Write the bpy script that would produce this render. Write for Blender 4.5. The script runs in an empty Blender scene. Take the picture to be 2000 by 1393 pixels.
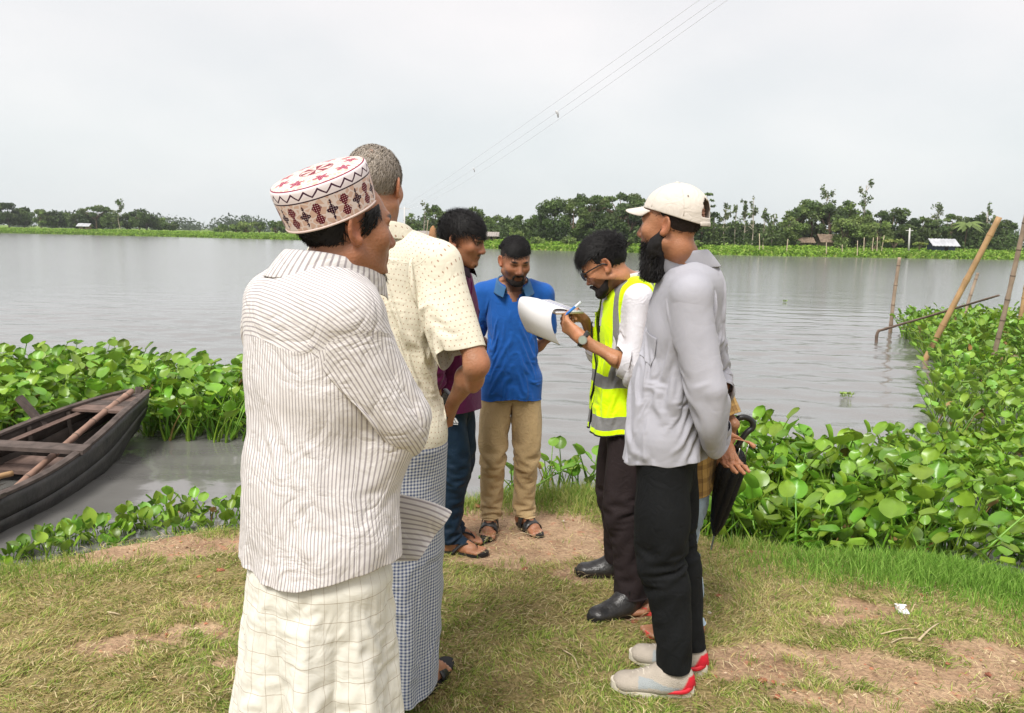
import bpy, math, random
import numpy as np
from mathutils import Matrix, Vector
import openvdb

SC = bpy.context.scene
COL = SC.collection
RNG = np.random.default_rng(7)
random.seed(7)

# ---------------------------------------------------------------- camera
CAM_Z = 1.58
PITCH, ROLL, LENS_PX, IMG_W, IMG_H = math.radians(9.0), math.radians(1.15), 1500.0, 2000.0, 1393.0
_f = np.array([0, math.cos(PITCH), -math.sin(PITCH)])
_r = np.array([1.0, 0, 0]); _u = np.cross(_r, _f)
CAM_R = _r * math.cos(ROLL) + _u * math.sin(ROLL)
CAM_U = _u * math.cos(ROLL) - _r * math.sin(ROLL)
cam_data = bpy.data.cameras.new('camera')
cam_data.sensor_width = 36.0
cam_data.lens = 36.0 * LENS_PX / IMG_W
cam_data.clip_start = 0.05
cam_data.clip_end = 9000
cam = bpy.data.objects.new('camera', cam_data)
COL.objects.link(cam)
M = Matrix.Identity(4)
for i in range(3):
    M[i][0], M[i][1], M[i][2] = CAM_R[i], CAM_U[i], -_f[i]
M[2][3] = CAM_Z
cam.matrix_world = M
SC.camera = cam

# ---------------------------------------------------------------- world, sun, exposure
SUN_EL, SUN_AZ = math.radians(52), math.radians(205)     # azimuth clockwise from +Y
world = bpy.data.worlds.new('World'); SC.world = world; world.use_nodes = True
nt = world.node_tree; nt.nodes.clear()
def N(t, kind, **kw):
    n = t.nodes.new(kind)
    for k, v in kw.items():
        setattr(n, k, v)
    return n
out = N(nt, 'ShaderNodeOutputWorld'); add = N(nt, 'ShaderNodeMixShader')
sky = N(nt, 'ShaderNodeTexSky', sky_type='NISHITA'); sky.sun_disc = False
sky.sun_elevation = SUN_EL; sky.sun_rotation = SUN_AZ; sky.dust_density = 4.0
bg1 = N(nt, 'ShaderNodeBackground'); bg1.inputs['Strength'].default_value = 0.05
nt.links.new(sky.outputs['Color'], bg1.inputs['Color'])
tc = N(nt, 'ShaderNodeTexCoord'); sep = N(nt, 'ShaderNodeSeparateXYZ')
nt.links.new(tc.outputs['Generated'], sep.inputs[0])
mp = N(nt, 'ShaderNodeMapping'); mp.inputs['Scale'].default_value = (2.0, 2.0, 4.2)
nt.links.new(tc.outputs['Generated'], mp.inputs[0])
ns = N(nt, 'ShaderNodeTexNoise'); ns.inputs['Scale'].default_value = 1.55; ns.inputs['Detail'].default_value = 5.0
ns.inputs['Roughness'].default_value = 0.45
nt.links.new(mp.outputs[0], ns.inputs['Vector'])
grad = N(nt, 'ShaderNodeValToRGB')                       # grey overcast: paler and warmer higher up
e = grad.color_ramp.elements
e[0].position, e[0].color = 0.0, (0.405, 0.432, 0.438, 1)
e[1].position, e[1].color = 0.34, (0.495, 0.476, 0.478, 1)
x = grad.color_ramp.elements.new(0.10); x.color = (0.435, 0.455, 0.458, 1)
x = grad.color_ramp.elements.new(1.0); x.color = (0.63, 0.61, 0.61, 1)
nt.links.new(sep.outputs['Z'], grad.inputs[0])
cl = N(nt, 'ShaderNodeValToRGB')
e = cl.color_ramp.elements
e[0].position, e[0].color = 0.36, (0.93, 0.94, 0.95, 1)
e[1].position, e[1].color = 0.68, (1.06, 1.035, 1.03, 1)
nt.links.new(ns.outputs['Fac'], cl.inputs[0])
mul = N(nt, 'ShaderNodeMix', data_type='RGBA', blend_type='MULTIPLY'); mul.inputs['Factor'].default_value = 1.0
nt.links.new(grad.outputs[0], mul.inputs['A']); nt.links.new(cl.outputs[0], mul.inputs['B'])
bg2 = N(nt, 'ShaderNodeBackground'); bg2.inputs['Strength'].default_value = 0.735
nt.links.new(mul.outputs['Result'], bg2.inputs['Color'])
add.inputs[0].default_value = 0.93                       # almost fully clouded over
nt.links.new(bg1.outputs[0], add.inputs[1]); nt.links.new(bg2.outputs[0], add.inputs[2])
nt.links.new(add.outputs[0], out.inputs[0])

sun = bpy.data.lights.new('sun', 'SUN'); sun.energy = 1.5; sun.angle = math.radians(20); sun.color = (1.0, 0.965, 0.91)
so = bpy.data.objects.new('sun', sun); COL.objects.link(so)
sd = Vector((math.sin(SUN_AZ) * math.cos(SUN_EL), math.cos(SUN_AZ) * math.cos(SUN_EL), math.sin(SUN_EL)))
so.rotation_euler = (-sd).to_track_quat('-Z', 'Y').to_euler()
vs = SC.view_settings
vs.view_transform = 'Standard'; vs.look = 'None'; vs.gamma = 1.0; vs.use_curve_mapping = False
vs.exposure = 1.5
SC.render.engine = 'CYCLES'
SC.cycles.use_denoising = True
SC.cycles.max_bounces = 6; SC.cycles.diffuse_bounces = 3; SC.cycles.glossy_bounces = 3
SC.cycles.transparent_max_bounces = 6; SC.cycles.caustics_reflective = False; SC.cycles.caustics_refractive = False

# ---------------------------------------------------------------- helpers
def ray(px, py):
    return _f + CAM_R * (px - IMG_W / 2) / LENS_PX - CAM_U * (py - IMG_H / 2) / LENS_PX
def at(px, py, y):
    "world point seen at a photo pixel, y metres ahead"
    d = ray(px, py); return np.array([0, 0, CAM_Z]) + d * (y / d[1])
def gp(px, py, z=0.0):
    "world point on the level z seen at a photo pixel"
    d = ray(px, py); return np.array([0, 0, CAM_Z]) + d * ((z - CAM_Z) / d[2])
def sm(a, b, x):
    t = np.clip((np.asarray(x, float) - a) / (b - a), 0, 1); return t * t * (3 - 2 * t)
def unit(v):
    v = np.asarray(v, float); return v / (np.linalg.norm(v, axis=-1, keepdims=True) + 1e-12)
def _hash(ix, iy, iz, seed):
    h = (ix * 374761393 + iy * 668265263 + iz * 2147483647 + seed * 974634777) & 0xFFFFFFFF
    h = ((h ^ (h >> 13)) * 1274126177) & 0xFFFFFFFF
    h = (h ^ (h >> 16)) & 0xFFFF
    return h / 65535.0
def noise(p, seed=0):
    "value noise 0..1 of points (n,2) or (n,3)"
    p = np.asarray(p, float)
    if p.shape[-1] == 2:
        p = np.concatenate([p, np.zeros(p.shape[:-1] + (1,))], -1)
    i = np.floor(p).astype(np.int64); f = p - i; f = f * f * (3 - 2 * f)
    r = 0
    for dx in (0, 1):
        wx = f[..., 0] if dx else 1 - f[..., 0]
        for dy in (0, 1):
            wy = f[..., 1] if dy else 1 - f[..., 1]
            for dz in (0, 1):
                wz = f[..., 2] if dz else 1 - f[..., 2]
                r = r + wx * wy * wz * _hash(i[..., 0] + dx, i[..., 1] + dy, i[..., 2] + dz, seed)
    return r
def fbm(p, oct=4, seed=0, gain=0.5):
    p = np.asarray(p, float); r = 0; a = 1.0; t = 0
    for k in range(oct):
        r = r + a * noise(p * 2 ** k + 17.3 * k, seed + k); t += a; a *= gain
    return r / t

def mesh(name, V, F, smooth=True, uv=None, col=None, rest=None):
    "V (n,3); F an int array (m,3|4) or a list of such arrays; uv per vertex (n,2); col per vertex (n,3)"
    V = np.asarray(V, np.float32); Fs = F if isinstance(F, list) else [F]
    Fs = [np.asarray(a, np.int32) for a in Fs if len(a)]
    me = bpy.data.meshes.new(name)
    loops = np.concatenate([a.ravel() for a in Fs]); cnt = np.concatenate([np.full(len(a), a.shape[1], np.int32) for a in Fs])
    me.vertices.add(len(V)); me.vertices.foreach_set('co', V.ravel())
    me.loops.add(len(loops)); me.loops.foreach_set('vertex_index', loops)
    me.polygons.add(len(cnt))
    st = np.zeros(len(cnt), np.int32); st[1:] = np.cumsum(cnt)[:-1]
    me.polygons.foreach_set('loop_start', st)
    me.polygons.foreach_set('use_smooth', np.full(len(cnt), bool(smooth)))
    if uv is not None:
        l = me.uv_layers.new(name='UVMap'); l.data.foreach_set('uv', (np.asarray(uv, np.float32)[loops] if np.ndim(uv) == 2 else np.asarray(uv, np.float32)).ravel())
    if col is not None:
        a = me.color_attributes.new('col', 'FLOAT_COLOR', 'POINT')
        c = np.ones((len(V), 4), np.float32); c[:, :3] = col; a.data.foreach_set('color', c.ravel())
    if rest is not None:
        a = me.attributes.new('rest', 'FLOAT_VECTOR', 'POINT'); a.data.foreach_set('vector', np.asarray(rest, np.float32).ravel())
    me.update(calc_edges=True)
    return me
def obj(name, me, mat=None, parent=None, loc=None):
    o = bpy.data.objects.new(name, me); COL.objects.link(o)
    if mat is not None:
        for m in (mat if isinstance(mat, (list, tuple)) else [mat]):
            me.materials.append(m)
    if parent is not None:
        o.parent = parent
        if loc is None and parent.type == 'EMPTY' or parent.type == 'MESH':
            o.matrix_parent_inverse = Matrix.Translation(-Vector(WLOC.get(parent.name, (0, 0, 0))))
    if loc is not None:
        o.location = loc
    return o
WLOC = {}
def thing(name, label, cat, loc=(0, 0, 0), group=None):
    o = bpy.data.objects.new(name, None); COL.objects.link(o); o.location = loc; o.empty_display_size = 0.1
    WLOC[o.name] = tuple(loc)
    return tag(o, label, cat, group)
def tag(o, label=None, cat=None, group=None, kind=None):
    if label: o['label'] = label
    if cat: o['category'] = cat
    if group: o['group'] = group
    if kind: o['kind'] = kind
    return o

class MB:
    "collects primitive shapes into one mesh"
    def __init__(s): s.V = []; s.Q = []; s.T = []; s.n = 0; s.C = []
    def add(s, V, Q=None, T=None, c=None):
        V = np.asarray(V, float)
        if Q is not None and len(Q): s.Q.append(np.asarray(Q) + s.n)
        if T is not None and len(T): s.T.append(np.asarray(T) + s.n)
        s.V.append(V); s.n += len(V)
        s.C.append(np.tile(np.asarray((1, 1, 1) if c is None else c, float), (len(V), 1)) if c is None or np.ndim(c) == 1 else np.asarray(c))
        return s
    def box(s, c, h, R=None, j=0.0, col=None):
        "box with centre c, half sizes h, rotation R (3x3), corner jitter j"
        q = np.array([[x, y, z] for z in (-1, 1) for y in (-1, 1) for x in (-1, 1)], float) * np.asarray(h)
        if j: q = q + RNG.uniform(-j, j, q.shape)
        if R is not None: q = q @ np.asarray(R).T
        return s.add(q + np.asarray(c), [[0, 2, 3, 1], [4, 5, 7, 6], [0, 1, 5, 4], [2, 6, 7, 3], [0, 4, 6, 2], [1, 3, 7, 5]], c=col)
    def tube(s, P, r, n=8, cap=True, col=None, flat=None):
        "tube along points P with radius r (number or list); flat = (sx, sy) squash of the section"
        V, Q, T = tube_arrays(P, r, n, cap, flat)
        return s.add(V, Q, T, c=col)
    def mesh(s, name, smooth=True, col=False):
        F = []
        if s.Q: F.append(np.concatenate(s.Q))
        if s.T: F.append(np.concatenate(s.T))
        return mesh(name, np.concatenate(s.V), F, smooth, col=np.concatenate(s.C) if col else None)
def frames(P, up=None):
    P = np.asarray(P, float); T = np.gradient(P, axis=0); T = unit(T)
    a = np.array([0, 0, 1.0]) if up is None else np.asarray(up, float)
    if abs(T[0] @ unit(a)) > 0.95: a = np.array([1.0, 0, 0])
    A = np.zeros_like(P); B = np.zeros_like(P)
    for i in range(len(P)):
        a = unit(a - (a @ T[i]) * T[i]); A[i] = a; B[i] = np.cross(T[i], a)
    return T, A, B
def tube_arrays(P, r, n=8, cap=True, flat=None, up=None):
    P = np.asarray(P, float); m = len(P); r = np.broadcast_to(np.asarray(r, float), (m,)) if np.ndim(r) < 1 else np.asarray(r, float)
    T, A, B = frames(P, up); th = np.arange(n) / n * 2 * np.pi
    fx, fy = flat or (1, 1)
    V = P[:, None] + r[:, None, None] * (np.cos(th)[None, :, None] * A[:, None] * fx + np.sin(th)[None, :, None] * B[:, None] * fy)
    V = V.reshape(-1, 3)
    i, j = np.meshgrid(np.arange(m - 1), np.arange(n), indexing='ij'); k = (j + 1) % n
    Q = np.stack([i * n + j, i * n + k, (i + 1) * n + k, (i + 1) * n + j], -1).reshape(-1, 4)
    Tt = []
    if cap:
        V = np.concatenate([V, P[:1], P[-1:]]); a, b = m * n, m * n + 1
        jj = np.arange(n); kk = (jj + 1) % n
        Tt = np.concatenate([np.stack([kk, jj, np.full(n, a)], -1), np.stack([(m - 1) * n + jj, (m - 1) * n + kk, np.full(n, b)], -1)])
    return V, Q, Tt
def rot(axis, deg):
    return np.array(Matrix.Rotation(math.radians(deg), 3, axis))
def smooth_path(P, n):
    "Catmull-Rom through points"
    P = np.asarray(P, float); m = len(P)
    if m == 2:
        t = np.linspace(0, 1, n)[:, None]; return P[0] * (1 - t) + P[1] * t
    Q = np.concatenate([[2 * P[0] - P[1]], P, [2 * P[-1] - P[-2]]])
    t = np.linspace(0, m - 1 - 1e-9, n); i = t.astype(int); f = (t - i)[:, None]
    a, b, c, d = Q[i], Q[i + 1], Q[i + 2], Q[i + 3]
    return 0.5 * (2 * b + (c - a) * f + (2 * a - 5 * b + 4 * c - d) * f ** 2 + (3 * b - a - 3 * c + d) * f ** 3)

# ---------------------------------------------------------------- materials
def lin(r, g, b):
    "sRGB 0..255 -> linear"
    return tuple(((c / 255 + 0.055) / 1.055) ** 2.4 if c > 10.3 else c / 255 / 12.92 for c in (r, g, b))
MATS = {}
def mat(name, base=(0.5, 0.5, 0.5), rough=0.7, spec=0.3, bump=0.0, bscale=60.0, vary=0.0, vscale=8.0, attr=False, objrand=0.0,
        translucent=0.0, coat=0.0, metal=0.0, detail=4.0, dark=None, sheen=0.0, trough=None):
    "Principled material with noise-driven colour variation and bump"
    if name in MATS: return MATS[name]
    m = bpy.data.materials.new(name); m.use_nodes = True; MATS[name] = m
    t = m.node_tree; p = t.nodes['Principled BSDF']; o = t.nodes['Material Output']
    p.inputs['Roughness'].default_value = rough; p.inputs['Specular IOR Level'].default_value = spec
    p.inputs['Metallic'].default_value = metal; p.inputs['Coat Weight'].default_value = coat
    if sheen: p.inputs['Sheen Weight'].default_value = sheen
    tcn = N(t, 'ShaderNodeTexCoord')
    src = None
    if attr:
        a = N(t, 'ShaderNodeVertexColor'); a.layer_name = 'col'; src = a.outputs['Color']
        if base != (0.5, 0.5, 0.5):
            mx = N(t, 'ShaderNodeMix', data_type='RGBA', blend_type='MULTIPLY'); mx.inputs['Factor'].default_value = 1
            t.links.new(src, mx.inputs['A']); mx.inputs['B'].default_value = (*base, 1); src = mx.outputs['Result']
    else:
        rgb = N(t, 'ShaderNodeRGB'); rgb.outputs[0].default_value = (*base, 1); src = rgb.outputs[0]
    if vary > 0:
        n1 = N(t, 'ShaderNodeTexNoise'); n1.inputs['Scale'].default_value = vscale; n1.inputs['Detail'].default_value = detail
        t.links.new(tcn.outputs['Object'], n1.inputs['Vector'])
        rp = N(t, 'ShaderNodeMapRange'); rp.inputs['From Min'].default_value = 0.3; rp.inputs['From Max'].default_value = 0.7
        if dark is None:
            rp.inputs['To Min'].default_value = 1 - vary; rp.inputs['To Max'].default_value = 1 + vary
            t.links.new(n1.outputs['Fac'], rp.inputs['Value'])
            mx = N(t, 'ShaderNodeMix', data_type='RGBA', blend_type='MULTIPLY'); mx.inputs['Factor'].default_value = 1
            t.links.new(src, mx.inputs['A']); t.links.new(rp.outputs[0], mx.inputs['B']); src = mx.outputs['Result']
        else:
            rp.inputs['To Min'].default_value = 0; rp.inputs['To Max'].default_value = vary
            t.links.new(n1.outputs['Fac'], rp.inputs['Value'])
            mx = N(t, 'ShaderNodeMix', data_type='RGBA'); t.links.new(rp.outputs[0], mx.inputs['Factor'])
            t.links.new(src, mx.inputs['A']); mx.inputs['B'].default_value = (*dark, 1); src = mx.outputs['Result']
    if objrand > 0:
        oi = N(t, 'ShaderNodeObjectInfo'); hs = N(t, 'ShaderNodeHueSaturation')
        r1 = N(t, 'ShaderNodeMapRange'); r1.inputs['To Min'].default_value = 1 - objrand; r1.inputs['To Max'].default_value = 1 + objrand
        t.links.new(oi.outputs['Random'], r1.inputs['Value']); t.links.new(r1.outputs[0], hs.inputs['Value'])
        ml = N(t, 'ShaderNodeMath', operation='MULTIPLY_ADD'); ml.inputs[1].default_value = 7.13; ml.inputs[2].default_value = 0
        fr = N(t, 'ShaderNodeMath', operation='FRACT'); t.links.new(oi.outputs['Random'], ml.inputs[0]); t.links.new(ml.outputs[0], fr.inputs[0])
        r2 = N(t, 'ShaderNodeMapRange'); r2.inputs['To Min'].default_value = 0.5 - 0.06 * objrand; r2.inputs['To Max'].default_value = 0.5 + 0.05 * objrand
        t.links.new(fr.outputs[0], r2.inputs['Value']); t.links.new(r2.outputs[0], hs.inputs['Hue'])
        t.links.new(src, hs.inputs['Color']); src = hs.outputs['Color']
    t.links.new(src, p.inputs['Base Color'])
    if bump > 0:
        n2 = N(t, 'ShaderNodeTexNoise'); n2.inputs['Scale'].default_value = bscale; n2.inputs['Detail'].default_value = 4
        t.links.new(tcn.outputs['Object'], n2.inputs['Vector'])
        b = N(t, 'ShaderNodeBump'); b.inputs['Strength'].default_value = bump; b.inputs['Distance'].default_value = 0.01
        t.links.new(n2.outputs['Fac'], b.inputs['Height']); t.links.new(b.outputs[0], p.inputs['Normal'])
    if translucent > 0:
        tr = N(t, 'ShaderNodeBsdfTranslucent'); ms = N(t, 'ShaderNodeMixShader'); ms.inputs[0].default_value = translucent
        t.links.new(src, tr.inputs['Color']); t.links.new(p.outputs[0], ms.inputs[1]); t.links.new(tr.outputs[0], ms.inputs[2])
        t.links.new(ms.outputs[0], o.inputs['Surface'])
    return m
# ================================================================ ground, river, far bank
WATER_Z = -0.40
_ex = [-60, -20, -8, -4.4, -3.2, -2.6, -1.74, -1.0, -0.4, 0, 0.5, 0.9, 1.2, 1.6, 2.2, 2.67, 3.5, 5, 10, 60]
_ey = [-9, 0.0, 0.6, 1.6, 3.1, 3.6, 4.15, 4.35, 4.6, 4.85, 5.05, 4.72, 4.15, 4.02, 3.98, 3.72, 3.2, 2.6, 1.5, -5]
def edge_y(x): return np.interp(x, _ex, _ey)
_fx = [-900, -300, -124, -80, -50, -34, -22, -14, -6, 0, 10, 25, 50, 71, 120, 300, 900]
_fy = [330, 230, 187, 178, 167, 160, 150, 118, 110, 108, 103, 98, 101, 106, 118, 170, 330]
def far_y(x): return np.interp(x, _fx, _fy)
def ground_z(x, y):
    x = np.asarray(x, float); y = np.asarray(y, float)
    near = -0.09 * sm(2.6, 4.4, y) + 0.03 * (fbm(np.stack([x * 1.3, y * 1.3], -1), 3, 5) - 0.5) - 0.05 * sm(1.6, 3.2, np.abs(x))
    s = y - edge_y(x) + 0.25 * (fbm(np.stack([x * 1.7, y * 1.7], -1), 2, 9) - 0.5)
    z = near - 0.55 * sm(-0.14, 0.50, s) - 0.9 * sm(0.4, 3.0, s)
    sf = y - far_y(x)
    z = z + 1.62 * sm(-4, 1.2, sf) + 0.55 * sm(1.0, 9.0, sf)
    return z
def gz(x, y): return float(ground_z(np.array([x]), np.array([y]))[0])

# bare soil spots: pixel of the photo, then radii in metres across and along the view
SOIL = [((300, 1075), .48, .16, 1.0), ((170, 1100), .30, .10, .9), ((420, 1062), .30, .12, .9), ((1000, 1030), .48, .30, 1.3), ((930, 1010), .26, .26, 1.0), ((1060, 1075), .40, .20, 1.2), ((960, 1100), .28, .14, 1.0), 
        ((1120, 1040), .34, .22, 1.1), ((1010, 1090), .28, .12, .9), ((1180, 1130), .28, .14, 1.0), ((1480, 1330), .18, .10, 1.1), ((1420, 1300), .14, .09, 1.0), ((1540, 1290), .20, .06, .8),
        ((1850, 1330), .42, .12, 1.2), ((1960, 1290), .30, .14, 1.2), ((1700, 1185), .22, .06, .9), ((1660, 1215), .20, .07, .8), ((1730, 1380), .4, .06, 1.1), ((1600, 1300), .16, .04, .7),
        ((380, 1190), .28, .08, .75), ((230, 1270), .28, .10, .65), ((400, 1250), .2, .10, .65), ((460, 1330), .2, .1, .7), ((1230, 1215), .14, .07, .9), ((1190, 1150), .16, .05, .7), ((1960, 1200), .3, .05, .6)]
SOIL_W = [(gp(p[0], p[1], -0.03 if p[1] > 1150 else -0.08)[:2], a, b, w) for p, a, b, w in SOIL]
def soil_mask(x, y):
    "1 = bare soil, 0 = grass"
    P = np.stack([x, y], -1)
    w = P + 0.10 * (np.stack([fbm(P * 5, 3, 21), fbm(P * 5, 3, 31)], -1) - 0.5) * 2
    m = np.zeros(len(P))
    for c, a, b, k in SOIL_W:
        d2 = ((w[:, 0] - c[0]) / a) ** 2 + ((w[:, 1] - c[1]) / b) ** 2
        m = np.maximum(m, k * np.exp(-0.9 * d2))
    m = m + 0.55 * (fbm(P * 9, 4, 41) - 0.5) + 0.25 * (fbm(P * 2.2, 2, 45) - 0.5)
    return sm(0.30, 0.62, m)

def lines(spec):
    r = [spec[0][0]]
    for a, b, st in spec:
        n = max(1, int(round((b - a) / st))); r += list(np.linspace(a, b, n + 1)[1:])
    return np.array(r)
gx = lines([(-3000, -600, 400), (-600, -150, 50), (-150, -40, 10), (-40, -10, 2.5), (-10, -3.4, 0.3), (-3.4, 3.4, 0.04), (3.4, 10, 0.3), (10, 40, 2.5), (40, 150, 10), (150, 600, 50), (600, 3000, 400)])
gy = lines([(-60, -5, 5), (-5, 1.2, 0.3), (1.2, 5.6, 0.035), (5.6, 12, 0.4), (12, 80, 8), (80, 190, 2.0), (190, 400, 15), (400, 3000, 250)])
GX, GY = np.meshgrid(gx, gy); px_, py_ = GX.ravel(), GY.ravel()
GZ = ground_z(px_, py_)
soil = soil_mask(px_, py_)
GZ = GZ - 0.012 * soil * (py_ < 8)
GZ += (py_ < 8) * (np.abs(px_) < 5) * 0.012 * (fbm(np.stack([px_ * 14, py_ * 14], -1), 3, 61) - 0.5) * 2
nx, ny = len(gx), len(gy)
ii, jj = np.meshgrid(np.arange(ny - 1), np.arange(nx - 1), indexing='ij')
Q = np.stack([ii * nx + jj, ii * nx + jj + 1, (ii + 1) * nx + jj + 1, (ii + 1) * nx + jj], -1).reshape(-1, 4)
farmask = sm(-3, 3, py_ - far_y(px_))
gcol = np.stack([soil, farmask, np.zeros_like(soil)], -1)
gm = mesh('ground', np.stack([px_, py_, GZ], -1), Q, True, col=gcol)
m = bpy.data.materials.new('ground_soil_and_turf'); m.use_nodes = True; t = m.node_tree; p = t.nodes['Principled BSDF']
p.inputs['Roughness'].default_value = 0.95; p.inputs['Specular IOR Level'].default_value = 0.15
a = N(t, 'ShaderNodeVertexColor'); a.layer_name = 'col'; sp = N(t, 'ShaderNodeSeparateColor'); t.links.new(a.outputs[0], sp.inputs[0])
tcn = N(t, 'ShaderNodeTexCoord')
n1 = N(t, 'ShaderNodeTexNoise'); n1.inputs['Scale'].default_value = 5; n1.inputs['Detail'].default_value = 8; t.links.new(tcn.outputs['Object'], n1.inputs['Vector'])
n2 = N(t, 'ShaderNodeTexNoise'); n2.inputs['Scale'].default_value = 60; n2.inputs['Detail'].default_value = 6; t.links.new(tcn.outputs['Object'], n2.inputs['Vector'])
n3 = N(t, 'ShaderNodeTexNoise'); n3.inputs['Scale'].default_value = 11; n3.inputs['Detail'].default_value = 4; t.links.new(tcn.outputs['Object'], n3.inputs['Vector'])
r1 = N(t, 'ShaderNodeValToRGB'); e = r1.color_ramp.elements
e[0].position, e[0].color = 0.3, (0.27, 0.165, 0.10, 1); e[1].position, e[1].color = 0.68, (0.47, 0.325, 0.205, 1)
t.links.new(n1.outputs['Fac'], r1.inputs[0])
rr = N(t, 'ShaderNodeValToRGB'); e = rr.color_ramp.elements                   # crushed brick reddens parts of the soil
e[0].position, e[0].color = 0.60, (0, 0, 0, 1); e[1].position, e[1].color = 0.72, (0.75, 0.75, 0.75, 1); t.links.new(n3.outputs['Fac'], rr.inputs[0])
mr = N(t, 'ShaderNodeMix', data_type='RGBA'); t.links.new(rr.outputs[0], mr.inputs['Factor']); t.links.new(r1.outputs[0], mr.inputs['A']); mr.inputs['B'].default_value = (0.44, 0.17, 0.10, 1)
r2 = N(t, 'ShaderNodeMapRange'); r2.inputs['From Min'].default_value = 0.3; r2.inputs['From Max'].default_value = 0.7; r2.inputs['To Min'].default_value = 0.72; r2.inputs['To Max'].default_value = 1.2
t.links.new(n2.outputs['Fac'], r2.inputs[0])
ms_ = N(t, 'ShaderNodeMix', data_type='RGBA', blend_type='MULTIPLY'); ms_.inputs['Factor'].default_value = 1; t.links.new(mr.outputs['Result'], ms_.inputs['A']); t.links.new(r2.outputs[0], ms_.inputs['B'])
r3 = N(t, 'ShaderNodeValToRGB'); e = r3.color_ramp.elements
e[0].position, e[0].color = 0.32, (0.15, 0.125, 0.045, 1); e[1].position, e[1].color = 0.7, (0.34, 0.26, 0.125, 1); t.links.new(n2.outputs['Fac'], r3.inputs[0])
mg = N(t, 'ShaderNodeMix', data_type='RGBA'); t.links.new(sp.outputs[0], mg.inputs['Factor']); t.links.new(r3.outputs[0], mg.inputs['A']); t.links.new(ms_.outputs['Result'], mg.inputs['B'])
mf = N(t, 'ShaderNodeMix', data_type='RGBA'); t.links.new(sp.outputs[1], mf.inputs['Factor']); t.links.new(mg.outputs['Result'], mf.inputs['A']); mf.inputs['B'].default_value = (0.14, 0.22, 0.03, 1)
t.links.new(mf.outputs['Result'], p.inputs['Base Color'])
b = N(t, 'ShaderNodeBump'); b.inputs['Strength'].default_value = 0.9; b.inputs['Distance'].default_value = 0.02
t.links.new(n2.outputs['Fac'], b.inputs['Height']); t.links.new(b.outputs[0], p.inputs['Normal'])
tag(obj('ground', gm, m), 'grassy and sandy river bank sloping to the water', kind='structure')

# river: waves are real geometry near by, bump further out
wx = lines([(-2500, -300, 550), (-300, -60, 40), (-60, -16, 4), (-16, 16, 0.16), (16, 60, 4), (60, 300, 40), (300, 2500, 550)])
wy = lines([(-20, 2, 2), (2, 26, 0.10), (26, 60, 2), (60, 260, 20), (260, 420, 80)])
WX, WY = np.meshgrid(wx, wy); ax, ay = WX.ravel(), WY.ravel()
calm = sm(0.25, 1.0, np.exp(-((ax + 3.2) / 2.2) ** 2 - ((ay - 5.0) / 2.6) ** 2)) * 0.75
fade = (1 - sm(14, 26, ay)) * (1 - sm(11, 16, np.abs(ax)))
wz = 0
for k, (dx, dy, wl, am) in enumerate([(0.35, 1.0, 1.25, .012), (-0.25, 1.0, 0.72, .008), (0.7, 0.8, 0.50, .006), (0.05, 1, 0.36, .0045)]):
    n_ = math.hypot(dx, dy); ph = (ax * dx + ay * dy) / n_ / wl * 2 * np.pi + 7 * fbm(np.stack([ax * .45 / wl + 3 * k, ay * .45 / wl], -1), 2, 71 + k)
    wz = wz + am * np.sin(ph) * (0.35 + 1.1 * fbm(np.stack([ax * .6, ay * .6], -1), 2, 81 + k))
wz = wz * fade * (1 - calm * 0.6)
nx, ny = len(wx), len(wy)
ii, jj = np.meshgrid(np.arange(ny - 1), np.arange(nx - 1), indexing='ij')
Q = np.stack([ii * nx + jj, ii * nx + jj + 1, (ii + 1) * nx + jj + 1, (ii + 1) * nx + jj], -1).reshape(-1, 4)
wm = mesh('river', np.stack([ax, ay, WATER_Z + wz], -1), Q, True, col=np.stack([calm, sm(14, 45, ay), calm], -1))
WSTR = .20
m = bpy.data.materials.new('silty_river_water'); m.use_nodes = True; t = m.node_tree; p = t.nodes['Principled BSDF']
p.inputs['Base Color'].default_value = (0.15, 0.147, 0.138, 1); p.inputs['Roughness'].default_value = 0.09; p.inputs['IOR'].default_value = 1.9
tcn = N(t, 'ShaderNodeTexCoord'); mp_ = N(t, 'ShaderNodeMapping'); mp_.inputs['Scale'].default_value = (0.55, 1.0, 1.0); mp_.inputs['Rotation'].default_value = (0, 0, 0.22)
t.links.new(tcn.outputs['Object'], mp_.inputs[0])
w1 = N(t, 'ShaderNodeTexNoise'); w1.inputs['Scale'].default_value = 5.5; w1.inputs['Detail'].default_value = 5; w1.inputs['Roughness'].default_value = 0.6; t.links.new(mp_.outputs[0], w1.inputs['Vector'])
w2 = N(t, 'ShaderNodeTexNoise'); w2.inputs['Scale'].default_value = 0.9; w2.inputs['Detail'].default_value = 3; t.links.new(mp_.outputs[0], w2.inputs['Vector'])
ad = N(t, 'ShaderNodeMath', operation='MULTIPLY_ADD'); t.links.new(w1.outputs['Fac'], ad.inputs[0]); ad.inputs[1].default_value = 0.5; t.links.new(w2.outputs['Fac'], ad.inputs[2])
b = N(t, 'ShaderNodeBump'); b.inputs['Strength'].default_value = 1.0; b.inputs['Distance'].default_value = 0.075
a = N(t, 'ShaderNodeVertexColor'); a.layer_name = 'col'; mr = N(t, 'ShaderNodeMapRange'); mr.inputs['To Min'].default_value = WSTR; mr.inputs['To Max'].default_value = WSTR * .4
sc_ = N(t, 'ShaderNodeSeparateColor'); t.links.new(a.outputs[0], sc_.inputs[0]); t.links.new(sc_.outputs[0], mr.inputs[0]); t.links.new(mr.outputs[0], b.inputs['Strength'])
r9 = N(t, 'ShaderNodeMapRange'); r9.inputs['To Min'].default_value = .09; r9.inputs['To Max'].default_value = .15; t.links.new(sc_.outputs[1], r9.inputs[0]); t.links.new(r9.outputs[0], p.inputs['Roughness'])     # unresolved wavelets far out
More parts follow.
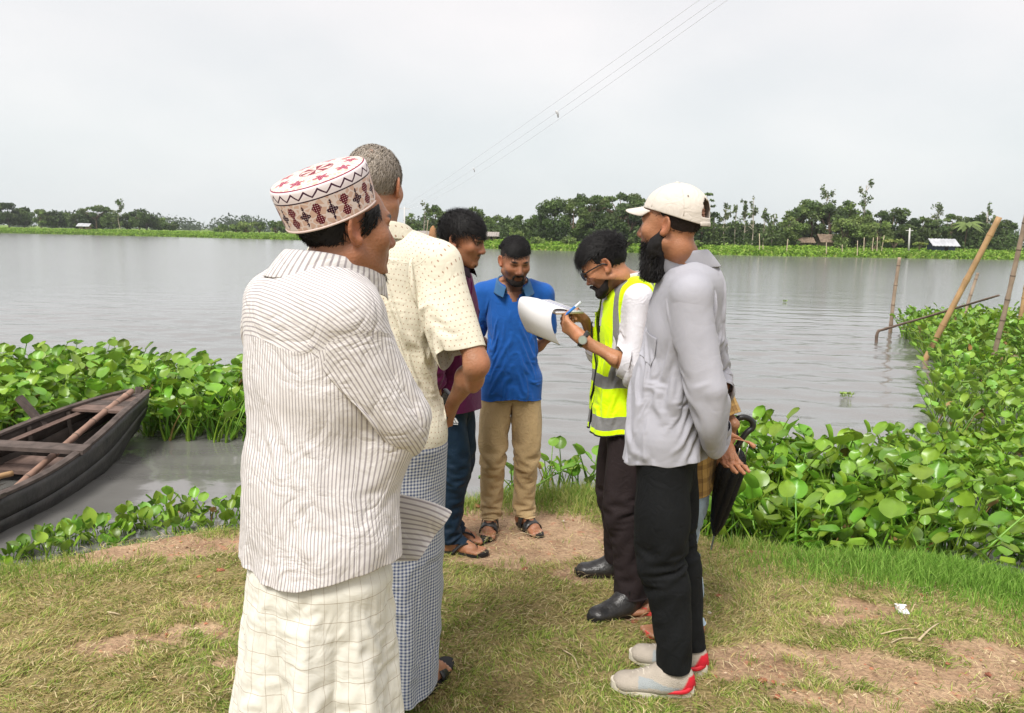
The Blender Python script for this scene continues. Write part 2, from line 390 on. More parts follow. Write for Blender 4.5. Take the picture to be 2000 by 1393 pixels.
t.links.new(ad.outputs[0], b.inputs['Height']); t.links.new(b.outputs[0], p.inputs['Normal'])
tag(obj('river', wm, m), 'wide grey river with wind ripples', kind='structure')

# ================================================================ grass
def blades(P, h, w, lean, cols, segs=2):
    "grass blades: P roots (n,3); h heights; w half-widths; lean (n,2) horizontal tip offset"
    n = len(P); a = RNG.uniform(0, 2 * np.pi, n); s = np.stack([np.cos(a), np.sin(a), np.zeros(n)], -1) * w[:, None]
    L = np.concatenate([lean, np.zeros((n, 1))], 1); up = np.zeros((n, 3)); up[:, 2] = 1
    mid = P + up * (h * 0.62)[:, None] + L * 0.38
    tip = P + up * (h * 0.92)[:, None] + L
    V = np.stack([P - s, P + s, mid + s * 0.75, mid - s * 0.75, tip], 1).reshape(-1, 3)
    k = np.arange(n)[:, None] * 5
    return V, k + np.array([[0, 1, 2, 3]]), k + np.array([[3, 2, 4]]), np.repeat(cols, 5, 0)
def pick(cols, wts, n, j=0.12):
    c = np.array(cols)[RNG.choice(len(cols), n, p=np.array(wts) / sum(wts))]
    return c * (1 + RNG.uniform(-j, j, (n, 1)))
GREENS = [(0.235, 0.335, 0.055), (0.345, 0.415, 0.09), (0.14, 0.215, 0.038), (0.56, 0.48, 0.22), (0.43, 0.34, 0.14)]
n = 350000
u_ = RNG.uniform(0, 1, n); yy = 1.7 + 3.4 * u_ ** 1.25; xx = RNG.uniform(-1, 1, n) * (0.95 * yy + 0.30)
ok = (yy < edge_y(xx) + 0.10); xx, yy = xx[ok], yy[ok]
sm_ = soil_mask(xx, yy)
P2 = np.stack([xx, yy], -1)
clump = fbm(P2 * 16, 3, 91)
keep = RNG.uniform(0, 1, len(xx)) < (1 - sm_) * (0.30 + 1.0 * sm(0.30, 0.62, clump)) + 0.02
xx, yy, P2, clump = xx[keep], yy[keep], P2[keep], clump[keep]; n = len(xx)
zz = ground_z(xx, yy) - 0.006
dry = fbm(P2 * 1.9 + 5, 3, 95) - .06 + 0.20 * sm(-0.2, -1.4, xx) * sm(3.4, 2.6, yy) - 0.10 * sm(0.9, 2.2, xx)
g1 = pick(GREENS, [4, 3, 3, .8, .5], n, .2); g2 = pick(GREENS, [1.6, 2, 1.0, 3.6, 2.6], n, .2)
f_ = sm(0.40, 0.66, dry + RNG.normal(0, .08, n))[:, None]; gc = g1 * (1 - f_) + g2 * f_
flow = 2 * np.pi * fbm(P2 * 3.0, 2, 99) * 2
ang = flow + RNG.normal(0, 0.9, n); ln = RNG.uniform(0.010, 0.055, n)
h = RNG.uniform(0.010, 0.030, n) * (0.7 + 0.7 * clump)
gV, gQ, gT, gC = blades(np.stack([xx, yy, zz], -1), h, RNG.uniform(0.0011, 0.0027, n), np.stack([np.cos(ang), np.sin(ang)], -1) * ln[:, None], gc)
GM = mat('grass_blades', rough=0.75, spec=0.2, attr=True, translucent=0.25)
go = obj('short_grass', mesh('short_grass', gV, [gQ, gT], False, col=gC), GM)
tag(go, 'short trampled yellow green grass covering the near bank', 'grass', kind='stuff')

# taller fresh grass: patch on the right and the fringe along the edge
def patch(cx, cy, rx, ry, n, h0, h1, cols, w, edge=True):
    xx = cx + RNG.normal(0, 1, n) * rx; yy = cy + RNG.normal(0, 1, n) * ry
    ok = yy < edge_y(xx) + 0.30
    xx, yy = xx[ok], yy[ok]; k = len(xx)
    zz = ground_z(xx, yy) - 0.01; a = RNG.uniform(0, 6.28, k) ; ln = RNG.uniform(0.01, 0.07, k) * h1 / 0.12
    return np.stack([xx, yy, zz], -1), RNG.uniform(h0, h1, k), np.full(k, w) * RNG.uniform(.6, 1.2, k), np.stack([np.cos(a), np.sin(a)], -1) * ln[:, None], pick(cols, [1] * len(cols), k)
FRESH = [(0.15, 0.30, 0.035), (0.20, 0.37, 0.055), (0.11, 0.23, 0.03), (0.26, 0.42, 0.08)]
PALE = [(0.33, 0.37, 0.09), (0.26, 0.33, 0.07), (0.42, 0.42, 0.15), (0.2, 0.28, 0.06)]
parts = [patch(2.35, 3.72, .42, .16, 11000, .05, .13, FRESH, .0022), patch(2.9, 3.35, .35, .22, 8000, .05, .12, FRESH, .0022),
         patch(1.9, 3.85, .3, .10, 3000, .04, .09, FRESH + PALE, .002)]
for gx_, gy_, rx, ry, k, hh in [(0.62, 4.75, .30, .13, 4200, .13), (-0.15, 4.72, .22, .08, 1700, .12), (-0.4, 4.55, .2, .06, 900, .10), (0.95, 4.5, .15, .15, 1500, .12), (1.35, 4.02, .14, .04, 500, .10), (-2.5, 3.5, .3, .12, 1300, .08), (-1.6, 4.1, .3, .06, 500, .06), (-2.9, 3.3, .3, .14, 1500, .09), (1.75, 3.98, .2, .05, 600, .09)]:
    parts.append(patch(gx_, gy_, rx, ry, k, .03, hh, PALE + FRESH[:1], .0022))
tufts = RNG.uniform(0, 1, (60, 2)); tx = (tufts[:, 0] - .5) * 4.2; ty = 2.0 + tufts[:, 1] * 2.2
for a_, b_ in zip(tx, ty):
    if b_ < edge_y(a_) - 0.1:
        parts.append(patch(a_, b_, .022, .02, 26, .02, .06, PALE, .0016))
P, h, w, ln, cc = [np.concatenate([q[i] for q in parts]) for i in range(5)]
gV, gQ, gT, gC = blades(P, h, w, ln, cc)
go = obj('tall_grass', mesh('tall_grass', gV, [gQ, gT], False, col=gC), GM)
tag(go, 'fresh green longer grass along the water edge', 'grass', kind='stuff')

# loose straw lying on soil and turf
n = 26000
yy = 1.8 + 3.2 * RNG.uniform(0, 1, n) ** 1.2; xx = RNG.uniform(-1, 1, n) * (0.78 * yy + .2); ok = (yy < edge_y(xx) - .05) & (RNG.uniform(0, 1, n) < .25 + .9 * fbm(np.stack([xx * 2.1, yy * 2.1], -1), 2, 131) ** 1.5); xx, yy = xx[ok], yy[ok]; n = len(xx)
a = RNG.uniform(0, 6.28, n); L = RNG.uniform(.015, .06, n); c0 = np.stack([xx, yy, ground_z(xx, yy) + RNG.uniform(.004, .022, n)], -1); d = np.stack([np.cos(a), np.sin(a), RNG.normal(0, .12, n)], -1) * L[:, None]; w = np.stack([-np.sin(a), np.cos(a), np.zeros(n)], -1) * RNG.uniform(.0007, .0016, n)[:, None]; bow = np.array([0, 0, 1.0]) * (L * .12)[:, None]
V = np.stack([c0 - w, c0 + w, c0 + d * .5 + bow + w, c0 + d * .5 + bow - w, c0 + d], 1).reshape(-1, 3); k = np.arange(n)[:, None] * 5
tag(obj('straw_litter', mesh('straw_litter', V, [k + np.array([[0, 1, 2, 3]]), k + np.array([[3, 2, 4]])], False, col=np.repeat(pick([(.62, .53, .30), (.50, .41, .22), (.36, .27, .14), (.20, .14, .08)], [3, 3, 2, 1.4], n), 5, 0)), GM), 'dry straw and bits of stem scattered over the bank', 'straw', kind='stuff')
# crumbs of earth on the bare soil
n = 9000
yy = 1.9 + 3.0 * RNG.uniform(0, 1, n) ** 1.2; xx = RNG.uniform(-1, 1, n) * (0.78 * yy + .2); ok = (yy < edge_y(xx)) & (soil_mask(xx, yy) > .25); xx, yy = xx[ok], yy[ok]; n = len(xx); r = RNG.gamma(1.6, .0018, n) + .001
o6 = np.array([(1, 0, 0), (-1, 0, 0), (0, 1, 0), (0, -1, 0), (0, 0, .8), (0, 0, -.8)]); V = (np.stack([xx, yy, ground_z(xx, yy) - .010 + r * .4], -1)[:, None] + o6[None] * r[:, None, None] * RNG.uniform(.6, 1.4, (n, 6, 1))).reshape(-1, 3); k = np.arange(n)[:, None] * 6
tt8 = np.array([(0, 2, 4), (2, 1, 4), (1, 3, 4), (3, 0, 4), (2, 0, 5), (1, 2, 5), (3, 1, 5), (0, 3, 5)]); T = (k[:, :, None] + tt8[None]).reshape(-1, 3)
tag(obj('earth_crumbs', mesh('earth_crumbs', V, T, False, col=np.repeat(pick([(.42, .30, .20), (.30, .20, .13), (.52, .40, .28), (.40, .17, .10)], [3, 2, 2, 1.3], n), 6, 0)), mat('earth_crumb', rough=.95, spec=.1, attr=True)), 'small crumbs of earth and brick on the bare soil', 'soil', kind='stuff')

# grass on the far bank
n = 60000
xx = RNG.uniform(-140, 105, n); dd = RNG.uniform(-2.0, 1, n) ** 1 * 1.0
dd = RNG.gamma(1.6, 3.0, n) - 1.2; yy = far_y(xx) + dd; zz = ground_z(xx, yy)
ok = zz > WATER_Z - 0.35; xx, yy, zz = xx[ok], yy[ok], zz[ok]; n = len(xx)
sc_ = 0.35 + 0.9 * fbm(np.stack([xx * .12, yy * .12], -1), 3, 111)
cc = pick([(0.17, 0.31, 0.03), (0.24, 0.38, 0.05), (0.13, 0.24, 0.03), (0.30, 0.38, 0.09)], [3, 3, 2, 1], n)
gV, gQ, gT, gC = blades(np.stack([xx, yy, zz - .05], -1), RNG.uniform(.25, .62, n) * sc_, RNG.uniform(.10, .30, n), RNG.normal(0, .22, (n, 2)), cc)
tag(obj('bank_grass', mesh('bank_grass', gV, [gQ, gT], False, col=gC), GM), 'bright green grass strip along the far shore', 'grass', kind='stuff')
# ================================================================ trees and huts on the far bank
BARK = mat('bark', (0.16, 0.115, 0.08), 0.9, 0.1, bump=0.4, bscale=6, vary=0.25, vscale=2)
PALEBARK = mat('pale_bark', (0.42, 0.36, 0.29), 0.9, 0.1, vary=0.2, vscale=2)
LEAFM = mat('tree_leaves', rough=0.6, spec=0.25, attr=True, translucent=0.3)
def leaf_cloud(C, R, n, size, cols, flat=1.0):
    "leaf quads scattered in ellipsoid clumps: C centres (k,3), R radii (k,3)"
    k = len(C); v = R.prod(1) ** (2 / 3); i = RNG.choice(k, n, p=v / v.sum())
    d = unit(RNG.normal(0, 1, (n, 3))); r = RNG.uniform(0, 1, n) ** 0.45
    P = C[i] + d * r[:, None] * R[i]
    a = unit(RNG.normal(0, 1, (n, 3)) * np.array([1, 1, flat])); b = unit(np.cross(a, RNG.normal(0, 1, (n, 3))))
    s = size * RNG.uniform(0.6, 1.35, n)[:, None]
    V = np.stack([P - a * s, P - b * s * .55, P + a * s, P + b * s * .55], 1).reshape(-1, 3)
    base = np.array(cols)[RNG.choice(len(cols), k)][i] * RNG.uniform(0.72, 1.3, (n, 1))
    return V, np.arange(n * 4).reshape(-1, 4), np.repeat(base, 4, 0)
def limb(a, b, r0, r1, sag=0.1, n=6):
    a, b = np.asarray(a, float), np.asarray(b, float); m = (a + b) / 2 + np.array([0, 0, 1]) * np.linalg.norm(b - a) * sag + RNG.normal(0, .04, 3) * np.linalg.norm(b - a)
    return smooth_path([a, m, b], n), np.linspace(r0, r1, n)
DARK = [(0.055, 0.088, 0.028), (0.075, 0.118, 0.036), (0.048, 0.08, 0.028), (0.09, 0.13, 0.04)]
MID = [(0.115, 0.175, 0.05), (0.09, 0.145, 0.042), (0.15, 0.21, 0.06), (0.125, 0.17, 0.055)]
LITE = [(0.19, 0.275, 0.07), (0.15, 0.225, 0.055), (0.22, 0.29, 0.085)]
GREY = [(0.15, 0.19, 0.085), (0.12, 0.16, 0.07), (0.18, 0.21, 0.10)]
def make_tree(name, loc, H, W, kind, label, cat='tree', group=None, ls=0.20):
    x, y, z = loc
    t = thing(name, label, cat, loc, group)
    tb = MB(); C = []; Rr = []; cols = MID; dens = 1.0; bark = BARK; flat = 1.0
    if kind in ('dense', 'darkdense', 'lite', 'mid'):
        cols = {'dense': MID[:2] + DARK, 'darkdense': DARK, 'lite': LITE + MID[2:], 'mid': MID + LITE[1:2]}[kind]
        h0 = H * .22; tb.tube(*limb((0, 0, -.3), (RNG.normal(0, .04) * W, 0, H * .75), H * .028, H * .008, 0), n=6, cap=False)
        k = 24; d = unit(RNG.normal(0, 1, (k, 3)))
        for q in d:
            c = np.array([q[0] * W * .36, q[1] * W * .36, H * .56 + q[2] * H * .33])
            C.append(c); Rr.append(np.array([1, 1, .72]) * W * RNG.uniform(.13, .23))
        for c in C[:9]: tb.tube(*limb((0, 0, h0 + RNG.uniform(0, .2) * H), c, H * .012, H * .004), n=5, cap=False)
    elif kind == 'umbrella':
        cols = MID[:2] + DARK[1:2] + MID[3:]; bark = BARK; n_ = 15
        tb.tube(*limb((0, 0, -.3), (0, 0, H * .42), H * .035, H * .02, 0), n=7, cap=False)
        for q in range(n_):
            a = q / n_ * 6.28 + RNG.normal(0, .3); rr = W * .5 * math.sqrt(RNG.uniform(.06, 1)); 
            c = np.array([math.cos(a) * rr, math.sin(a) * rr, H * (.93 - .30 * (rr / W * 2) ** 2 + RNG.normal(0, .025))])
            C.append(c); Rr.append(np.array([W * RNG.uniform(.10, .16)] * 2 + [H * RNG.uniform(.045, .075)]))
            tb.tube(*limb((0, 0, H * RNG.uniform(.35, .45)), c, H * .014, H * .005, .12), n=5, cap=False)
        for q in range(10):
            a = RNG.uniform(0, 6.28); c = np.array([math.cos(a) * W * .33, math.sin(a) * W * .33, H * RNG.uniform(.35, .6)]); C.append(c); Rr.append(np.array([1, 1, .6]) * W * RNG.uniform(.10, .15))
        flat = 1.5
    elif kind in ('euc', 'sparse'):
        cols = GREY + MID[:1]; bark = PALEBARK; dens = .52 if kind == 'euc' else .34
        lean = RNG.normal(0, .035, 2) * H
        top = np.array([lean[0], lean[1], H * .97])
        tb.tube(*limb((0, 0, -.3), top, H * .016, H * .003, 0, 8), n=5, cap=False)
        for q in range(15 if kind == 'euc' else 10):
            f = RNG.uniform(.30 if kind == 'euc' else .55, 1.0); a = RNG.uniform(0, 6.28); rr = W * .5 * RNG.uniform(.15, 1) * (1.1 - .6 * f)
            b_ = top * f; c = b_ + np.array([math.cos(a) * rr, math.sin(a) * rr, H * .06])
            C.append(c); Rr.append(np.array([.8, .8, 1.25]) * W * RNG.uniform(.10, .17))
            tb.tube(*limb(b_ * np.array([1, 1, .93]), c, H * .006, H * .002), n=4, cap=False)
    elif kind == 'layered':
        cols = DARK[1:2] + MID[:2]; bark = BARK
        tb.tube(*limb((0, 0, -.3), (0, 0, H * .98), H * .014, H * .003, 0, 8), n=5, cap=False)
        for f in (.5, .62, .74, .85, .97):
            for q in range(4):
                a = RNG.uniform(0, 6.28); rr = W * .5 * RNG.uniform(.2, .9); c = np.array([math.cos(a) * rr, math.sin(a) * rr, H * f])
                C.append(c); Rr.append(np.array([W * .17, W * .17, H * .018])); tb.tube(*limb((0, 0, H * (f - .03)), c, H * .006, H * .002), n=4, cap=False)
        dens = .6
    elif kind == 'palm':
        tb.tube(*limb((0, 0, -.3), (H * .05, 0, H * .8), H * .022, H * .016, 0), n=6, cap=False)
        cb = MB()
        for q in range(16):
            a = q / 16 * 6.28 + RNG.normal(0, .15); d = np.array([math.cos(a), math.sin(a), 0]); L = W * .55 * RNG.uniform(.85, 1.1); e0 = RNG.uniform(-.1, .7)
            s = np.linspace(0, 1, 9)[:, None]; Pp = np.array([H * .05, 0, H * .8]) + d * L * s + np.array([0, 0, 1]) * (e0 * L * s - .75 * L * s ** 2)
            side = np.cross(d, (0, 0, 1)); w_ = (0.16 * L * np.sin(np.pi * np.clip(s * .9 + .1, 0, 1)))
            drop = np.array([0, 0, -1]) * w_ * .8
            V = np.concatenate([Pp, Pp + side * w_ + drop, Pp - side * w_ + drop]); m_ = 9; i_ = np.arange(m_ - 1)[::1]
            QQ = np.concatenate([np.stack([i_, i_ + 1, m_ + i_ + 1, m_ + i_], -1), np.stack([i_ + 1, i_, 2 * m_ + i_, 2 * m_ + i_ + 1], -1)])
            cb.add(V, QQ, c=np.array(MID[2]) * RNG.uniform(.8, 1.3))
        obj('trunk', tb.mesh('trunk'), bark, t, loc=(0, 0, 0)); obj('crown', cb.mesh('crown', False, col=True), LEAFM, t, loc=(0, 0, 0)); return t
    elif kind == 'bush':
        cols = MID + LITE
        for q in range(9):
            a = RNG.uniform(0, 6.28); c = np.array([math.cos(a) * W * .3, math.sin(a) * W * .3, H * RNG.uniform(.3, .72)]); C.append(c); Rr.append(np.array([1, 1, .8]) * W * RNG.uniform(.14, .24))
            tb.tube(*limb((0, 0, -.1), c, W * .02, W * .01), n=4, cap=False)
    elif kind == 'sapling':
        cols = [(0.22, 0.28, 0.06), (0.17, 0.24, 0.05), (0.27, 0.31, 0.08)]; dens = .6
        tb.tube(*limb((0, 0, -.2), (0, 0, H * .8), H * .02, H * .01, 0), n=5, cap=False)
        for q in range(11):
            a = RNG.uniform(0, 6.28); rr = W * .45 * RNG.uniform(.2, 1); c = np.array([math.cos(a) * rr, math.sin(a) * rr, H * (.95 - .35 * rr / W)]); C.append(c); Rr.append(np.array([W * .16, W * .16, H * .09]))
            tb.tube(*limb((0, 0, H * .4), c, H * .012, H * .005), n=4, cap=False)
    C = np.array(C); Rr = np.array(Rr)
    n = int(np.clip(dens * (Rr ** 2).sum() / ls ** 2 * 3.1, 250, 5200))
    V, Qd, cc = leaf_cloud(C, Rr, n, ls, cols, flat)
    obj('trunk', tb.mesh('trunk'), bark, t, loc=(0, 0, 0)); obj('crown', mesh('crown', V, Qd, False, col=cc), LEAFM, t, loc=(0, 0, 0))
    return t
DESC = {'dense': 'bushy green broadleaf tree', 'darkdense': 'dense dark green tree', 'lite': 'light green leafy tree', 'mid': 'mid green leafy tree', 'umbrella': 'broad flat-topped tree with open crown',
        'euc': 'slender pale-trunked feathery tree', 'sparse': 'tall thin see-through tree', 'layered': 'thin tree with tiered branches', 'palm': 'coconut palm with drooping fronds', 'bush': 'low round green bush', 'sapling': 'small yellow green tree'}
def ordinal(k):
    return {1: 'first', 2: 'second', 3: 'third', 4: 'fourth', 5: 'fifth', 6: 'sixth', 7: 'seventh', 8: 'eighth', 9: 'ninth', 10: 'tenth'}.get(k) or '%d%s' % (k, {1: 'st', 2: 'nd', 3: 'rd'}.get(k % 10 if k % 100 not in (11, 12, 13) else 0, 'th'))
# right-hand shore: (pixel x, pixel y of the top, crown width in pixels, kind, metres behind the waterline)
ROW = [(806, 412, 34, 'mid', 14), (828, 400, 34, 'euc', 12), (848, 397, 36, 'mid', 16), (872, 410, 40, 'dense', 12), (905, 415, 40, 'dense', 14), (926, 399, 44, 'mid', 15), (948, 420, 40, 'lite', 16), (972, 420, 40, 'mid', 15), (996, 424, 42, 'dense', 13), (1020, 417, 40, 'mid', 16),
       (1046, 418, 44, 'dense', 13), (1086, 388, 82, 'dense', 12), (1122, 392, 60, 'mid', 10), (1150, 372, 96, 'umbrella', 14), (1168, 415, 80, 'darkdense', 11), (1216, 369, 104, 'umbrella', 17), (1232, 400, 80, 'darkdense', 12), (1290, 395, 80, 'dense', 13), (1340, 400, 60, 'dense', 15),
       (1382, 376, 40, 'layered', 14), (1374, 412, 40, 'mid', 11), (1398, 410, 40, 'dense', 14), (1421, 404, 34, 'euc', 12), (1440, 403, 34, 'euc', 13), (1457, 394, 32, 'euc', 14), (1475, 387, 34, 'euc', 12), (1494, 412, 30, 'euc', 13), (1512, 416, 32, 'euc', 12), (1480, 438, 60, 'darkdense', 17), (1430, 436, 60, 'darkdense', 17), (1508, 440, 40, 'darkdense', 16),
       (1543, 420, 46, 'lite', 11), (1560, 395, 54, 'mid', 14), (1587, 381, 60, 'mid', 15), (1617, 371, 50, 'euc', 16), (1624, 395, 66, 'dense', 14), (1655, 384, 44, 'mid', 15), (1688, 358, 48, 'sparse', 15), (1652, 425, 56, 'lite', 10), (1692, 418, 54, 'lite', 11), (1684, 400, 60, 'mid', 15), (1722, 406, 44, 'dense', 15),
       (1750, 402, 62, 'dense', 15), (1776, 412, 46, 'darkdense', 13), (1720, 432, 50, 'lite', 11), (1768, 440, 56, 'darkdense', 12), (1808, 418, 34, 'mid', 14), (1832, 404, 40, 'euc', 14), (1828, 428, 56, 'dense', 13), (1862, 412, 42, 'mid', 14), (1889, 424, 60, 'palm', 11), (1880, 422, 60, 'darkdense', 16), (1912, 418, 56, 'darkdense', 15), (1936, 393, 36, 'sparse', 15), (1940, 420, 60, 'darkdense', 16), (1966, 428, 48, 'darkdense', 17)]
ROW.sort(key=lambda r: r[0])
for k, (px, top, w, kind, back) in enumerate(ROW):
    y = far_y(at(px, 480, 105)[0]) + back
    p_top = at(px, top, y); bz = gz(p_top[0], y); sx = np.linalg.norm(at(px + 1, top, y) - p_top)
    make_tree('tree', (p_top[0], y, bz), p_top[2] - bz, w * sx, kind, '%s, %s from the left end of the wooded shore' % (DESC[kind], ordinal(k + 1)), group='trees on the wooded far shore')
LROW = [(-20, 398, 60, 'dense'), (14, 394, 52, 'darkdense'), (44, 404, 44, 'dense'), (78, 407, 30, 'mid'), (100, 412, 44, 'dense'), (126, 414, 34, 'mid'), (150, 418, 40, 'dense'), (186, 399, 66, 'umbrella'), (186, 420, 50, 'darkdense'), (233, 392, 30, 'sparse'), (218, 416, 40, 'mid'), (246, 416, 34, 'darkdense'), (270, 404, 36, 'dense'), (285, 415, 44, 'darkdense'), (312, 425, 34, 'mid'), (332, 430, 30, 'dense')]
for k, (px, top, w, kind) in enumerate(LROW):
    y = far_y(at(px, 445, 180)[0]) + 26 + (k % 3) * 4
    p_top = at(px, top, y); bz = gz(p_top[0], y); sx = np.linalg.norm(at(px + 1, top, y) - p_top)
    make_tree('tree', (p_top[0], y, bz), p_top[2] - bz, w * sx, kind, '%s, %s from the left on the distant grassy shore' % (DESC[kind], ordinal(k + 1)), group='trees on the distant grassy shore', ls=0.3)
for k, (px, top, w, dy) in enumerate([(482, 430, 34, 16), (462, 436, 30, 18), (505, 428, 26, 18), (538, 427, 34, 14), (430, 438, 34, 20), (560, 436, 30, 18)]):
    y = far_y(at(px, 450, 165)[0]) + dy; p_top = at(px, top, y); bz = gz(p_top[0], y); sx = np.linalg.norm(at(px + 1, top, y) - p_top)
    make_tree('shoreline_bush', (p_top[0], y, bz), p_top[2] - bz, w * sx, 'bush', 'round bush on the open distant shore, %s counted in from the water' % ordinal(k + 1), 'bush', 'bushes on the distant shore', ls=0.28)
for k, (px, top, w, kind, dy) in enumerate([(925, 455, 26, 'bush', 5), (1008, 438, 30, 'bush', 6), (1050, 465, 34, 'bush', 5), (1115, 463, 40, 'bush', 6), (1290, 462, 40, 'bush', 5), (1360, 468, 30, 'bush', 5), (1225, 462, 30, 'bush', 5), (1748, 466, 44, 'sapling', 1.5), (1797, 472, 26, 'sapling', 1.5), (1640, 468, 26, 'bush', 6), (1708, 466, 30, 'bush', 6)]):
    y = far_y(at(px, 480, 104)[0]) + dy; p_top = at(px, top, y); bz = gz(p_top[0], y); sx = np.linalg.norm(at(px + 1, top, y) - p_top)
    make_tree('shoreline_bush', (p_top[0], y, bz), p_top[2] - bz, w * sx, kind, '%s below the wooded shore, %s from its left end' % (DESC[kind], ordinal(k + 1)), 'bush', 'bushes at the foot of the wooded shore', ls=0.16)
# hazy wood far behind
C, R_ = [], []
for k in range(230):
    px = RNG.uniform(-60, 2080); y = RNG.uniform(330, 480) if px < 760 else RNG.uniform(240, 420); q = at(px, 445, y); h = RNG.uniform(4, 8.5)
    C.append((q[0], y, h * .45)); R_.append((h * .75, h * .6, h * .62))
V, Qd, cc = leaf_cloud(np.array(C), np.array(R_), 30000, .75, [(0.06, 0.09, 0.05), (0.075, 0.105, 0.06)])
tag(obj('distant_treeline', mesh('distant_treeline', V, Qd, False, col=cc), LEAFM), 'low hazy line of woods far behind the shore', 'woods', kind='stuff')
# dark undergrowth between the trunks
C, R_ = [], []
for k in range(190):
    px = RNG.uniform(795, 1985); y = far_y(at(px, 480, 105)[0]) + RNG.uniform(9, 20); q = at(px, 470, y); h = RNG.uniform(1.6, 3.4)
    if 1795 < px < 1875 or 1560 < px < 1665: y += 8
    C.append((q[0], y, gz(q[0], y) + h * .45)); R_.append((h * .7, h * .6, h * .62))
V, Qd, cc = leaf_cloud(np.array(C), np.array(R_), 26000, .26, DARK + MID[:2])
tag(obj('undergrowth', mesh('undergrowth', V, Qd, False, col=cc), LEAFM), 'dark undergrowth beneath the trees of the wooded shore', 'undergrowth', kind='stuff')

TIN = mat('tin_roof', (0.40, 0.41, 0.43), 0.45, 0.5, vary=0.2, vscale=1.0); THATCH = mat('thatch', (0.20, 0.15, 0.11), 0.95, 0.05, bump=0.6, bscale=12, vary=0.3, vscale=3)
BLUEW = mat('blue_shed_wall', (0.05, 0.07, 0.12), 0.8, 0.2, vary=0.2); MUDW = mat('mud_wall', (0.22, 0.17, 0.12), 0.95, 0.05, vary=0.2); DARKW = mat('dark_opening', (0.02, 0.018, 0.016), 0.9, 0.1)
def hut(px, py_eave, wpx, y, roofm, wallm, label, rise=.45, wall_h=1.5, rz=0.0, ov=.35):
    q = at(px, py_eave, y); bz = gz(q[0], y); w = np.linalg.norm(at(px + wpx, py_eave, y) - q) / 2; d = w * .7
    wall_h = max(0.9, q[2] - bz)
    t = thing('hut', label, 'hut', (q[0], y, bz)); t.rotation_euler = (0, 0, rz)
    m_ = MB(); m_.box((0, 0, wall_h / 2 - .1), (w * .92, d * .9, wall_h / 2 + .1)); m_.add([(-w * .92, -d * .9, wall_h), (-w * .92, d * .9, wall_h), (-w * .92, 0, wall_h + rise * d), (w * .92, -d * .9, wall_h), (w * .92, d * .9, wall_h), (w * .92, 0, wall_h + rise * d)], T=[[0, 1, 2], [4, 3, 5]])
    obj('wall', m_.mesh('wall', False), wallm, t, loc=(0, 0, 0))
    for s in (-1, 1):
        r_ = MB(); n = 24; xs = np.linspace(-w - ov, w + ov, n); zz = 0.03 * np.sin(np.arange(n) * 2.1)
        a = np.stack([xs, np.full(n, 0.0), wall_h + rise * d * 1.1 + .10 + zz], -1); b = np.stack([xs, np.full(n, s * (d + ov)), wall_h - .12 + zz], -1)
        V = np.concatenate([a, b, a - (0, 0, .09), b - (0, 0, .09)]); i = np.arange(n - 1)
        QQ = [np.stack([i, i + 1, n + i + 1, n + i], -1), np.stack([3 * n + i, 3 * n + i + 1, 2 * n + i + 1, 2 * n + i], -1), np.stack([n + i, n + i + 1, 3 * n + i + 1, 3 * n + i], -1)]
        r_.add(V, np.concatenate(QQ)); obj('roof', r_.mesh('roof', False), roofm, t, loc=(0, 0, 0))
    o_ = MB(); o_.box((w * .15, -d * .9 - .03, wall_h * .45), (w * .16, .03, wall_h * .42)); obj('door', o_.mesh('door', False), DARKW, t, loc=(0, 0, 0))
    return t
hut(1838, 480, 44, far_y(62) + 7, TIN, BLUEW, 'shed with white tin roof and dark blue wall below the palm', rise=.6)
hut(1622, 471, 44, far_y(48) + 12, THATCH, MUDW, 'brown thatched hut under the feathery trees', rise=.7)
hut(1572, 472, 24, far_y(43) + 13, THATCH, MUDW, 'small thatched hut half hidden by light green tree', rise=.7)
hut(958, 466, 26, far_y(-3) + 9, mat('grey_thatch', (0.30, 0.27, 0.25), .95, .05, vary=.2), MUDW, 'low grey roofed hut behind the man in the blue polo', rise=.5)
hut(833, 462, 26, far_y(-12) + 9, mat('grey_thatch'), MUDW, 'weathered plank roofed hut above the shoulder of the tall man', rise=.6)
hut(166, 441, 20, far_y(-105) + 18, TIN, MUDW, 'tiny white roofed shed on the distant grassy shore', rise=.5)
q = at(846, 466, far_y(-12) + 8); hs = MB(); zz = np.linspace(-1.0, 2.0, 12)
hs.tube(np.stack([np.zeros(12) + .0, np.zeros(12), zz], -1), .75 * np.sqrt(np.clip(1 - ((zz + .2) / 2.25) ** 2, .01, 1)), n=14)
o = obj('haystack', hs.mesh('haystack'), mat('straw', (0.33, 0.17, 0.08), .95, .05, bump=.8, bscale=20, vary=.3)); o.location = (q[0], q[1], q[2]); tag(o, 'rusty brown haystack beside the plank roofed hut', 'haystack')

# stakes and power post on the far bank
STAKE = mat('pale_bamboo_stake', (0.48, 0.40, 0.28), .8, .2, vary=.2)
for k, (px, y0, y1, dx, back) in enumerate([(1483, 456, 492, 0, .5), (1535, 467, 500, 4, .5), (1614, 474, 500, 0, 0), (1674, 470, 505, 1, -.5), (1688, 464, 486, 0, 3), (1705, 464, 487, 1, 3), (1713, 463, 486, 1, 3), (1721, 460, 487, 6, 3), (1645, 478, 496, 0, 1), (1490, 478, 496, 0, 1), (832, 430, 462, 4, 6)]):
    y = far_y(at(px, 480, 105)[0]) + back; b_, a_ = at(px, y1, y), at(px + dx, y0, y)
    b_[2] = min(b_[2], gz(b_[0], y)) - .2
    mb = MB().tube(smooth_path([b_, (a_ + b_) / 2 + RNG.normal(0, .03, 3), a_], 5), [.07, .065, .06, .05, .04], 6)
    tag(obj('bamboo_stake', mb.mesh('bamboo_stake'), STAKE), 'pale stake on the wooded far shore, %s from its left end' % ordinal({10: 1, 0: 2, 9: 3}.get(k, k + 3)), 'stake', 'stakes on the far shore')
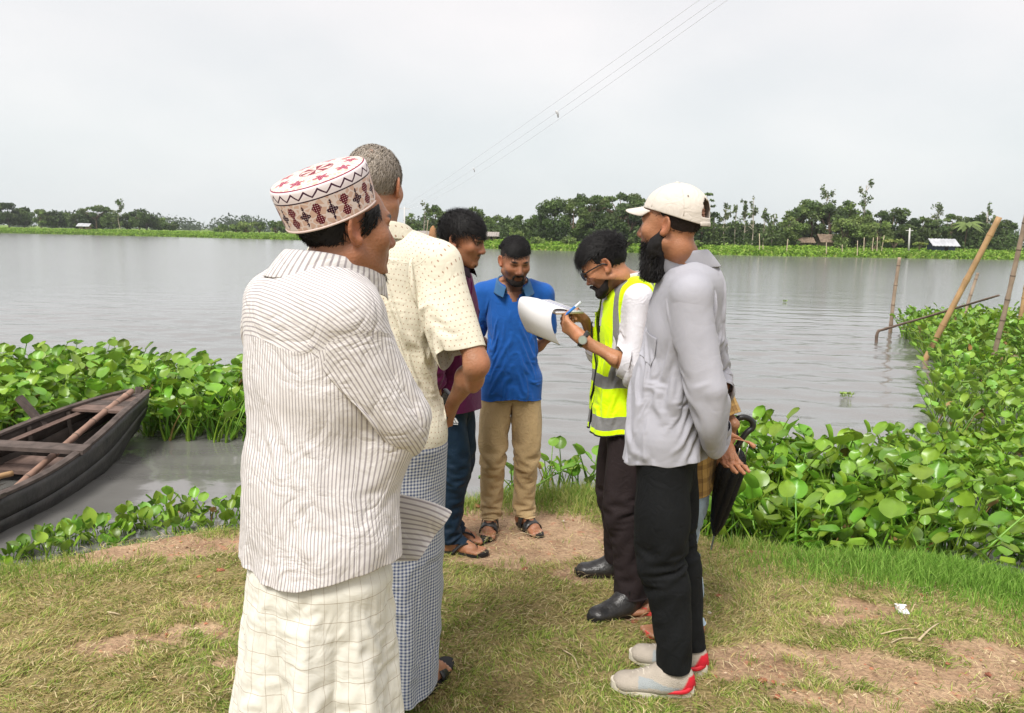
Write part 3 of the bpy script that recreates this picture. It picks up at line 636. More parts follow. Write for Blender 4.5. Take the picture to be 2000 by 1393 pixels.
y = far_y(60) + 4; a_, b_ = at(1777, 446, y), at(1775, 488, y); b_[2] = gz(b_[0], y) - .2
t = thing('power_post', 'white concrete power post on the far shore before dark trees', 'post', tuple(b_))
obj('post', MB().tube([b_, a_], [.14, .10], 8).mesh('post'), mat('concrete', (.55, .54, .52), .9, .2), t); obj('crossarm', MB().box(a_ - (0, 0, .3), (.5, .05, .05)).mesh('crossarm', False), mat('concrete'), t)

# ================================================================ overhead cables
CABLE = mat('cable', (0.85, 0.85, 0.86), .4, .5)
far_pt = at(790, 408, 116)
t0 = thing('power_pole', 'distant power pole where the cables reach the wooded shore', 'pole', (far_pt[0], far_pt[1], gz(far_pt[0], far_pt[1])))
fp = np.array([far_pt[0], far_pt[1], gz(far_pt[0], far_pt[1]) - .3])
obj('post', MB().tube([fp, far_pt + (0, 0, .3)], [.14, .1], 8).mesh('post'), mat('concrete'), t0); obj('crossarm', MB().box(far_pt, (.8, .06, .06)).mesh('crossarm', False), mat('concrete'), t0)
for k, (px, dx, lab) in enumerate([(1366, -.7, 'upper of the three thin grey cables crossing the sky'), (1398, 0, 'middle of the three thin grey cables crossing the sky'), (1421, .7, 'lower of the three thin grey cables crossing the sky')]):
    sag = (.55 + .25 * k) * [0.6, 1.0, 1.15][k]; near = at(px, 0, 17.0) + np.array([0, 0, sag * 4 * (1 / 1.32) * (1 - 1 / 1.32)]); a_ = far_pt + (dx, 0, 0); far2 = a_ + (near - a_) * 1.32
    s = np.linspace(0, 1, 60)[:, None]; P = a_ * (1 - s) + far2 * s; P[:, 2] -= (.55 + .25 * k) * 4 * (s * (1 - s))[:, 0] * [0.6, 1.0, 1.15][k]
    tag(obj('cable', MB().tube(P, .0028 + .006 * (1 - s[:, 0]), 5).mesh('cable'), CABLE), lab, 'cable', 'overhead cables')
    if k == 1:
        for px_, py_i in ((1098, 230), (927, 337)):
            d = np.array([abs(np.array([(v - np.array([0, 0, CAM_Z])) @ CAM_R / ((v - np.array([0, 0, CAM_Z])) @ _f) * LENS_PX + 1000 - px_])[0]) for v in P]); c = P[int(d.argmin())]
            mb = MB().tube([c + (-.05, 0, .05), c, c + (.04, 0, -.08), c + (.05, 0, -.20)], [.03, .05, .04, .02], 8)
            tag(obj('cable_spacer', mb.mesh('cable_spacer'), mat('spacer', (.5, .5, .5), .5)), 'small spacer clamp %s on the cables' % ('higher and nearer' if px_ > 1000 else 'lower and farther'), 'clamp')

# ================================================================ bamboo poles in the water
BAMB = mat('tan_bamboo', (0.40, 0.25, 0.12), .55, .35, vary=.22, vscale=5, bump=.15, bscale=30); BAMB2 = mat('grey_bamboo', (0.33, 0.245, 0.18), .7, .25, vary=.3, vscale=6); BAMB3 = mat('wet_bamboo', (.14, .10, .075), .6, .3, vary=.3)
def bamboo(name, pts, r0, r1, m_, label, cat='bamboo pole', nodes=9, bend=0.0, end_mat=None):
    P = smooth_path(pts, 40); L = np.linspace(0, 1, 40); r = r0 + (r1 - r0) * L
    nodes_t = (np.arange(nodes) + .6) / nodes
    Q_, R2 = [], []
    for k in range(39):
        Q_.append(P[k]); R2.append(r[k])
    Q_.append(P[-1]); R2.append(r[-1]); Q_, R2 = np.array(Q_), np.array(R2)
    for c in nodes_t: R2 = R2 * (1 + .16 * np.exp(-((L - c) / .012) ** 2))
    t = thing(name, label, cat, tuple(P[0]))
    obj('cane', MB().tube(Q_, R2, 10).mesh('cane'), m_, t)
    for c in nodes_t:
        i = min(38, int(c * 39)); d = unit(P[i + 1] - P[i]); a = P[i] * (1 - (c * 39 - i)) + P[i + 1] * (c * 39 - i); rr = r[i] * 1.13
        obj('node_ring', MB().tube([a - d * rr * .25, a, a + d * rr * .25], [rr, rr * 1.1, rr], 10, cap=False).mesh('node_ring'), BAMB3 if m_ is not BAMB else mat('bamboo_node', (.36, .22, .10), .6), t)
    return t
def under(p, q, z=-1.0):
    "continue the line q->p down to z"
    d = np.asarray(p) - np.asarray(q); return np.asarray(p) + d * ((z - p[2]) / d[2])
a_, b_ = at(1805, 706, 12.9), at(1952, 424, 12.4); bamboo('bamboo_pole', [under(a_, b_), a_, (a_ + b_) / 2, b_], .048, .044, BAMB, 'thick tan bamboo pole leaning over the hyacinth mat', nodes=5)
a_, b_ = at(1931, 735, 11.4), at(2006, 415, 10.9); bamboo('bamboo_pole', [under(a_, b_), a_, at(1962, 610, 11.2), b_], .036, .030, BAMB2, 'grey weathered bamboo pole rising out of the mat, cut by the frame', nodes=12)
a_, b_ = at(1738, 655, 16.8), at(1757, 503, 16.6); bamboo('bamboo_pole', [under(a_, b_), a_, at(1746, 580, 16.7), b_], .042, .034, BAMB2, 'thin upright bamboo pole standing in open water', nodes=6)
a_, b_ = at(1884, 612, 17.5), at(1910, 533, 17.5); bamboo('bamboo_pole', [under(a_, b_), a_, b_], .04, .03, BAMB2, 'short bamboo pole poking up behind the thick leaning one', nodes=5)
a_, b_ = at(1997, 600, 17), at(2004, 555, 17); bamboo('bamboo_pole', [under(a_, b_), a_, b_], .05, .04, BAMB, 'stub of bamboo behind the mat at the picture edge', nodes=4)
a_ = at(1711, 690, 15.4); bamboo('bamboo_pole', [under(a_, at(1713, 652, 15.4), -.9), at(1711, 678, 15.4), at(1714, 650, 15.4), at(1728, 643, 15.3), at(1800, 622, 14.6), at(1870, 601, 13.6), at(1951, 577, 12.6)], .034, .016, BAMB3, 'thin dark bent bamboo lying slantwise across the other poles', nodes=9)

# ================================================================ water hyacinth
HY = mat('hyacinth_leaf', (0.165, 0.315, 0.028), 0.32, 0.5, objrand=0.40, translucent=0.28, vary=.16, vscale=14)
HYS = mat('hyacinth_leaf_far', rough=0.36, spec=0.45, attr=True, translucent=0.24)
def leaf_arrays(h, s, tilt, cup, spread):
    "one hyacinth leaf: petiole from the origin, round blade on top"
    t = np.linspace(0, 1, 5); P = np.stack([0.02 * np.sin(t * 3), spread * h * t ** 1.6, h * t], -1)
    V1, Q1, T1 = tube_arrays(P, .012 * s / .12 * np.array([1.1, 1.25, .8, .5, .4]), 5, cap=False)
    rows, cols_ = 6, 5; V = []
    d = np.array([0, math.sin(tilt), math.cos(tilt)]); nrm = np.array([0, -math.cos(tilt), math.sin(tilt)])
    for i in range(rows):
        a = i / (rows - 1); w = s * .56 * (math.sin(math.pi * min(1, a * .86 + .13)) ** .62) * (1 if i < rows - 1 else .06)
        for j in range(cols_):
            b = (j / (cols_ - 1) - .5) * 2
            V.append(P[-1] + d * s * (a - .04 * (1 - abs(b)) * (a < .1)) + np.array([1, 0, 0]) * w * b + nrm * s * (cup * b * b * .5 - .16 * a * a + .05 * b * math.sin(a * 5)))
    V = np.array(V); Q2 = np.array([[i * cols_ + j, i * cols_ + j + 1, (i + 1) * cols_ + j + 1, (i + 1) * cols_ + j] for i in range(rows - 1) for j in range(cols_ - 1)])
    return np.concatenate([V1, V]), np.concatenate([Q1, Q2 + len(V1)])
HCL = (.10, .20, .30, .42)
LEAVES = {}
for hc in range(4):
    for k in range(5):
        big = RNG.uniform(.082, .125)
        V, Qd = leaf_arrays(HCL[hc] * RNG.uniform(.9, 1.1), big, RNG.uniform(.25, 1.2), RNG.uniform(.1, .5), RNG.uniform(.15, .45))
        me = mesh('leaf', V, Qd, True); me.materials.append(HY); LEAVES[hc, k] = (V, Qd, me)
        if k < 2: m2 = mesh('leaf', V * np.array([.8, .8, .8]), Qd, True); m2.materials.append(mat('withered_leaf', (0.30, 0.21, 0.075), .7, .2, objrand=.35, vary=.4, vscale=25, dark=(.14, .075, .03))); LEAVES[hc, k + 5] = (V * np.array([.8, .8, .8]), Qd, m2)
class Hy:
    things = []; stuff = []
HYN = []
def plants(pts, hgt, nl, label, group, size=1.0):
    for (x, y, z), h in zip(pts, hgt):
        HYN.append((x, y, z, h, nl, label, group, size))
def inside(poly, x, y):
    r = np.zeros(len(x), bool); n = len(poly)
    for i in range(n):
        (x1, y1), (x2, y2) = poly[i], poly[(i + 1) % n]
        c = ((y1 > y) != (y2 > y)) & (x < (x2 - x1) * (y - y1) / (y2 - y1 + 1e-12) + x1); r ^= c
    return r
def scatter(poly, n, mind, seed):
    r = np.random.default_rng(seed); poly = np.asarray(poly); lo, hi = poly.min(0), poly.max(0); P = []
    c = r.uniform(lo, hi, (n * 30, 2)); c = c[inside([tuple(p) for p in poly], c[:, 0], c[:, 1])]
    for q in c:
        if len(P) >= n: break
        if not P or np.min(np.sum((np.array(P) - q) ** 2, 1)) > mind ** 2: P.append(q)
    return np.array(P)
def wtr(P, dz=-.06): return np.concatenate([P, np.full((len(P), 1), WATER_Z + dz)], 1)
# mat beside the boat
LEFT = [(-2.3, 7.2), (-2.75, 7.0), (-3.25, 6.95), (-3.7, 7.4), (-4.2, 7.0), (-4.9, 6.1), (-6.2, 5.9), (-7.6, 6.6), (-8.4, 9.3), (-6.9, 10.0), (-5.2, 10.0), (-3.6, 9.3), (-2.2, 8.7)]
P = scatter(LEFT, 480, .125, 3); dcl = np.linalg.norm(P - np.array([-4.3, 8.0]), axis=1)
plants(wtr(P), (.33 + .12 * RNG.uniform(-1, 1, len(P))) - .05 * sm(8.5, 10, P[:, 1]), 8, 'leafy water hyacinth in the tall mat beyond the wooden boat', 'hyacinth mat beyond the boat', 1.15)
# clump by the bank behind the umbrella
RCL = [(1.02, 4.55), (1.35, 4.28), (1.9, 4.26), (2.5, 4.25), (2.85, 4.5), (3.05, 5.1), (2.9, 5.8), (2.6, 6.3), (1.7, 6.55), (1.15, 6.2), (.98, 5.3)]
P = scatter(RCL, 150, .11, 5)
plants(wtr(P), .42 + .10 * RNG.uniform(-1, 1, len(P)) - .08 * sm(4.9, 4.2, P[:, 1]), 8, 'large glossy water hyacinth in the clump by the umbrella', 'hyacinth clump by the umbrella', 1.0)
# low leaves right of it
LOW = [(2.9, 4.1), (3.1, 4.9), (3.3, 5.6), (3.2, 6.6), (3.6, 7.3), (4.6, 7.6), (6.2, 7.6), (6.2, 4.0), (4.2, 3.5), (3.2, 3.7), (2.75, 3.95)]
P = scatter(LOW, 460, .085, 7); gap = fbm(P * 1.3, 2, 77) > .12; P = P[gap & ~((np.abs(P[:, 0] - 3.22) < .20) & (np.abs(P[:, 1] - 5.5) < .28))]
plants(wtr(P), .13 + .07 * RNG.uniform(-1, 1, len(P)), 8, 'low spreading water hyacinth at the right edge of the bank', 'low hyacinths beside the long grass', .82)
# large mat with the bamboo poles
MATR = [(4.3, 7.4), (4.75, 8.6), (5.5, 9.9), (6.6, 11.6), (7.0, 12.8), (7.7, 14.4), (8.3, 16.4), (9.2, 17.6), (11, 18.4), (15.5, 18.6), (15.5, 14), (11, 8), (9, 6.5), (6, 7.0)]
P = scatter(MATR, 900, .16, 9)
plants(wtr(P), .30 + .12 * RNG.uniform(-1, 1, len(P)) + .12 * sm(9, 15, P[:, 1]) + .1 * sm(5, 8, P[:, 0]), 8, 'water hyacinth in the big mat around the bamboo poles', 'hyacinth mat around the poles', 1.0)
def shore(px, py):
    "where a photo pixel meets the bank or, beyond it, the water"
    p = gp(px, py, -.15)
    for _ in range(12): p = gp(px, py, .5 * p[2] + .5 * max(gz(p[0], p[1]), WATER_Z))
    return p
# fringe along the near bank on the left, and sprigs behind the men
F1 = np.array([shore(px, py)[:2] for px, py in [(20, 1100), (60, 1085), (100, 1075), (140, 1085), (160, 1062), (190, 1058), (225, 1050), (240, 1040), (268, 1036), (290, 1030), (310, 1025), (330, 1040), (352, 1032), (372, 1040), (395, 1028), (420, 1036), (445, 1030), (470, 1030), (500, 1025), (130, 1050), (205, 1035), (345, 1012), (10, 1120), (35, 1092), (80, 1066), (115, 1062), (150, 1040), (175, 1045), (200, 1062), (255, 1020), (275, 1010), (300, 1008), (322, 1004), (360, 1018), (385, 1012), (410, 1010), (435, 1012), (455, 1008), (250, 1058), (215, 1075), (90, 1100), (365, 1000), (372, 985)]])
P3 = np.concatenate([F1, np.maximum(ground_z(F1[:, 0], F1[:, 1]), WATER_Z - .03)[:, None]], 1)
plants(P3, .055 + .05 * RNG.uniform(-.6, 1, len(P3)), 5, 'small water hyacinth at the sandy edge between boat and bank', 'hyacinth fringe on the sandy edge', .66)
F2 = np.array([shore(px, py)[:2] for px, py in [(1075, 935), (1062, 960), (1095, 950), (1112, 962), (1132, 955), (1150, 948), (1170, 955), (1195, 950), (1210, 960), (1010, 965), (985, 962), (1400, 1030), (1420, 1000), (1395, 1050)]])
P3 = np.concatenate([F2, np.maximum(ground_z(F2[:, 0], F2[:, 1]), WATER_Z - .03)[:, None]], 1)
plants(P3, .20 + .10 * RNG.uniform(-1, 1, len(P3)), 5, 'water hyacinth sprig rooted at the bank behind the men', 'hyacinth sprigs behind the men', .85)
def in_view(x, y):
    return abs(x / max(y, .1)) < .72
HYN = [q for q in HYN if abs(q[0] / q[1]) < 1.15]
hd = np.array([math.hypot(q[0], q[1]) / q[7] + (2.0 if not in_view(q[0], q[1]) else 0) for q in HYN]); order = np.argsort(hd)
sv, sq, scl, off = [], [], [], 0
for rank, k in enumerate(order):
    x, y, z, h, nl, label, group, size = HYN[k]
    single = rank < 300
    if single:
        t = thing('water_hyacinth', label, 'water plant', (x, y, z), group)
    for i in range(nl):
        hs_ = (h + .06) * RNG.uniform(.60, 1.12); hc = int(np.argmin([abs(c_ - hs_) for c_ in HCL])); v = (hc, int(RNG.integers(5)) if RNG.uniform() > .035 else 5 + int(RNG.integers(2))); a = i / nl * 6.283 + RNG.normal(0, .4); ws = size * RNG.uniform(.62, 1.22); zs = hs_ / HCL[hc] * .5 + .5 * ws
        lean = RNG.normal(.12, .20)
        Rm = rot('Z', math.degrees(a)) @ rot('X', -math.degrees(lean))
        if single:
            o = bpy.data.objects.new('leaf', LEAVES[v][2]); COL.objects.link(o); o.parent = t
            o.matrix_local = Matrix.Translation((RNG.normal(0, .03), RNG.normal(0, .03), 0)) @ Matrix(Rm.tolist()).to_4x4() @ Matrix.Diagonal((ws, ws, zs, 1))
        else:
            V, Qd, _ = LEAVES[v]; V = (V * np.array([ws, ws, zs])) @ Rm.T + np.array([x + RNG.normal(0, .03), y + RNG.normal(0, .03), z])
            sv.append(V); sq.append(Qd + off); off += len(V); scl.append(np.tile((np.array([0.17, 0.32, 0.028]) if v[1] < 5 else np.array([.28, .19, .07])) * RNG.uniform(.62, 1.34) * np.array([RNG.uniform(.85, 1.25), 1, RNG.uniform(.8, 1.5)]), (len(V), 1)))
tag(obj('hyacinth_mass', mesh('hyacinth_mass', np.concatenate(sv), np.concatenate(sq), True, col=np.concatenate(scl)), HYS), 'dense floating mass of water hyacinth leaves farther out on the river', 'water plants', kind='stuff')
# loose floating sprigs on open water
for k, (px, py, lab) in enumerate([(1532, 591, 'small floating sprig of weed far out on the open water'), (1652, 778, 'floating tuft of weed on the water near the clump')]):
    q = gp(px, py, WATER_Z); mb = MB()
    for i in range(16):
        a = RNG.uniform(0, 6.28); c = q + np.array([RNG.uniform(-.06, .06), RNG.uniform(-.05, .05), .02]); V, Qd, _ = LEAVES[0, i % 5]; mb.add(V * np.array([.45, .45, .30]) @ rot('Z', math.degrees(a)).T + c, Qd)
    tag(obj('floating_weed', mb.mesh('floating_weed'), mat('floating_weed', (.24, .34, .08), .5, .3)), lab, 'weed')
# ================================================================ wooden boat
TAR = mat('tarred_plank', (0.022, 0.021, 0.021), .55, .4, bump=.5, bscale=25, vary=.9, vscale=7, dark=(.055, .05, .046)); OLDW = mat('weathered_wood', (0.085, 0.066, 0.057), .8, .25, bump=.5, bscale=35, vary=.35, vscale=12)
BROWNW = mat('brown_wood', (0.135, 0.092, 0.075), .75, .25, bump=.4, bscale=40, vary=.3, vscale=14); INW = mat('boat_inside', (0.05, 0.040, 0.034), .8, .2, bump=.4, bscale=25, vary=.35, vscale=10)
BOW = np.array([-3.53, 7.02, -.02]); AX = unit(np.array([-.115, -1, 0])); SD = np.array([AX[1], -AX[0], 0]) * -1      # SD points to the near (right) side
if SD[0] < 0: SD = -SD
BL = 4.7
def hb(s): return 0.53 * np.clip(np.sin(np.pi * np.clip(s * .92 + .03, 0, 1)), 0, 1) ** .72 * (1 - .25 * sm(.75, 1, s))
def sheer(s): return -.13 + .19 * (1 - sm(0, .42, s)) + .10 * sm(.6, 1, s)
def keel(s): return -.66 + .34 * (1 - sm(0, .22, s)) + .2 * sm(.8, 1, s)
def hull(s, v, side, inset=0.0):
    "point on the hull: s along, v 0 keel .. 1 gunwale"
    w = (hb(s) - inset) * (np.sin(v * np.pi / 2) ** .75); z = keel(s) + inset + (sheer(s) - keel(s) - inset) * (1 - np.cos(v * np.pi / 2)) ** .9
    base = BOW + AX * (s * BL)[..., None] if np.ndim(s) else BOW + AX * s * BL
    rake = -AX * (.22 * (1 - sm(0, .15, s)) * (v - .6))[..., None] if np.ndim(s) else -AX * .22 * (1 - sm(0, .15, s)) * (v - .6)
    return base + rake + SD * (side * w)[..., None] + np.stack([0 * z, 0 * z, z], -1)
boat = thing('wooden_boat', 'old tarred wooden rowing boat moored against the hyacinth mat', 'boat', tuple(BOW + AX * BL / 2 + np.array([0, 0, -.6])))
ss = np.linspace(0.0, 1, 40)
for side in (-1, 1):
    ne = 5
    for k in range(ne):
        v0, v1 = k / ne, (k + 1) / ne - .006; m_ = 4; vv = np.linspace(v0, v1, m_); th = .022; bulge = .012 * (k % 2)
        A = np.stack([hull(ss, np.full(40, v), side) + SD * side * (bulge + .004 * k) for v in vv], 1); Bq = np.stack([hull(ss, np.full(40, v), side, th) for v in vv], 1)
        V = np.concatenate([A.reshape(-1, 3), Bq.reshape(-1, 3)]); o_ = 40 * m_; i, j = np.meshgrid(np.arange(39), np.arange(m_ - 1), indexing='ij'); i, j = i.ravel(), j.ravel()
        q1 = np.stack([i * m_ + j, i * m_ + j + 1, (i + 1) * m_ + j + 1, (i + 1) * m_ + j], -1); q2 = q1[:, ::-1] + o_
        e_ = np.arange(39); q3 = np.stack([e_ * m_ + m_ - 1, e_ * m_ + m_ - 1 + o_, (e_ + 1) * m_ + m_ - 1 + o_, (e_ + 1) * m_ + m_ - 1], -1); q4 = np.stack([e_ * m_, (e_ + 1) * m_, (e_ + 1) * m_ + o_, e_ * m_ + o_], -1)
        me = mesh('hull_plank', V, np.concatenate([q1, q2, q3, q4]), True); o = obj('hull_plank', me, [TAR, INW], boat)
        mi = np.zeros(len(me.polygons), np.int32); mi[len(q1):len(q1) * 2] = 1; me.polygons.foreach_set('material_index', mi)
    # gunwale rail, inner stringer with gaps
    P = hull(ss, np.ones(40), side, .012) + np.array([0, 0, .014]); obj('gunwale', MB().tube(P, .026, 6, flat=(.75, 1.3)).mesh('gunwale', False), OLDW, boat)
    P = hull(np.linspace(.10, .97, 30), np.full(30, .93), side, .085); obj('inner_rail', MB().tube(P, .02, 4, flat=(1.0, 1.2)).mesh('inner_rail', False), BROWNW, boat)
    for s in np.linspace(.12, .95, 12):
        P = np.stack([hull(s, v, side, .035) for v in np.linspace(.05, .98, 7)]); obj('rib', MB().tube(P, .022, 4).mesh('rib', False), INW, boat)
P = np.stack([hull(0.0, v, 0) - AX * .012 for v in np.linspace(0, 1.0, 8)]); P[-1, 2] += .05; obj('stem_post', MB().tube(P, .035, 6).mesh('stem_post', False), OLDW, boat)
def slab(name, pts_a, pts_b, th, m_, parent):
    "plank between two end edges (each two points)"
    a0, a1, b0, b1 = [np.asarray(p, float) for p in (*pts_a, *pts_b)]
    t_ = np.array([0, 0, th]); V = np.array([a0, a1, b1, b0, a0 - t_, a1 - t_, b1 - t_, b0 - t_])
    return obj(name, mesh(name, V, np.array([[0, 3, 2, 1], [4, 5, 6, 7], [0, 1, 5, 4], [1, 2, 6, 5], [2, 3, 7, 6], [3, 0, 4, 7]]), False), m_, parent)
# foredeck boards
up = np.array([0, 0, .012])
for k in range(4):
    s0, s1 = .012 + k * .026, .012 + (k + 1) * .026 - .002
    slab('deck_board', (hull(s0, .985, -1, .02) + up, hull(s0, .985, 1, .02) + up), (hull(s1, .985, -1, .02) + up, hull(s1, .985, 1, .02) + up), .022, BROWNW if k % 2 else OLDW, boat)
# thwarts
for s, wd, m_, ex, nm in [(.290, .013, OLDW, .04, 'thwart'), (.235, .018, BROWNW, -.06, 'seat_board'), (.27, .012, BROWNW, -.10, 'seat_board'), (.50, .022, OLDW, .03, 'thwart'), (.53, .02, BROWNW, -.05, 'seat_board'), (.70, .03, OLDW, .02, 'thwart')]:
    dz = np.array([0, 0, .035 if nm == 'thwart' else -.10])
    f = lambda s_, sd: hull(s_, 1.0 if nm == 'thwart' else .86, sd, -ex) + dz
    slab(nm, (f(s - wd, -1), f(s - wd, 1)), (f(s + wd, -1), f(s + wd, 1)), .03, m_, boat)
for k in range(6):
    w = -.30 + k * .12
    P = [BOW + AX * BL * s + SD * w * min(1, hb(s) / .55) + np.array([0, 0, -.40]) for s in (.12, .3, .5, .75, .92)]
    obj('floor_board', MB().tube(smooth_path(P, 12), .045, 4, flat=(.35, 1.2)).mesh('floor_board', False), INW, boat)
# oarlock post with broken board on the far side
a_ = hull(.17, 1.0, -1); obj('oar_post', MB().box(a_ + np.array([-.06, .02, .06]), (.022, .03, .16), rot('Y', -38)).mesh('oar_post', False), OLDW, boat)
# poles lying in the boat
a_, b_ = BOW + AX * .05 + np.array([.02, 0, .10]), BOW + AX * 2.05 + SD * .22 + np.array([0, 0, -.34])
bamboo('bamboo_punt_pole', [a_, a_ * .62 + b_ * .38 + (0, 0, .02), b_], .026, .024, mat('reddish_bamboo', (.27, .165, .12), .6, .3, vary=.25, vscale=8), 'brown bamboo punt pole lying from the bow down into the boat', 'pole', 8)
a_, b_ = BOW + AX * 1.55 + SD * .02 + np.array([0, 0, -.22]), BOW + AX * 2.6 - SD * .42 + np.array([0, 0, -.20])
bamboo('bamboo_rod', [a_, (a_ + b_) / 2, b_], .022, .022, BAMB, 'short yellow bamboo rod lying inside the boat', 'pole', 4)
# rope
P = []; c = BOW + AX * 1.95 + SD * .16 + np.array([0, 0, -.30])
for k in range(90):
    a = k * .55; P.append(c + np.array([math.cos(a) * (.05 + .02 * math.sin(k * .13)), math.sin(a) * .06, .025 * math.sin(k * .31) + k * .0006]))
tag(obj('rope_coil', MB().tube(np.array(P), .009, 5).mesh('rope_coil'), mat('rope', (.12, .10, .08), .9, .1, bump=.5, bscale=90)), 'tangled dark rope heaped on the floor of the boat', 'rope')
# ================================================================ figure toolkit: signed-distance bodies and draped cloth
def smin(a, b, k):
    if k <= 0: return np.minimum(a, b)
    h = np.clip(.5 + .5 * (b - a) / k, 0, 1); return b * (1 - h) + a * h - k * h * (1 - h)
class SDF:
    "list of rounded primitives blended in order"
    def __init__(s): s.p = []
    def cap(s, a, b, ra, rb=None, k=.02, op='+', sq=None):
        "tapered capsule; sq = (axis, factor) flattens its section along an axis"
        a, b = np.asarray(a, np.float32), np.asarray(b, np.float32); rb = ra if rb is None else rb
        ba = b - a; l2 = float(ba @ ba) + 1e-9
        if sq is not None: ax, fc = unit(np.asarray(sq[0], float)).astype(np.float32), np.float32(sq[1])
        def fn(P):
            pa = P - a; h = np.clip((pa @ ba) / l2, 0, 1); q = pa - h[:, None] * ba
            if sq is not None:
                w = q @ ax; q = q + ax * (w * (1 / fc - 1))[:, None]
            d = np.sqrt((q * q).sum(1)) - (ra + (rb - ra) * h)
            return d * fc if sq is not None and fc < 1 else d
        r = max(ra, rb) * (max(1, sq[1]) if sq is not None else 1)
        s.p.append((fn, np.minimum(a, b) - r, np.maximum(a, b) + r, k, op)); return s
    def ell(s, c, r, R=None, k=.02, op='+'):
        c = np.asarray(c, np.float32); r = np.asarray(r, np.float32); Rm = np.eye(3, dtype=np.float32) if R is None else np.asarray(R, np.float32)
        def fn(P):
            q = (P - c) @ Rm; k0 = np.sqrt(((q / r) ** 2).sum(1)); k1 = np.sqrt(((q / r ** 2) ** 2).sum(1)) + 1e-9
            return k0 * (k0 - 1) / k1
        m = float(r.max()); s.p.append((fn, c - m, c + m, k, op)); return s
    def __call__(s, P):
        P = np.asarray(P, np.float32); d = np.full(len(P), 1.0, np.float32)
        for fn, lo, hi, k, op in s.p:
            mg = .07 + k
            m = np.all((P > lo - mg) & (P < hi + mg), axis=1)
            if not m.any(): continue
            v = fn(P[m])
            d[m] = smin(d[m], v, k) if op == '+' else -smin(-d[m], v, k)
        return d
    def cells(s, C, half, P3):
        "evaluate points grouped in cells: C centres (m,3), P3 (m,k,3)"
        C = C.astype(np.float32); P3 = P3.astype(np.float32); m_, k_ = P3.shape[:2]; d = np.full((m_, k_), 1.0, np.float32)
        for fn, lo, hi, k, op in s.p:
            mg = .03 + k + half
            m = np.flatnonzero((C[:, 2] > lo[2] - mg) & (C[:, 2] < hi[2] + mg))
            if len(m): q = C[m]; m = m[(q[:, 0] > lo[0] - mg) & (q[:, 0] < hi[0] + mg) & (q[:, 1] > lo[1] - mg) & (q[:, 1] < hi[1] + mg)]
            if not len(m): continue
            v = fn(P3[m].reshape(-1, 3)).reshape(-1, k_)
            d[m] = smin(d[m], v, k) if op == '+' else -smin(-d[m], v, k)
        return d
    def bounds(s):
        a = [q for q in s.p if q[4] == '+']; return np.min([q[1] for q in a], 0), np.max([q[2] for q in a], 0)
def sdf_mesh(fn, lo, hi, vox, disp=None):
    "quads of the zero surface, evaluated only near the surface"
    lo = np.asarray(lo, float) - vox * 4; n = np.ceil((np.asarray(hi, float) + vox * 4 - lo) / (vox * 4)).astype(int); c = vox * 4
    g = np.stack(np.meshgrid(*[np.arange(k) for k in n], indexing='ij'), -1).reshape(-1, 3)
    d = fn(lo + (g + .375) * c); act = np.abs(d) < c * 1.35
    A = np.repeat(np.repeat(np.repeat(np.where(d > 0, c, -c).reshape(n), 4, 0), 4, 1), 4, 2).astype(np.float32)
    ga = g[act]; o4 = np.stack(np.meshgrid(*[np.arange(4)] * 3, indexing='ij'), -1).reshape(-1, 3)
    idx = (ga[:, None] * 4 + o4[None]).reshape(-1, 3)
    A[idx[:, 0], idx[:, 1], idx[:, 2]] = fn.cells(lo + (ga + .375) * c, c, (lo + idx * vox).reshape(-1, 64, 3)).ravel() if isinstance(fn, SDF) else fn(lo + idx * vox)
    gr = openvdb.FloatGrid(float(c)); gr.copyFromArray(A)
    P, Qd = gr.convertToQuads(isovalue=0.0)
    P = lo + np.asarray(P, float) * vox; Qd = np.asarray(Qd, np.int32)
    # orient outward
    a = P[Qd[:, 0]]; nrm = np.cross(P[Qd[:, 1]] - a, P[Qd[:, 3]] - a); i = RNG.integers(len(Qd), size=min(400, len(Qd)))
    cen = P[Qd[i]].mean(1); s = fn(cen + unit(nrm[i]) * vox) - fn(cen - unit(nrm[i]) * vox)
    if np.median(s) < 0: Qd = Qd[:, ::-1]
    return P, Qd
class Grid:
    "sampled distance field for collisions"
    def __init__(s, fn, lo, hi, h=.02):
        s.lo = np.asarray(lo, np.float32) - .06; s.h = h; s.n = np.ceil((np.asarray(hi) + .06 - s.lo) / h).astype(int) + 1
        g = np.stack(np.meshgrid(*[np.arange(k) for k in s.n], indexing='ij'), -1).reshape(-1, 3)
        s.d = fn(s.lo + g * h).reshape(s.n).astype(np.float32)
        s.g = np.stack(np.gradient(s.d, h), -1).astype(np.float32)
    def __call__(s, P):
        q = (P - s.lo) / s.h; q = np.clip(q, 0, s.n - 1.001); i = q.astype(int); f = (q - i).astype(np.float32)
        d = 0; g = 0
        for dx in (0, 1):
            for dy in (0, 1):
                for dz in (0, 1):
                    w = (f[:, 0] if dx else 1 - f[:, 0]) * (f[:, 1] if dy else 1 - f[:, 1]) * (f[:, 2] if dz else 1 - f[:, 2])
                    d = d + w * s.d[i[:, 0] + dx, i[:, 1] + dy, i[:, 2] + dz]; g = g + w[:, None] * s.g[i[:, 0] + dx, i[:, 1] + dy, i[:, 2] + dz]
        return d, unit(g)
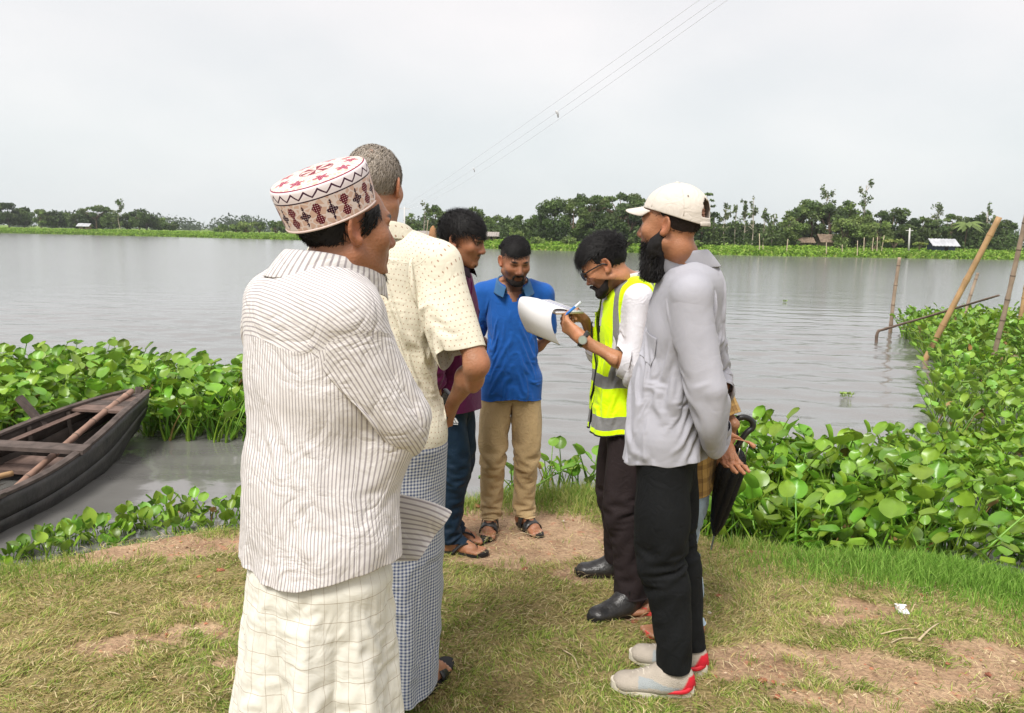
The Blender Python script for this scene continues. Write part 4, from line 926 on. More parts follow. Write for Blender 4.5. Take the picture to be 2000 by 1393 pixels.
def drape(X, E, rest, st, pin, coll, iters=90, g=.0007, margin=.004, inner=2, fric=.5, pull=None, cols=None):
    "position-based cloth relaxation (Jacobi)"
    X = np.asarray(X, np.float32).copy(); Xp = X.copy(); X0 = X.copy(); n = len(X); i, j = E[:, 0], E[:, 1]
    rest = rest.astype(np.float32); st = st.astype(np.float32); pin = np.asarray(pin, np.float32)
    deg = (np.bincount(i, st, n) + np.bincount(j, st, n)).astype(np.float32) + 1e-6; om = (1.5 / deg)
    g = g * .30
    if cols is not None:      # no point may drift farther from its pinned root than the cloth allows
        m_, n_, p_ = cols; Y = X.reshape(m_, n_, 3); ml = np.zeros((m_, n_), np.float32); ml[p_:] = np.cumsum(np.linalg.norm(Y[p_:] - Y[p_ - 1:-1], axis=2), 0) * 1.015; anc = np.tile(np.arange(n_) + (p_ - 1) * n_, m_); ml = ml.ravel() + 1e-4
    for it in range(iters):
        V = (X - Xp) * .90; Xp = X.copy(); X = X + V; X[:, 2] -= g
        if pull is not None: X = X + pull
        for k in range(inner):
            d = X[j] - X[i]; L = np.sqrt((d * d).sum(1)) + 1e-9; c = d * (st * .5 * (L - rest) / L)[:, None]
            for a in range(3):
                X[:, a] += om * (np.bincount(i, c[:, a], n) - np.bincount(j, c[:, a], n))
        if cols is not None:
            d = X - X[anc]; L = np.sqrt((d * d).sum(1)) + 1e-9; m = (L > ml) & (pin < .5); X[m] = X[anc[m]] + d[m] * (ml[m] / L[m])[:, None]
        if coll is not None:
            s, nr = coll(X); m = s < margin
            X[m] += nr[m] * (margin - s[m])[:, None]; Xp[m] += (X[m] - Xp[m]) * fric
        X = X * (1 - pin[:, None]) + X0 * pin[:, None]
    return X.astype(float)
def tube_edges(m, n, closed=True, shear=.5, bend=.04, base=0):
    "constraint edges of an m x n grid (n around)"
    I = np.arange(m * n).reshape(m, n) + base; E, S = [], []
    def add(a, b, s): E.append(np.stack([a.ravel(), b.ravel()], -1)); S.append(np.full(a.size, s))
    R = (lambda A, k: np.roll(A, -k, 1)) if closed else (lambda A, k: A[:, k:])
    L = (lambda A, k: A) if closed else (lambda A, k: A[:, :A.shape[1] - k])
    add(L(I, 1), R(I, 1), 1.0); add(I[:-1], I[1:], 1.0)
    add(L(I[:-1], 1), R(I[1:], 1), shear); add(R(I[:-1], 1), L(I[1:], 1), shear)
    add(L(I, 2), R(I, 2), bend); add(I[:-2], I[2:], bend)
    return np.concatenate(E), np.concatenate(S)
def grid_quads(m, n, closed=True):
    i, j = np.meshgrid(np.arange(m - 1), np.arange(n if closed else n - 1), indexing='ij'); i, j = i.ravel(), j.ravel(); k = (j + 1) % n
    return np.stack([i * n + j, i * n + k, (i + 1) * n + k, (i + 1) * n + j], -1)
def wrap_uv(X, Qd, uv, n, circ):
    "per-corner UVs of a closed tube, so the seam needs no split vertices"
    l = uv[Qd].copy(); last = (Qd[:, 1] % n == 0) & (Qd[:, 0] % n == n - 1); l[last, 1, 0] = circ; l[last, 2, 0] = circ
    return X, Qd, l
def elen(X, E): return np.linalg.norm(X[E[:, 1]] - X[E[:, 0]], axis=1)
def cloth_obj(name, X, Qd, m_, parent, uv=None, col=None, thick=.0016, sub=1):
    o = obj(name, mesh(name, X, Qd, True, uv=uv, col=col), m_, parent)
    if thick:
        md = o.modifiers.new('thickness', 'SOLIDIFY'); md.thickness = thick; md.offset = 0
    if sub:
        md = o.modifiers.new('smooth', 'SUBSURF'); md.levels = 0; md.render_levels = sub
    return o

# ---------------------------------------------------------------- cloth materials (pattern in metres on the UV map)
def cloth(name, base, kind=None, c2=(0, 0, 0), a=.01, b=.3, rough=.85, crumple=.35, cscale=26, vary=.06, v_switch=None, weave=900, extra=None):
    if name in MATS: return MATS[name]
    m = mat(name, base, rough, .2, sheen=.12 if max(base) > .1 else 0.0); t = m.node_tree; p = t.nodes['Principled BSDF']
    src = [n for n in t.nodes if n.type == 'RGB'][0].outputs[0]
    uv = N(t, 'ShaderNodeUVMap'); uv.uv_map = 'UVMap'; sp = N(t, 'ShaderNodeSeparateXYZ'); t.links.new(uv.outputs[0], sp.inputs[0]); U, Vv = sp.outputs[0], sp.outputs[1]
    def M_(op, x, y=None, z=None):
        n = N(t, 'ShaderNodeMath', operation=op)
        for k, q in enumerate((x, y, z)):
            if q is None: continue
            if isinstance(q, (int, float)): n.inputs[k].default_value = q
            else: t.links.new(q, n.inputs[k])
        return n.outputs[0]
    def mixc(f, A, B):
        n = N(t, 'ShaderNodeMix', data_type='RGBA')
        t.links.new(f, n.inputs['Factor']) if not isinstance(f, float) else setattr(n.inputs['Factor'], 'default_value', f)
        for key, q in (('A', A), ('B', B)):
            if isinstance(q, tuple): n.inputs[key].default_value = (*q, 1)
            else: t.links.new(q, n.inputs[key])
        return n.outputs['Result']
    def line(c, per, w):      # 1 on a line of width w every per metres
        f = M_('FRACT', M_('DIVIDE', c, per)); return M_('LESS_THAN', f, w)
    if kind == 'stripe':
        c = U
        if v_switch is not None: c = M_('ADD', M_('MULTIPLY', U, M_('GREATER_THAN', Vv, v_switch)), M_('MULTIPLY', Vv, M_('LESS_THAN', Vv, v_switch)))
        f = M_('FRACT', M_('DIVIDE', c, a)); ss = N(t, 'ShaderNodeMapRange', interpolation_type='SMOOTHSTEP'); t.links.new(M_('ABSOLUTE', M_('SUBTRACT', f, .5)), ss.inputs[0])
        ss.inputs[1].default_value = b * .5 - .07; ss.inputs[2].default_value = b * .5 + .07; ss.inputs[3].default_value = 1; ss.inputs[4].default_value = 0
        src = mixc(ss.outputs[0], src, c2)
    elif kind == 'dots':
        r_ = M_('FLOOR', M_('DIVIDE', Vv, a)); off = M_('MULTIPLY', M_('MODULO', r_, 2.0), a * .5)
        fx = M_('SUBTRACT', M_('FRACT', M_('DIVIDE', M_('ADD', U, off), a)), .5); fy = M_('SUBTRACT', M_('FRACT', M_('DIVIDE', Vv, a)), .5)
        d = M_('SQRT', M_('ADD', M_('MULTIPLY', fx, fx), M_('MULTIPLY', fy, fy))); src = mixc(M_('LESS_THAN', d, b), src, c2)
    elif kind == 'gingham':
        fx, fy = line(U, a, .5), line(Vv, a, .5); src = mixc(M_('MULTIPLY', M_('ADD', fx, fy), .5), src, c2)
    elif kind == 'pane':
        f = M_('MAXIMUM', line(U, a, b), line(Vv, a * 1.25, b)); src = mixc(f, src, c2)
    elif kind == 'plaid':
        f1 = line(U, a, .45); f2 = line(Vv, a, .35); f3 = line(U, a * .5, .18); src = mixc(M_('MULTIPLY', M_('ADD', f1, f2), .35), src, c2); src = mixc(M_('MULTIPLY', f3, .4), src, (.06, .04, .02))
    if extra is not None: src = extra(t, U, Vv, src, M_, mixc, line)
    tcn = N(t, 'ShaderNodeTexCoord')
    n1 = N(t, 'ShaderNodeTexNoise'); n1.inputs['Scale'].default_value = 9; n1.inputs['Detail'].default_value = 5; t.links.new(tcn.outputs['Object'], n1.inputs['Vector'])
    rp = N(t, 'ShaderNodeMapRange'); rp.inputs[1].default_value = .3; rp.inputs[2].default_value = .7; rp.inputs[3].default_value = 1 - vary; rp.inputs[4].default_value = 1 + vary; t.links.new(n1.outputs['Fac'], rp.inputs[0])
    mx = N(t, 'ShaderNodeMix', data_type='RGBA', blend_type='MULTIPLY'); mx.inputs['Factor'].default_value = 1; t.links.new(src, mx.inputs['A']); t.links.new(rp.outputs[0], mx.inputs['B'])
    t.links.new(mx.outputs['Result'], p.inputs['Base Color'])
    n2 = N(t, 'ShaderNodeTexNoise'); n2.inputs['Scale'].default_value = cscale; n2.inputs['Detail'].default_value = 4; n2.inputs['Roughness'].default_value = .45; n2.inputs['Distortion'].default_value = 1.6; t.links.new(tcn.outputs['Object'], n2.inputs['Vector'])
    rd = M_('ABSOLUTE', M_('SUBTRACT', n2.outputs['Fac'], .5))          # creases
    n3 = N(t, 'ShaderNodeTexNoise'); n3.inputs['Scale'].default_value = weave; n3.inputs['Detail'].default_value = 1; t.links.new(tcn.outputs['Object'], n3.inputs['Vector'])
    b1 = N(t, 'ShaderNodeBump'); b1.inputs['Strength'].default_value = crumple; b1.inputs['Distance'].default_value = .03; t.links.new(rd, b1.inputs['Height'])
    b2 = N(t, 'ShaderNodeBump'); b2.inputs['Strength'].default_value = .25; b2.inputs['Distance'].default_value = .0012; t.links.new(n3.outputs['Fac'], b2.inputs['Height']); t.links.new(b1.outputs[0], b2.inputs['Normal'])
    t.links.new(b2.outputs[0], p.inputs['Normal'])
    return m
SKIN = mat('skin', rough=.44, spec=.4, attr=True, bump=.25, bscale=190)
_p = SKIN.node_tree.nodes['Principled BSDF']; _p.inputs['Subsurface Weight'].default_value = .12; _p.inputs['Subsurface Radius'].default_value = (.012, .005, .003); _p.inputs['Subsurface Scale'].default_value = .6
HAIRB = mat('black_hair', (.010, .009, .009), .55, .22); HAIRG = mat('grey_hair', rough=.6, spec=.3, attr=True)
BLACKL = mat('black_leather', (.014, .014, .015), .34, .5, bump=.3, bscale=90, vary=.5, vscale=20, dark=(.05, .045, .04)); RUB = mat('black_rubber', (.016, .015, .015), .65, .3, vary=.3)

# ---------------------------------------------------------------- figures
class Fig:
    def __init__(s, base, yaw, H, label, lean=0.0, side=0.0, skin=(.30, .145, .075), girth=1.0, head_yaw=None, head_pitch=0.0, head_roll=0.0, head_fwd=0.0, feet=None, head_at=None, twist=0.0, shoulder=.104, shoulder_h=.804):
        "base = ground point between the feet; yaw in degrees, 0 = away from the camera (+Y), 90 = to the right (+X)"
        s.H, s.skin, s.g = H, np.array(skin) * 1.13, girth; base = np.asarray(base, float); s.base = base
        s.t = thing('person', label, 'person', tuple(base))
        y = math.radians(yaw); s.F = np.array([math.sin(y), math.cos(y), 0]); s.R = np.array([math.cos(y), -math.sin(y), 0]); s.U = np.array([0, 0, 1.0])
        yt = math.radians(yaw + twist); s.TF = np.array([math.sin(yt), math.cos(yt), 0]); s.TR = np.array([math.cos(yt), -math.sin(yt), 0])
        J = s.J = {}; ln = lambda h: s.F * lean * max(0, h - .5) * H + s.R * side * max(0, h - .5) * H
        P = lambda h, f=0, r=0: base + s.U * h * H + s.TF * f + s.TR * r + ln(h)
        J['pelvis'] = P(.53); J['waist'] = P(.60, .005); J['chest'] = P(.725, .0); J['neck'] = P(.842, -.018); J['spine'] = P(.80, -.005)
        for k, sg in (('L', -1), ('R', 1)):
            J['sh' + k] = P(shoulder_h, -.015, sg * shoulder * H); J['hip' + k] = base + s.U * .515 * H + s.R * sg * .052 * H
            fp = base + s.R * sg * .075 if feet is None else np.asarray(feet[0 if k == 'L' else 1][:3], float)
            fy = yaw if feet is None else feet[0 if k == 'L' else 1][3]; fd = np.array([math.sin(math.radians(fy)), math.cos(math.radians(fy)), 0])
            J['an' + k] = fp + s.U * .052 * H - fd * .02; J['foot' + k] = fp; J['fdir' + k] = fd
            mid = (J['hip' + k] + J['an' + k]) / 2 + s.U * .012 * H; J['kn' + k] = mid + s.F * .022 + fd * .012
        hy = math.radians(yaw if head_yaw is None else head_yaw)
        Rz = np.array([[math.cos(hy), math.sin(hy), 0], [-math.sin(hy), math.cos(hy), 0], [0, 0, 1.0]])      # columns: right, forward, up
        s.HR = Rz @ rot('X', head_pitch) @ rot('Y', head_roll)
        hc = P(.928, .025 + head_fwd) if head_at is None else np.asarray(head_at, float)
        J['head'] = hc
        s.hands = []; s.body = SDF()
    def hp(s, x, y, z): return s.J['head'] + s.HR @ (np.array([x, y, z]) * s.hs)
    hs = 1.0
    def arm(s, k, wrist, hint, up=None, lo=None):
        "two-bone reach: wrist target, elbow pushed towards hint"
        a = s.J['sh' + k]; L1, L2 = (up or .172 * s.H), (lo or .150 * s.H); w = np.asarray(wrist, float); d = np.linalg.norm(w - a)
        if d > (L1 + L2) * .999: w = a + (w - a) / d * (L1 + L2) * .999; d = (L1 + L2) * .999
        x = (L1 ** 2 - L2 ** 2 + d * d) / (2 * d); h = math.sqrt(max(0, L1 ** 2 - x * x)); u_ = (w - a) / d
        hv = np.asarray(hint, float); hv = hv - (hv @ u_) * u_; s.J['el' + k] = a + u_ * x + unit(hv) * h; s.J['wr' + k] = w
    def hand(s, k, d, n, curls=(.3, .3, .35, .4), thumb=(.5, .3), spread=.06, scale=1.0, bend2=1.1):
        "d along the hand, n where the palm faces, curls radians per joint for index..little"
        w = s.J['wr' + k]; d = unit(d); n = unit(np.asarray(n, float) - (np.asarray(n) @ d) * d); sgn = 1 if k == 'R' else -1
        sd_ = np.cross(d, n) * sgn * -1                   # towards the thumb
        b = s.body; q = scale * s.H / 1.72; K = .006
        offs = (.028, .009, -.011, -.029); lens = ((.044, .026, .021), (.048, .029, .022), (.045, .027, .021), (.035, .021, .019))
        b.cap(w - d * .02, w + d * .03 * q, .026 * q, .030 * q, .02, sq=(n, .72))
        for i in range(4):
            a = w + d * .02 * q + sd_ * offs[i] * .6 * q; c = w + d * (.088 - .006 * (i == 3) - .002 * (i == 0)) * q + sd_ * offs[i] * q
            b.cap(a, c, .0135 * q, .0115 * q, .012)
            dd = unit(d + sd_ * (offs[i] / .03) * spread); ang = 0; pt = c
            for m_, L in enumerate(lens[i]):
                ang += curls[i] * (1.0 if m_ == 0 else bend2); v = unit(dd * math.cos(ang) + n * math.sin(ang)); e_ = pt + v * L * q
                b.cap(pt, e_, (.0098 - .0010 * m_) * q, (.0090 - .0012 * m_) * q, K); pt = e_
                if m_ == 2: s.nails.append((e_ - n * .003 + v * .001, .006 * q))
        a = w + d * .022 * q + sd_ * .022 * q + n * .006; v = unit(d * .75 + sd_ * (.65 + .2 * thumb[0]) + n * thumb[0]); c = a + v * .042 * q
        b.cap(a, c, .0155 * q, .0125 * q, .014); v2 = unit(v * math.cos(thumb[1]) + unit(n * .6 - sd_ * .5 + d * .5) * math.sin(thumb[1])); e_ = c + v2 * .032 * q
        b.cap(c, e_, .0115 * q, .0102 * q, K); f_ = e_ + unit(v2 + (n * .3 - sd_ * .2) * thumb[1]) * .024 * q; b.cap(e_, f_, .0102 * q, .0082 * q, K)
        return w + d * .085 * q + n * .03
    nails = []
    def build_body(s, foot=True, ears=True, beard=0.0):
        J, b, H, g = s.J, s.body, s.H, s.g; TR, TF, U = s.TR, s.TF, s.U
        Rt = np.stack([TR, TF, U], 1)
        first = b.p; b.p = []
        ch, wa, pe = J['chest'], J['waist'], J['pelvis']
        b.ell(ch + TF * .005, (.088 * H * g, .062 * H * g, .115 * H), Rt, 0); b.ell(J['spine'] + U * .0, (.092 * H * g, .052 * H * g, .055 * H), Rt, .05)
        b.ell(wa, (.078 * H * g, .060 * H * g ** 1.5, .10 * H), Rt, .05); b.ell(pe, (.088 * H * g, .064 * H * g, .085 * H), np.stack([s.R, s.F, U], 1), .05)
        for k in 'LR':
            b.cap(J['spine'] + U * .02 * H, J['sh' + k], .034 * H, .0275 * H, .04); b.cap(J['neck'] - U * .035, J['sh' + k] + U * .002 * H, .023 * H, .021 * H, .035)
            b.cap(J['sh' + k], J['el' + k], .0268 * H * g ** .5, .0215 * H, .03)
            mid = J['el' + k] * .68 + J['wr' + k] * .32
            b.cap(J['el' + k], mid, .0205 * H, .0240 * H * g ** .4, .02); b.cap(mid, J['wr' + k], .0250 * H * g ** .4, .0158 * H, .02)
            b.cap(J['hip' + k], J['kn' + k], .050 * H * g ** .6, .034 * H, .04); cm = J['kn' + k] * .70 + J['an' + k] * .30 - s.F * .012
            b.cap(J['kn' + k], cm, .033 * H, .034 * H, .02); b.cap(cm, J['an' + k], .033 * H, .022 * H, .03)
            if foot:
                fd, fp = J['fdir' + k], J['foot' + k]; side = np.cross(fd, U) * (1 if k == 'R' else -1)    # outward
                a = J['an' + k]; b.cap(a, fp - fd * .055 + U * .034, .034, .030, .03); b.cap(a + fd * .01, fp + fd * .09 + U * .032, .034, .026, .03, sq=(U, .85)); b.cap(fp - fd * .05 + U * .03, fp + fd * .10 + side * .012 + U * .022, .027, .024, .03)
                for q, (o_, L, r) in enumerate([(-.030, .052, .0135), (-.010, .050, .0100), (.006, .043, .0095), (.021, .034, .009), (.034, .024, .0085)]):
                    b.cap(fp + fd * (.105 - .006 * q) + side * o_ + U * .020, fp + fd * (.105 + L) + side * o_ * 1.05 + U * .014, r * 1.05, r, .008)
                    s.nails.append((fp + fd * (.105 + L + r * .3) + side * o_ * 1.05 + U * (.014 + r * .8), .006))
        # head
        h = s.hp; HR = s.HR; S = s.hs
        neckend = h(0, -.022, -.070); b.cap(J['neck'] - U * .02, neckend, .0305 * H * g ** .3, .0305 * H, .022)
        def E_(c, r, k=.02, op='+', R=None): b.ell(h(*c), np.array(r) * S, HR if R is None else HR @ R, k, op)
        def C_(a, c, r0, r1, k=.012, op='+', sq=None): b.cap(h(*a), h(*c), r0 * S, r1 * S, k, op, None if sq is None else (HR @ np.array(sq[0]), sq[1]))
        E_((0, -.014, .036), (.0735, .0935, .080), .03); E_((0, .030, -.005), (.064, .066, .085), .03); E_((0, .036, -.050), (.052, .056, .062), .03)
        for q in (-1, 1):
            C_((q * .052, .0, -.056), (q * .014, .074, -.094), .019, .016, .025); E_((q * .042, .060, -.018), (.022, .024, .022), .02)
        E_((0, .080, -.094), (.018, .016, .015), .018)
        C_((-.030, .083, .026), (.030, .083, .026), .0115, .0115, .016)
        for q in (-1, 1):
            E_((q * .031, .101, .007), (.017, .017, .0125), .012, '-'); E_((q * .0305, .0735, .007), (.0155, .0155, .0125), .004)
            C_((q * .045, .079, .0195), (q * .018, .088, .019), .0062, .0062, .006)
        C_((0, .086, .018), (0, .109, -.026), .0085, .0115, .010); E_((0, .108, -.030), (.012, .011, .010), .008)
        for q in (-1, 1): E_((q * .013, .097, -.033), (.0095, .012, .0085), .006)
        E_((0, .086, -.050), (.020, .012, .012), .012)
        C_((-.017, .090, -.056), (.017, .090, -.056), .0065, .0065, .006); C_((-.015, .089, -.067), (.015, .089, -.067), .0075, .0075, .006)
        C_((-.021, .101, -.0612), (.021, .101, -.0612), .0028, .0028, .003, '-')
        if ears:
            for q in (-1, 1):
                Re = rot('Y', q * 8) @ rot('X', 10) @ rot('Z', q * 28)
                E_((q * .078, -.012, -.004), (.007, .019, .032), .006, R=Re); E_((q * .0845, -.008, .003), (.008, .0115, .020), .004, '-', R=Re); E_((q * .076, .0, -.026), (.007, .010, .010), .006)
        b.p += first          # hands last
    def skin_mesh(s, vox=.0045, beard=0.0, bald=None, brows=1.0, stubble=0.0, moustache=0.0, beardfn=None, clip=None):
        lo, hi = s.body.bounds(); P, Qd = sdf_mesh(s.body, lo, hi, vox)
        if s.cover:
            w = np.zeros(len(P))
            for a, b_, r in s.cover:
                ba = b_ - a; h = np.clip((P - a) @ ba / (ba @ ba), 0, 1); q = np.linalg.norm(P - a - h[:, None] * ba, axis=1)
                w = np.maximum(w, sm(r, r * .92, q) * (h > 0) * (h < 1))
            G_ = s.collider()(P)[1]; P = P - G_ * (.011 * w)[:, None]
        L = (P - s.J['head']) @ s.HR / s.hs; x, y, z = np.abs(L[:, 0]), L[:, 1], L[:, 2]; hd = (np.linalg.norm(L, axis=1) < .17)
        c = np.tile(s.skin, (len(P), 1)); nz = fbm(P * 38, 3, 7); n2 = fbm(P * 130, 2, 9); c *= (.80 + .28 * nz + .12 * n2)[:, None]; c *= 1 + .16 * (fbm(P * 16, 2, 8) - .5)[:, None] * np.array([1, -.3, -.6])
        g = lambda cx, cy, cz, sx, sy, sz: np.exp(-((x - cx) / sx) ** 2 - ((y - cy) / sy) ** 2 - ((z - cz) / sz) ** 2) * hd
        def blend(w, col):
            w = np.clip(w, 0, 1)[:, None]; return c * (1 - w) + np.array(col) * w
        red = s.skin * np.array([1.2, .85, .82])
        c = blend(.5 * g(.0, .105, -.03, .02, .02, .014), red); c = blend(.4 * g(.04, .07, -.02, .02, .03, .02), red); c = blend(.6 * g(.078, -.01, -.005, .02, .03, .035), red * .9)
        c = blend(.85 * sm(.0, .5, g(0, .095, -.0615, .020, .02, .0085)), s.skin * np.array([.75, .50, .52]))          # lips
        c = blend(.6 * g(.031, .09, .006, .02, .03, .012), s.skin * .62)
        c = blend(sm(.35, .65, g(.031, .088, .0065, .0155, .03, .0042)) * s.eyes, (.55, .52, .48)); c = blend(sm(.4, .7, g(.031, .088, .0065, .0062, .03, .0058)) * s.eyes, (.012, .008, .006))
        c = blend(sm(.4, .7, g(.031, .09, .0125, .019, .03, .0028)), (.02, .013, .01))
        c = blend(brows * sm(.30, .6, g(.031, .088, .0285, .021, .03, .0062)), (.014, .011, .01))
        jaw = hd * sm(-.028, -.062, z - .35 * (y - .03)) * sm(-.03, .015, y); up_ = g(0, .10, -.047, .028, .02, .0075)
        if stubble: c = blend(stubble * jaw * (.75 + .5 * (nz - .5)), s.skin * .25)
        if moustache: c = blend(moustache * sm(.25, .6, up_), (.013, .011, .01))
        for q, r in s.nails:
            w = np.exp(-((P - q) ** 2).sum(1) / r ** 2); c = blend(.55 * sm(.35, .7, w), np.array([.5, .33, .27]))
        s.nails = []
        o = obj('body', mesh('body', P, Qd, True, col=np.clip(c, 0, 1)), SKIN, s.t); s.P = P
        return o
    eyes = 1.0
    cover = None
    def clothed(s, L=1.0, R=1.0, legs=.9):
        J = s.J; c = [(J['pelvis'] - s.U * .1, J['neck'] + s.U * .005, .30)]
        for k, e in (('L', L), ('R', R)):
            el = J['el' + k]; c.append((J['sh' + k], el if e > .5 else J['sh' + k] * (1 - 2 * e) + el * 2 * e, .085))
            if e > .55: c.append((el, el + (J['wr' + k] - el) * (e - .5) * 1.8, .075))
            if legs: c += [(J['hip' + k], J['kn' + k], .14), (J['kn' + k], J['kn' + k] + (J['an' + k] - J['kn' + k]) * legs, .10)]
        s.cover = c
    def collider(s, extra=None, h=.02):
        
        if getattr(s, 'col', None) is None:
            lo, hi = s.body.bounds(); s.col = Grid(s.body, lo, hi, h)
        return s.col
    # --- garments
    def tors(s, h, f=0.0, r=0.0):
        "point on the torso line at height fraction h"
        J = s.J; hs_ = [.30, .53, .60, .725, .80, .842, .87]; pts = [J['pelvis'] - s.U * .23 * s.H, J['pelvis'], J['waist'], J['chest'], J['spine'], J['neck'], J['neck'] + s.U * .028 * s.H]
        pts = np.array(pts); h = np.clip(h, hs_[0], hs_[-1]); p = np.array([np.interp(h, hs_, pts[:, a]) for a in range(3)]).T
        return p
    def shirt(s, name, m_, levels, n=110, m=80, hem=None, slack=(1.0, 1.03), iters=90, pin_rows=3, margin=.006, seed=1, uvw=None, g=.0007, noise_amp=.004, sup=2.4, bend=.04, thick=.0016, pull=None, gap=None, col=None, ntilt=.045, yoke=None, relax=0):
        "levels: rows (height fraction, half width, half depth, forward offset) from neck to hem"
        lv = np.array(levels, float); t = np.linspace(0, 1, 400); k = np.linspace(0, 1, len(lv))
        fine = np.stack([np.interp(t, k, lv[:, a]) for a in range(4)], 1)
        ker = np.ones(25) / 25; pad = np.concatenate([np.repeat(fine[:1], 12, 0), fine, np.repeat(fine[-1:], 12, 0)]); fine = np.stack([np.convolve(pad[:, a], ker, 'valid') for a in range(4)], 1)
        ds = np.hypot(np.diff(fine[:, 0]) * s.H, np.diff(fine[:, 1])); arc = np.concatenate([[0], np.cumsum(ds)]); tt = np.linspace(0, arc[-1], m); rw = np.stack([np.interp(tt, arc, fine[:, a]) for a in range(4)], 1)
        th = np.arange(n) / n * 2 * np.pi; cs, sn = np.cos(th), np.sin(th)
        ex = np.sign(sn) * np.abs(sn) ** (2 / sup); ey = np.sign(cs) * np.abs(cs) ** (2 / sup)     # th=0 front, increasing towards the right side
        C = s.tors(rw[:, 0])
        wgt = sm(.50, .60, rw[:, 0])[:, None]; RR = unit(s.R * (1 - wgt) + s.TR * wgt); FF = unit(s.F * (1 - wgt) + s.TF * wgt)
        X = C[:, None] + RR[:, None] * (rw[:, 1][:, None] * ex[None])[..., None] + FF[:, None] * ((rw[:, 2][:, None] * ey[None]) + rw[:, 3][:, None])[..., None]
        X[..., 2] -= ntilt * ((1 + np.cos(th)) / 2)[None] * sm(.79, .85, rw[:, 0])[:, None]
        if hem is not None:      # shaped hem: lower front/back by hem(theta) metres
            w = sm(.55, 1, np.linspace(0, 1, m))[:, None]; X[..., 2] -= w * np.array([hem(a) for a in th])[None]
        X = X.reshape(-1, 3); E, st = tube_edges(m, n, bend=bend); rest = elen(X, E)
        dv = np.abs(E[:, 1] // n - E[:, 0] // n) > 0; r_ = np.random.default_rng(seed)
        rest = rest * np.where(dv, slack[1], slack[0]); 
        X = X + noise_amp * (np.stack([fbm(X * 14 + q * 9, 2, seed + q) for q in range(3)], -1) - .5) * 2 * sm(0, .15, np.repeat(np.linspace(0, 1, m), n))[:, None]
        pin = np.zeros(m * n); pin[:pin_rows * n] = 1
        X = drape(X, E, rest, st, pin, s.col, iters, g, margin, pull=pull, cols=(m, n, pin_rows))
        if relax:
            Y = X.reshape(m, n, 3)
            for _ in range(relax): Z = Y.copy(); Z[3:] = .5 * Y[3:] + .25 * (np.roll(Y, 1, 1) + np.roll(Y, -1, 1))[3:]; Y = Z
            X = Y.reshape(-1, 3)
        circ = 2 * np.pi * np.sqrt((lv[:, 1].max() ** 2 + lv[:, 2].max() ** 2) / 2) if uvw is None else uvw
        uv = np.stack([np.tile(th / (2 * np.pi) * circ, m), np.repeat(tt, n)], -1)
        Qd = grid_quads(m, n)
        V2, Q2, uv2 = wrap_uv(X, Qd, uv, n, circ)
        if yoke is not None:     # shoulder piece cut across the grain
            yk = uv2[:, :, 1].max(1) < yoke; pc = X[Q2[yk]]; uv2[yk, :, 0] = 10 + pc[..., 2] + ((pc - s.J['neck']) @ s.TF)
        if gap is not None:      # cut an opening: keep(theta, t) -> bool
            cx = (uv2[:, :, 0].mean(1) / circ) * 2 * np.pi; cv = uv2[:, :, 1].mean(1); kp = gap(cx, cv); Q2 = Q2[kp]; uv2 = uv2[kp]
        s.last = (X.reshape(m, n, 3), th, tt)
        return cloth_obj(name, V2, Q2, m_, s.t, uv2, thick=thick)
    def sleeve(s, name, m_, k, end=1.0, r=(.078, .062, .048), n=44, m=46, slack=(1.0, 1.08), iters=80, margin=.005, parent=None, start=-.03, seed=3, g=.0006, uvs=None, pins=2, pinend=2, armhole=.1, flat=1.0, noise_amp=.006, thick=.0016):
        "sleeve tube from the shoulder; end = 1 at the wrist, .45 above the elbow"
        J = s.J; a, e, w = J['sh' + k], J['el' + k], J['wr' + k]; sg = 1 if k == 'R' else -1
        inward = -s.TR * sg
        L1, L2 = np.linalg.norm(e - a), np.linalg.norm(w - e); path = smooth_path([a + inward * .065 - s.U * .014, a + (e - a) * .10, a + (e - a) * .5, e - (e - a) * .08 + (w - e) * .06, e + (w - e) * .5, w + (w - e) * .08], 120)
        arc = np.concatenate([[0], np.cumsum(np.linalg.norm(np.diff(path, axis=0), axis=1))]); tot = arc[-1] * end; tt = np.linspace(0, tot, m); P = np.stack([np.interp(tt, arc, path[:, q]) for q in range(3)], 1)
        T, A, B = frames(P, up=s.U + inward * .2)
        f = np.linspace(0, 1, m); rr = np.interp(f * end, [0, .12, .5, 1.0], [r[0], r[0] * 1.0, r[1], r[2]])
        th = np.arange(n) / n * 2 * np.pi
        X = P[:, None] + rr[:, None, None] * (np.cos(th)[None, :, None] * A[:, None] + np.sin(th)[None, :, None] * B[:, None] * flat)
        # keep the sleeve head level with the shoulder line
        upw = np.clip(A @ s.U, 0, 1)[:, None] * np.clip(np.cos(th), 0, 1)[None]; cut_ = np.clip(rr - (.0320 * s.H), 0, 1)[:, None] * (1 - sm(.25, .65, f))[:, None] * upw; X = X - A[:, None] * cut_[..., None]
        # open the first rings into an armhole
        w0 = (1 - sm(0, .18, f))[:, None]; X[..., 2] += -(w0 * np.clip(-np.cos(th), 0, 1)[None]) * .02
        X = X.reshape(-1, 3); E, st = tube_edges(m, n); rest = elen(X, E); dv = np.abs(E[:, 1] // n - E[:, 0] // n) > 0; rest = rest * np.where(dv, slack[1], slack[0])
        X = X + noise_amp * (np.stack([fbm(X * 18 + q * 9, 2, seed + q) for q in range(3)], -1) - .5) * 2 * sm(.05, .2, np.repeat(f, n))[:, None]
        pin = np.zeros(m * n); pin[:pins * n] = 1
        if pinend: pin[-pinend * n:] = 1
        X = drape(X, E, rest, st, pin, s.col, iters, g, margin, cols=(m, n, pins))
        c = (r[0] if uvs is None else uvs) * 2 * np.pi; th2 = np.concatenate([th, [2 * np.pi]])
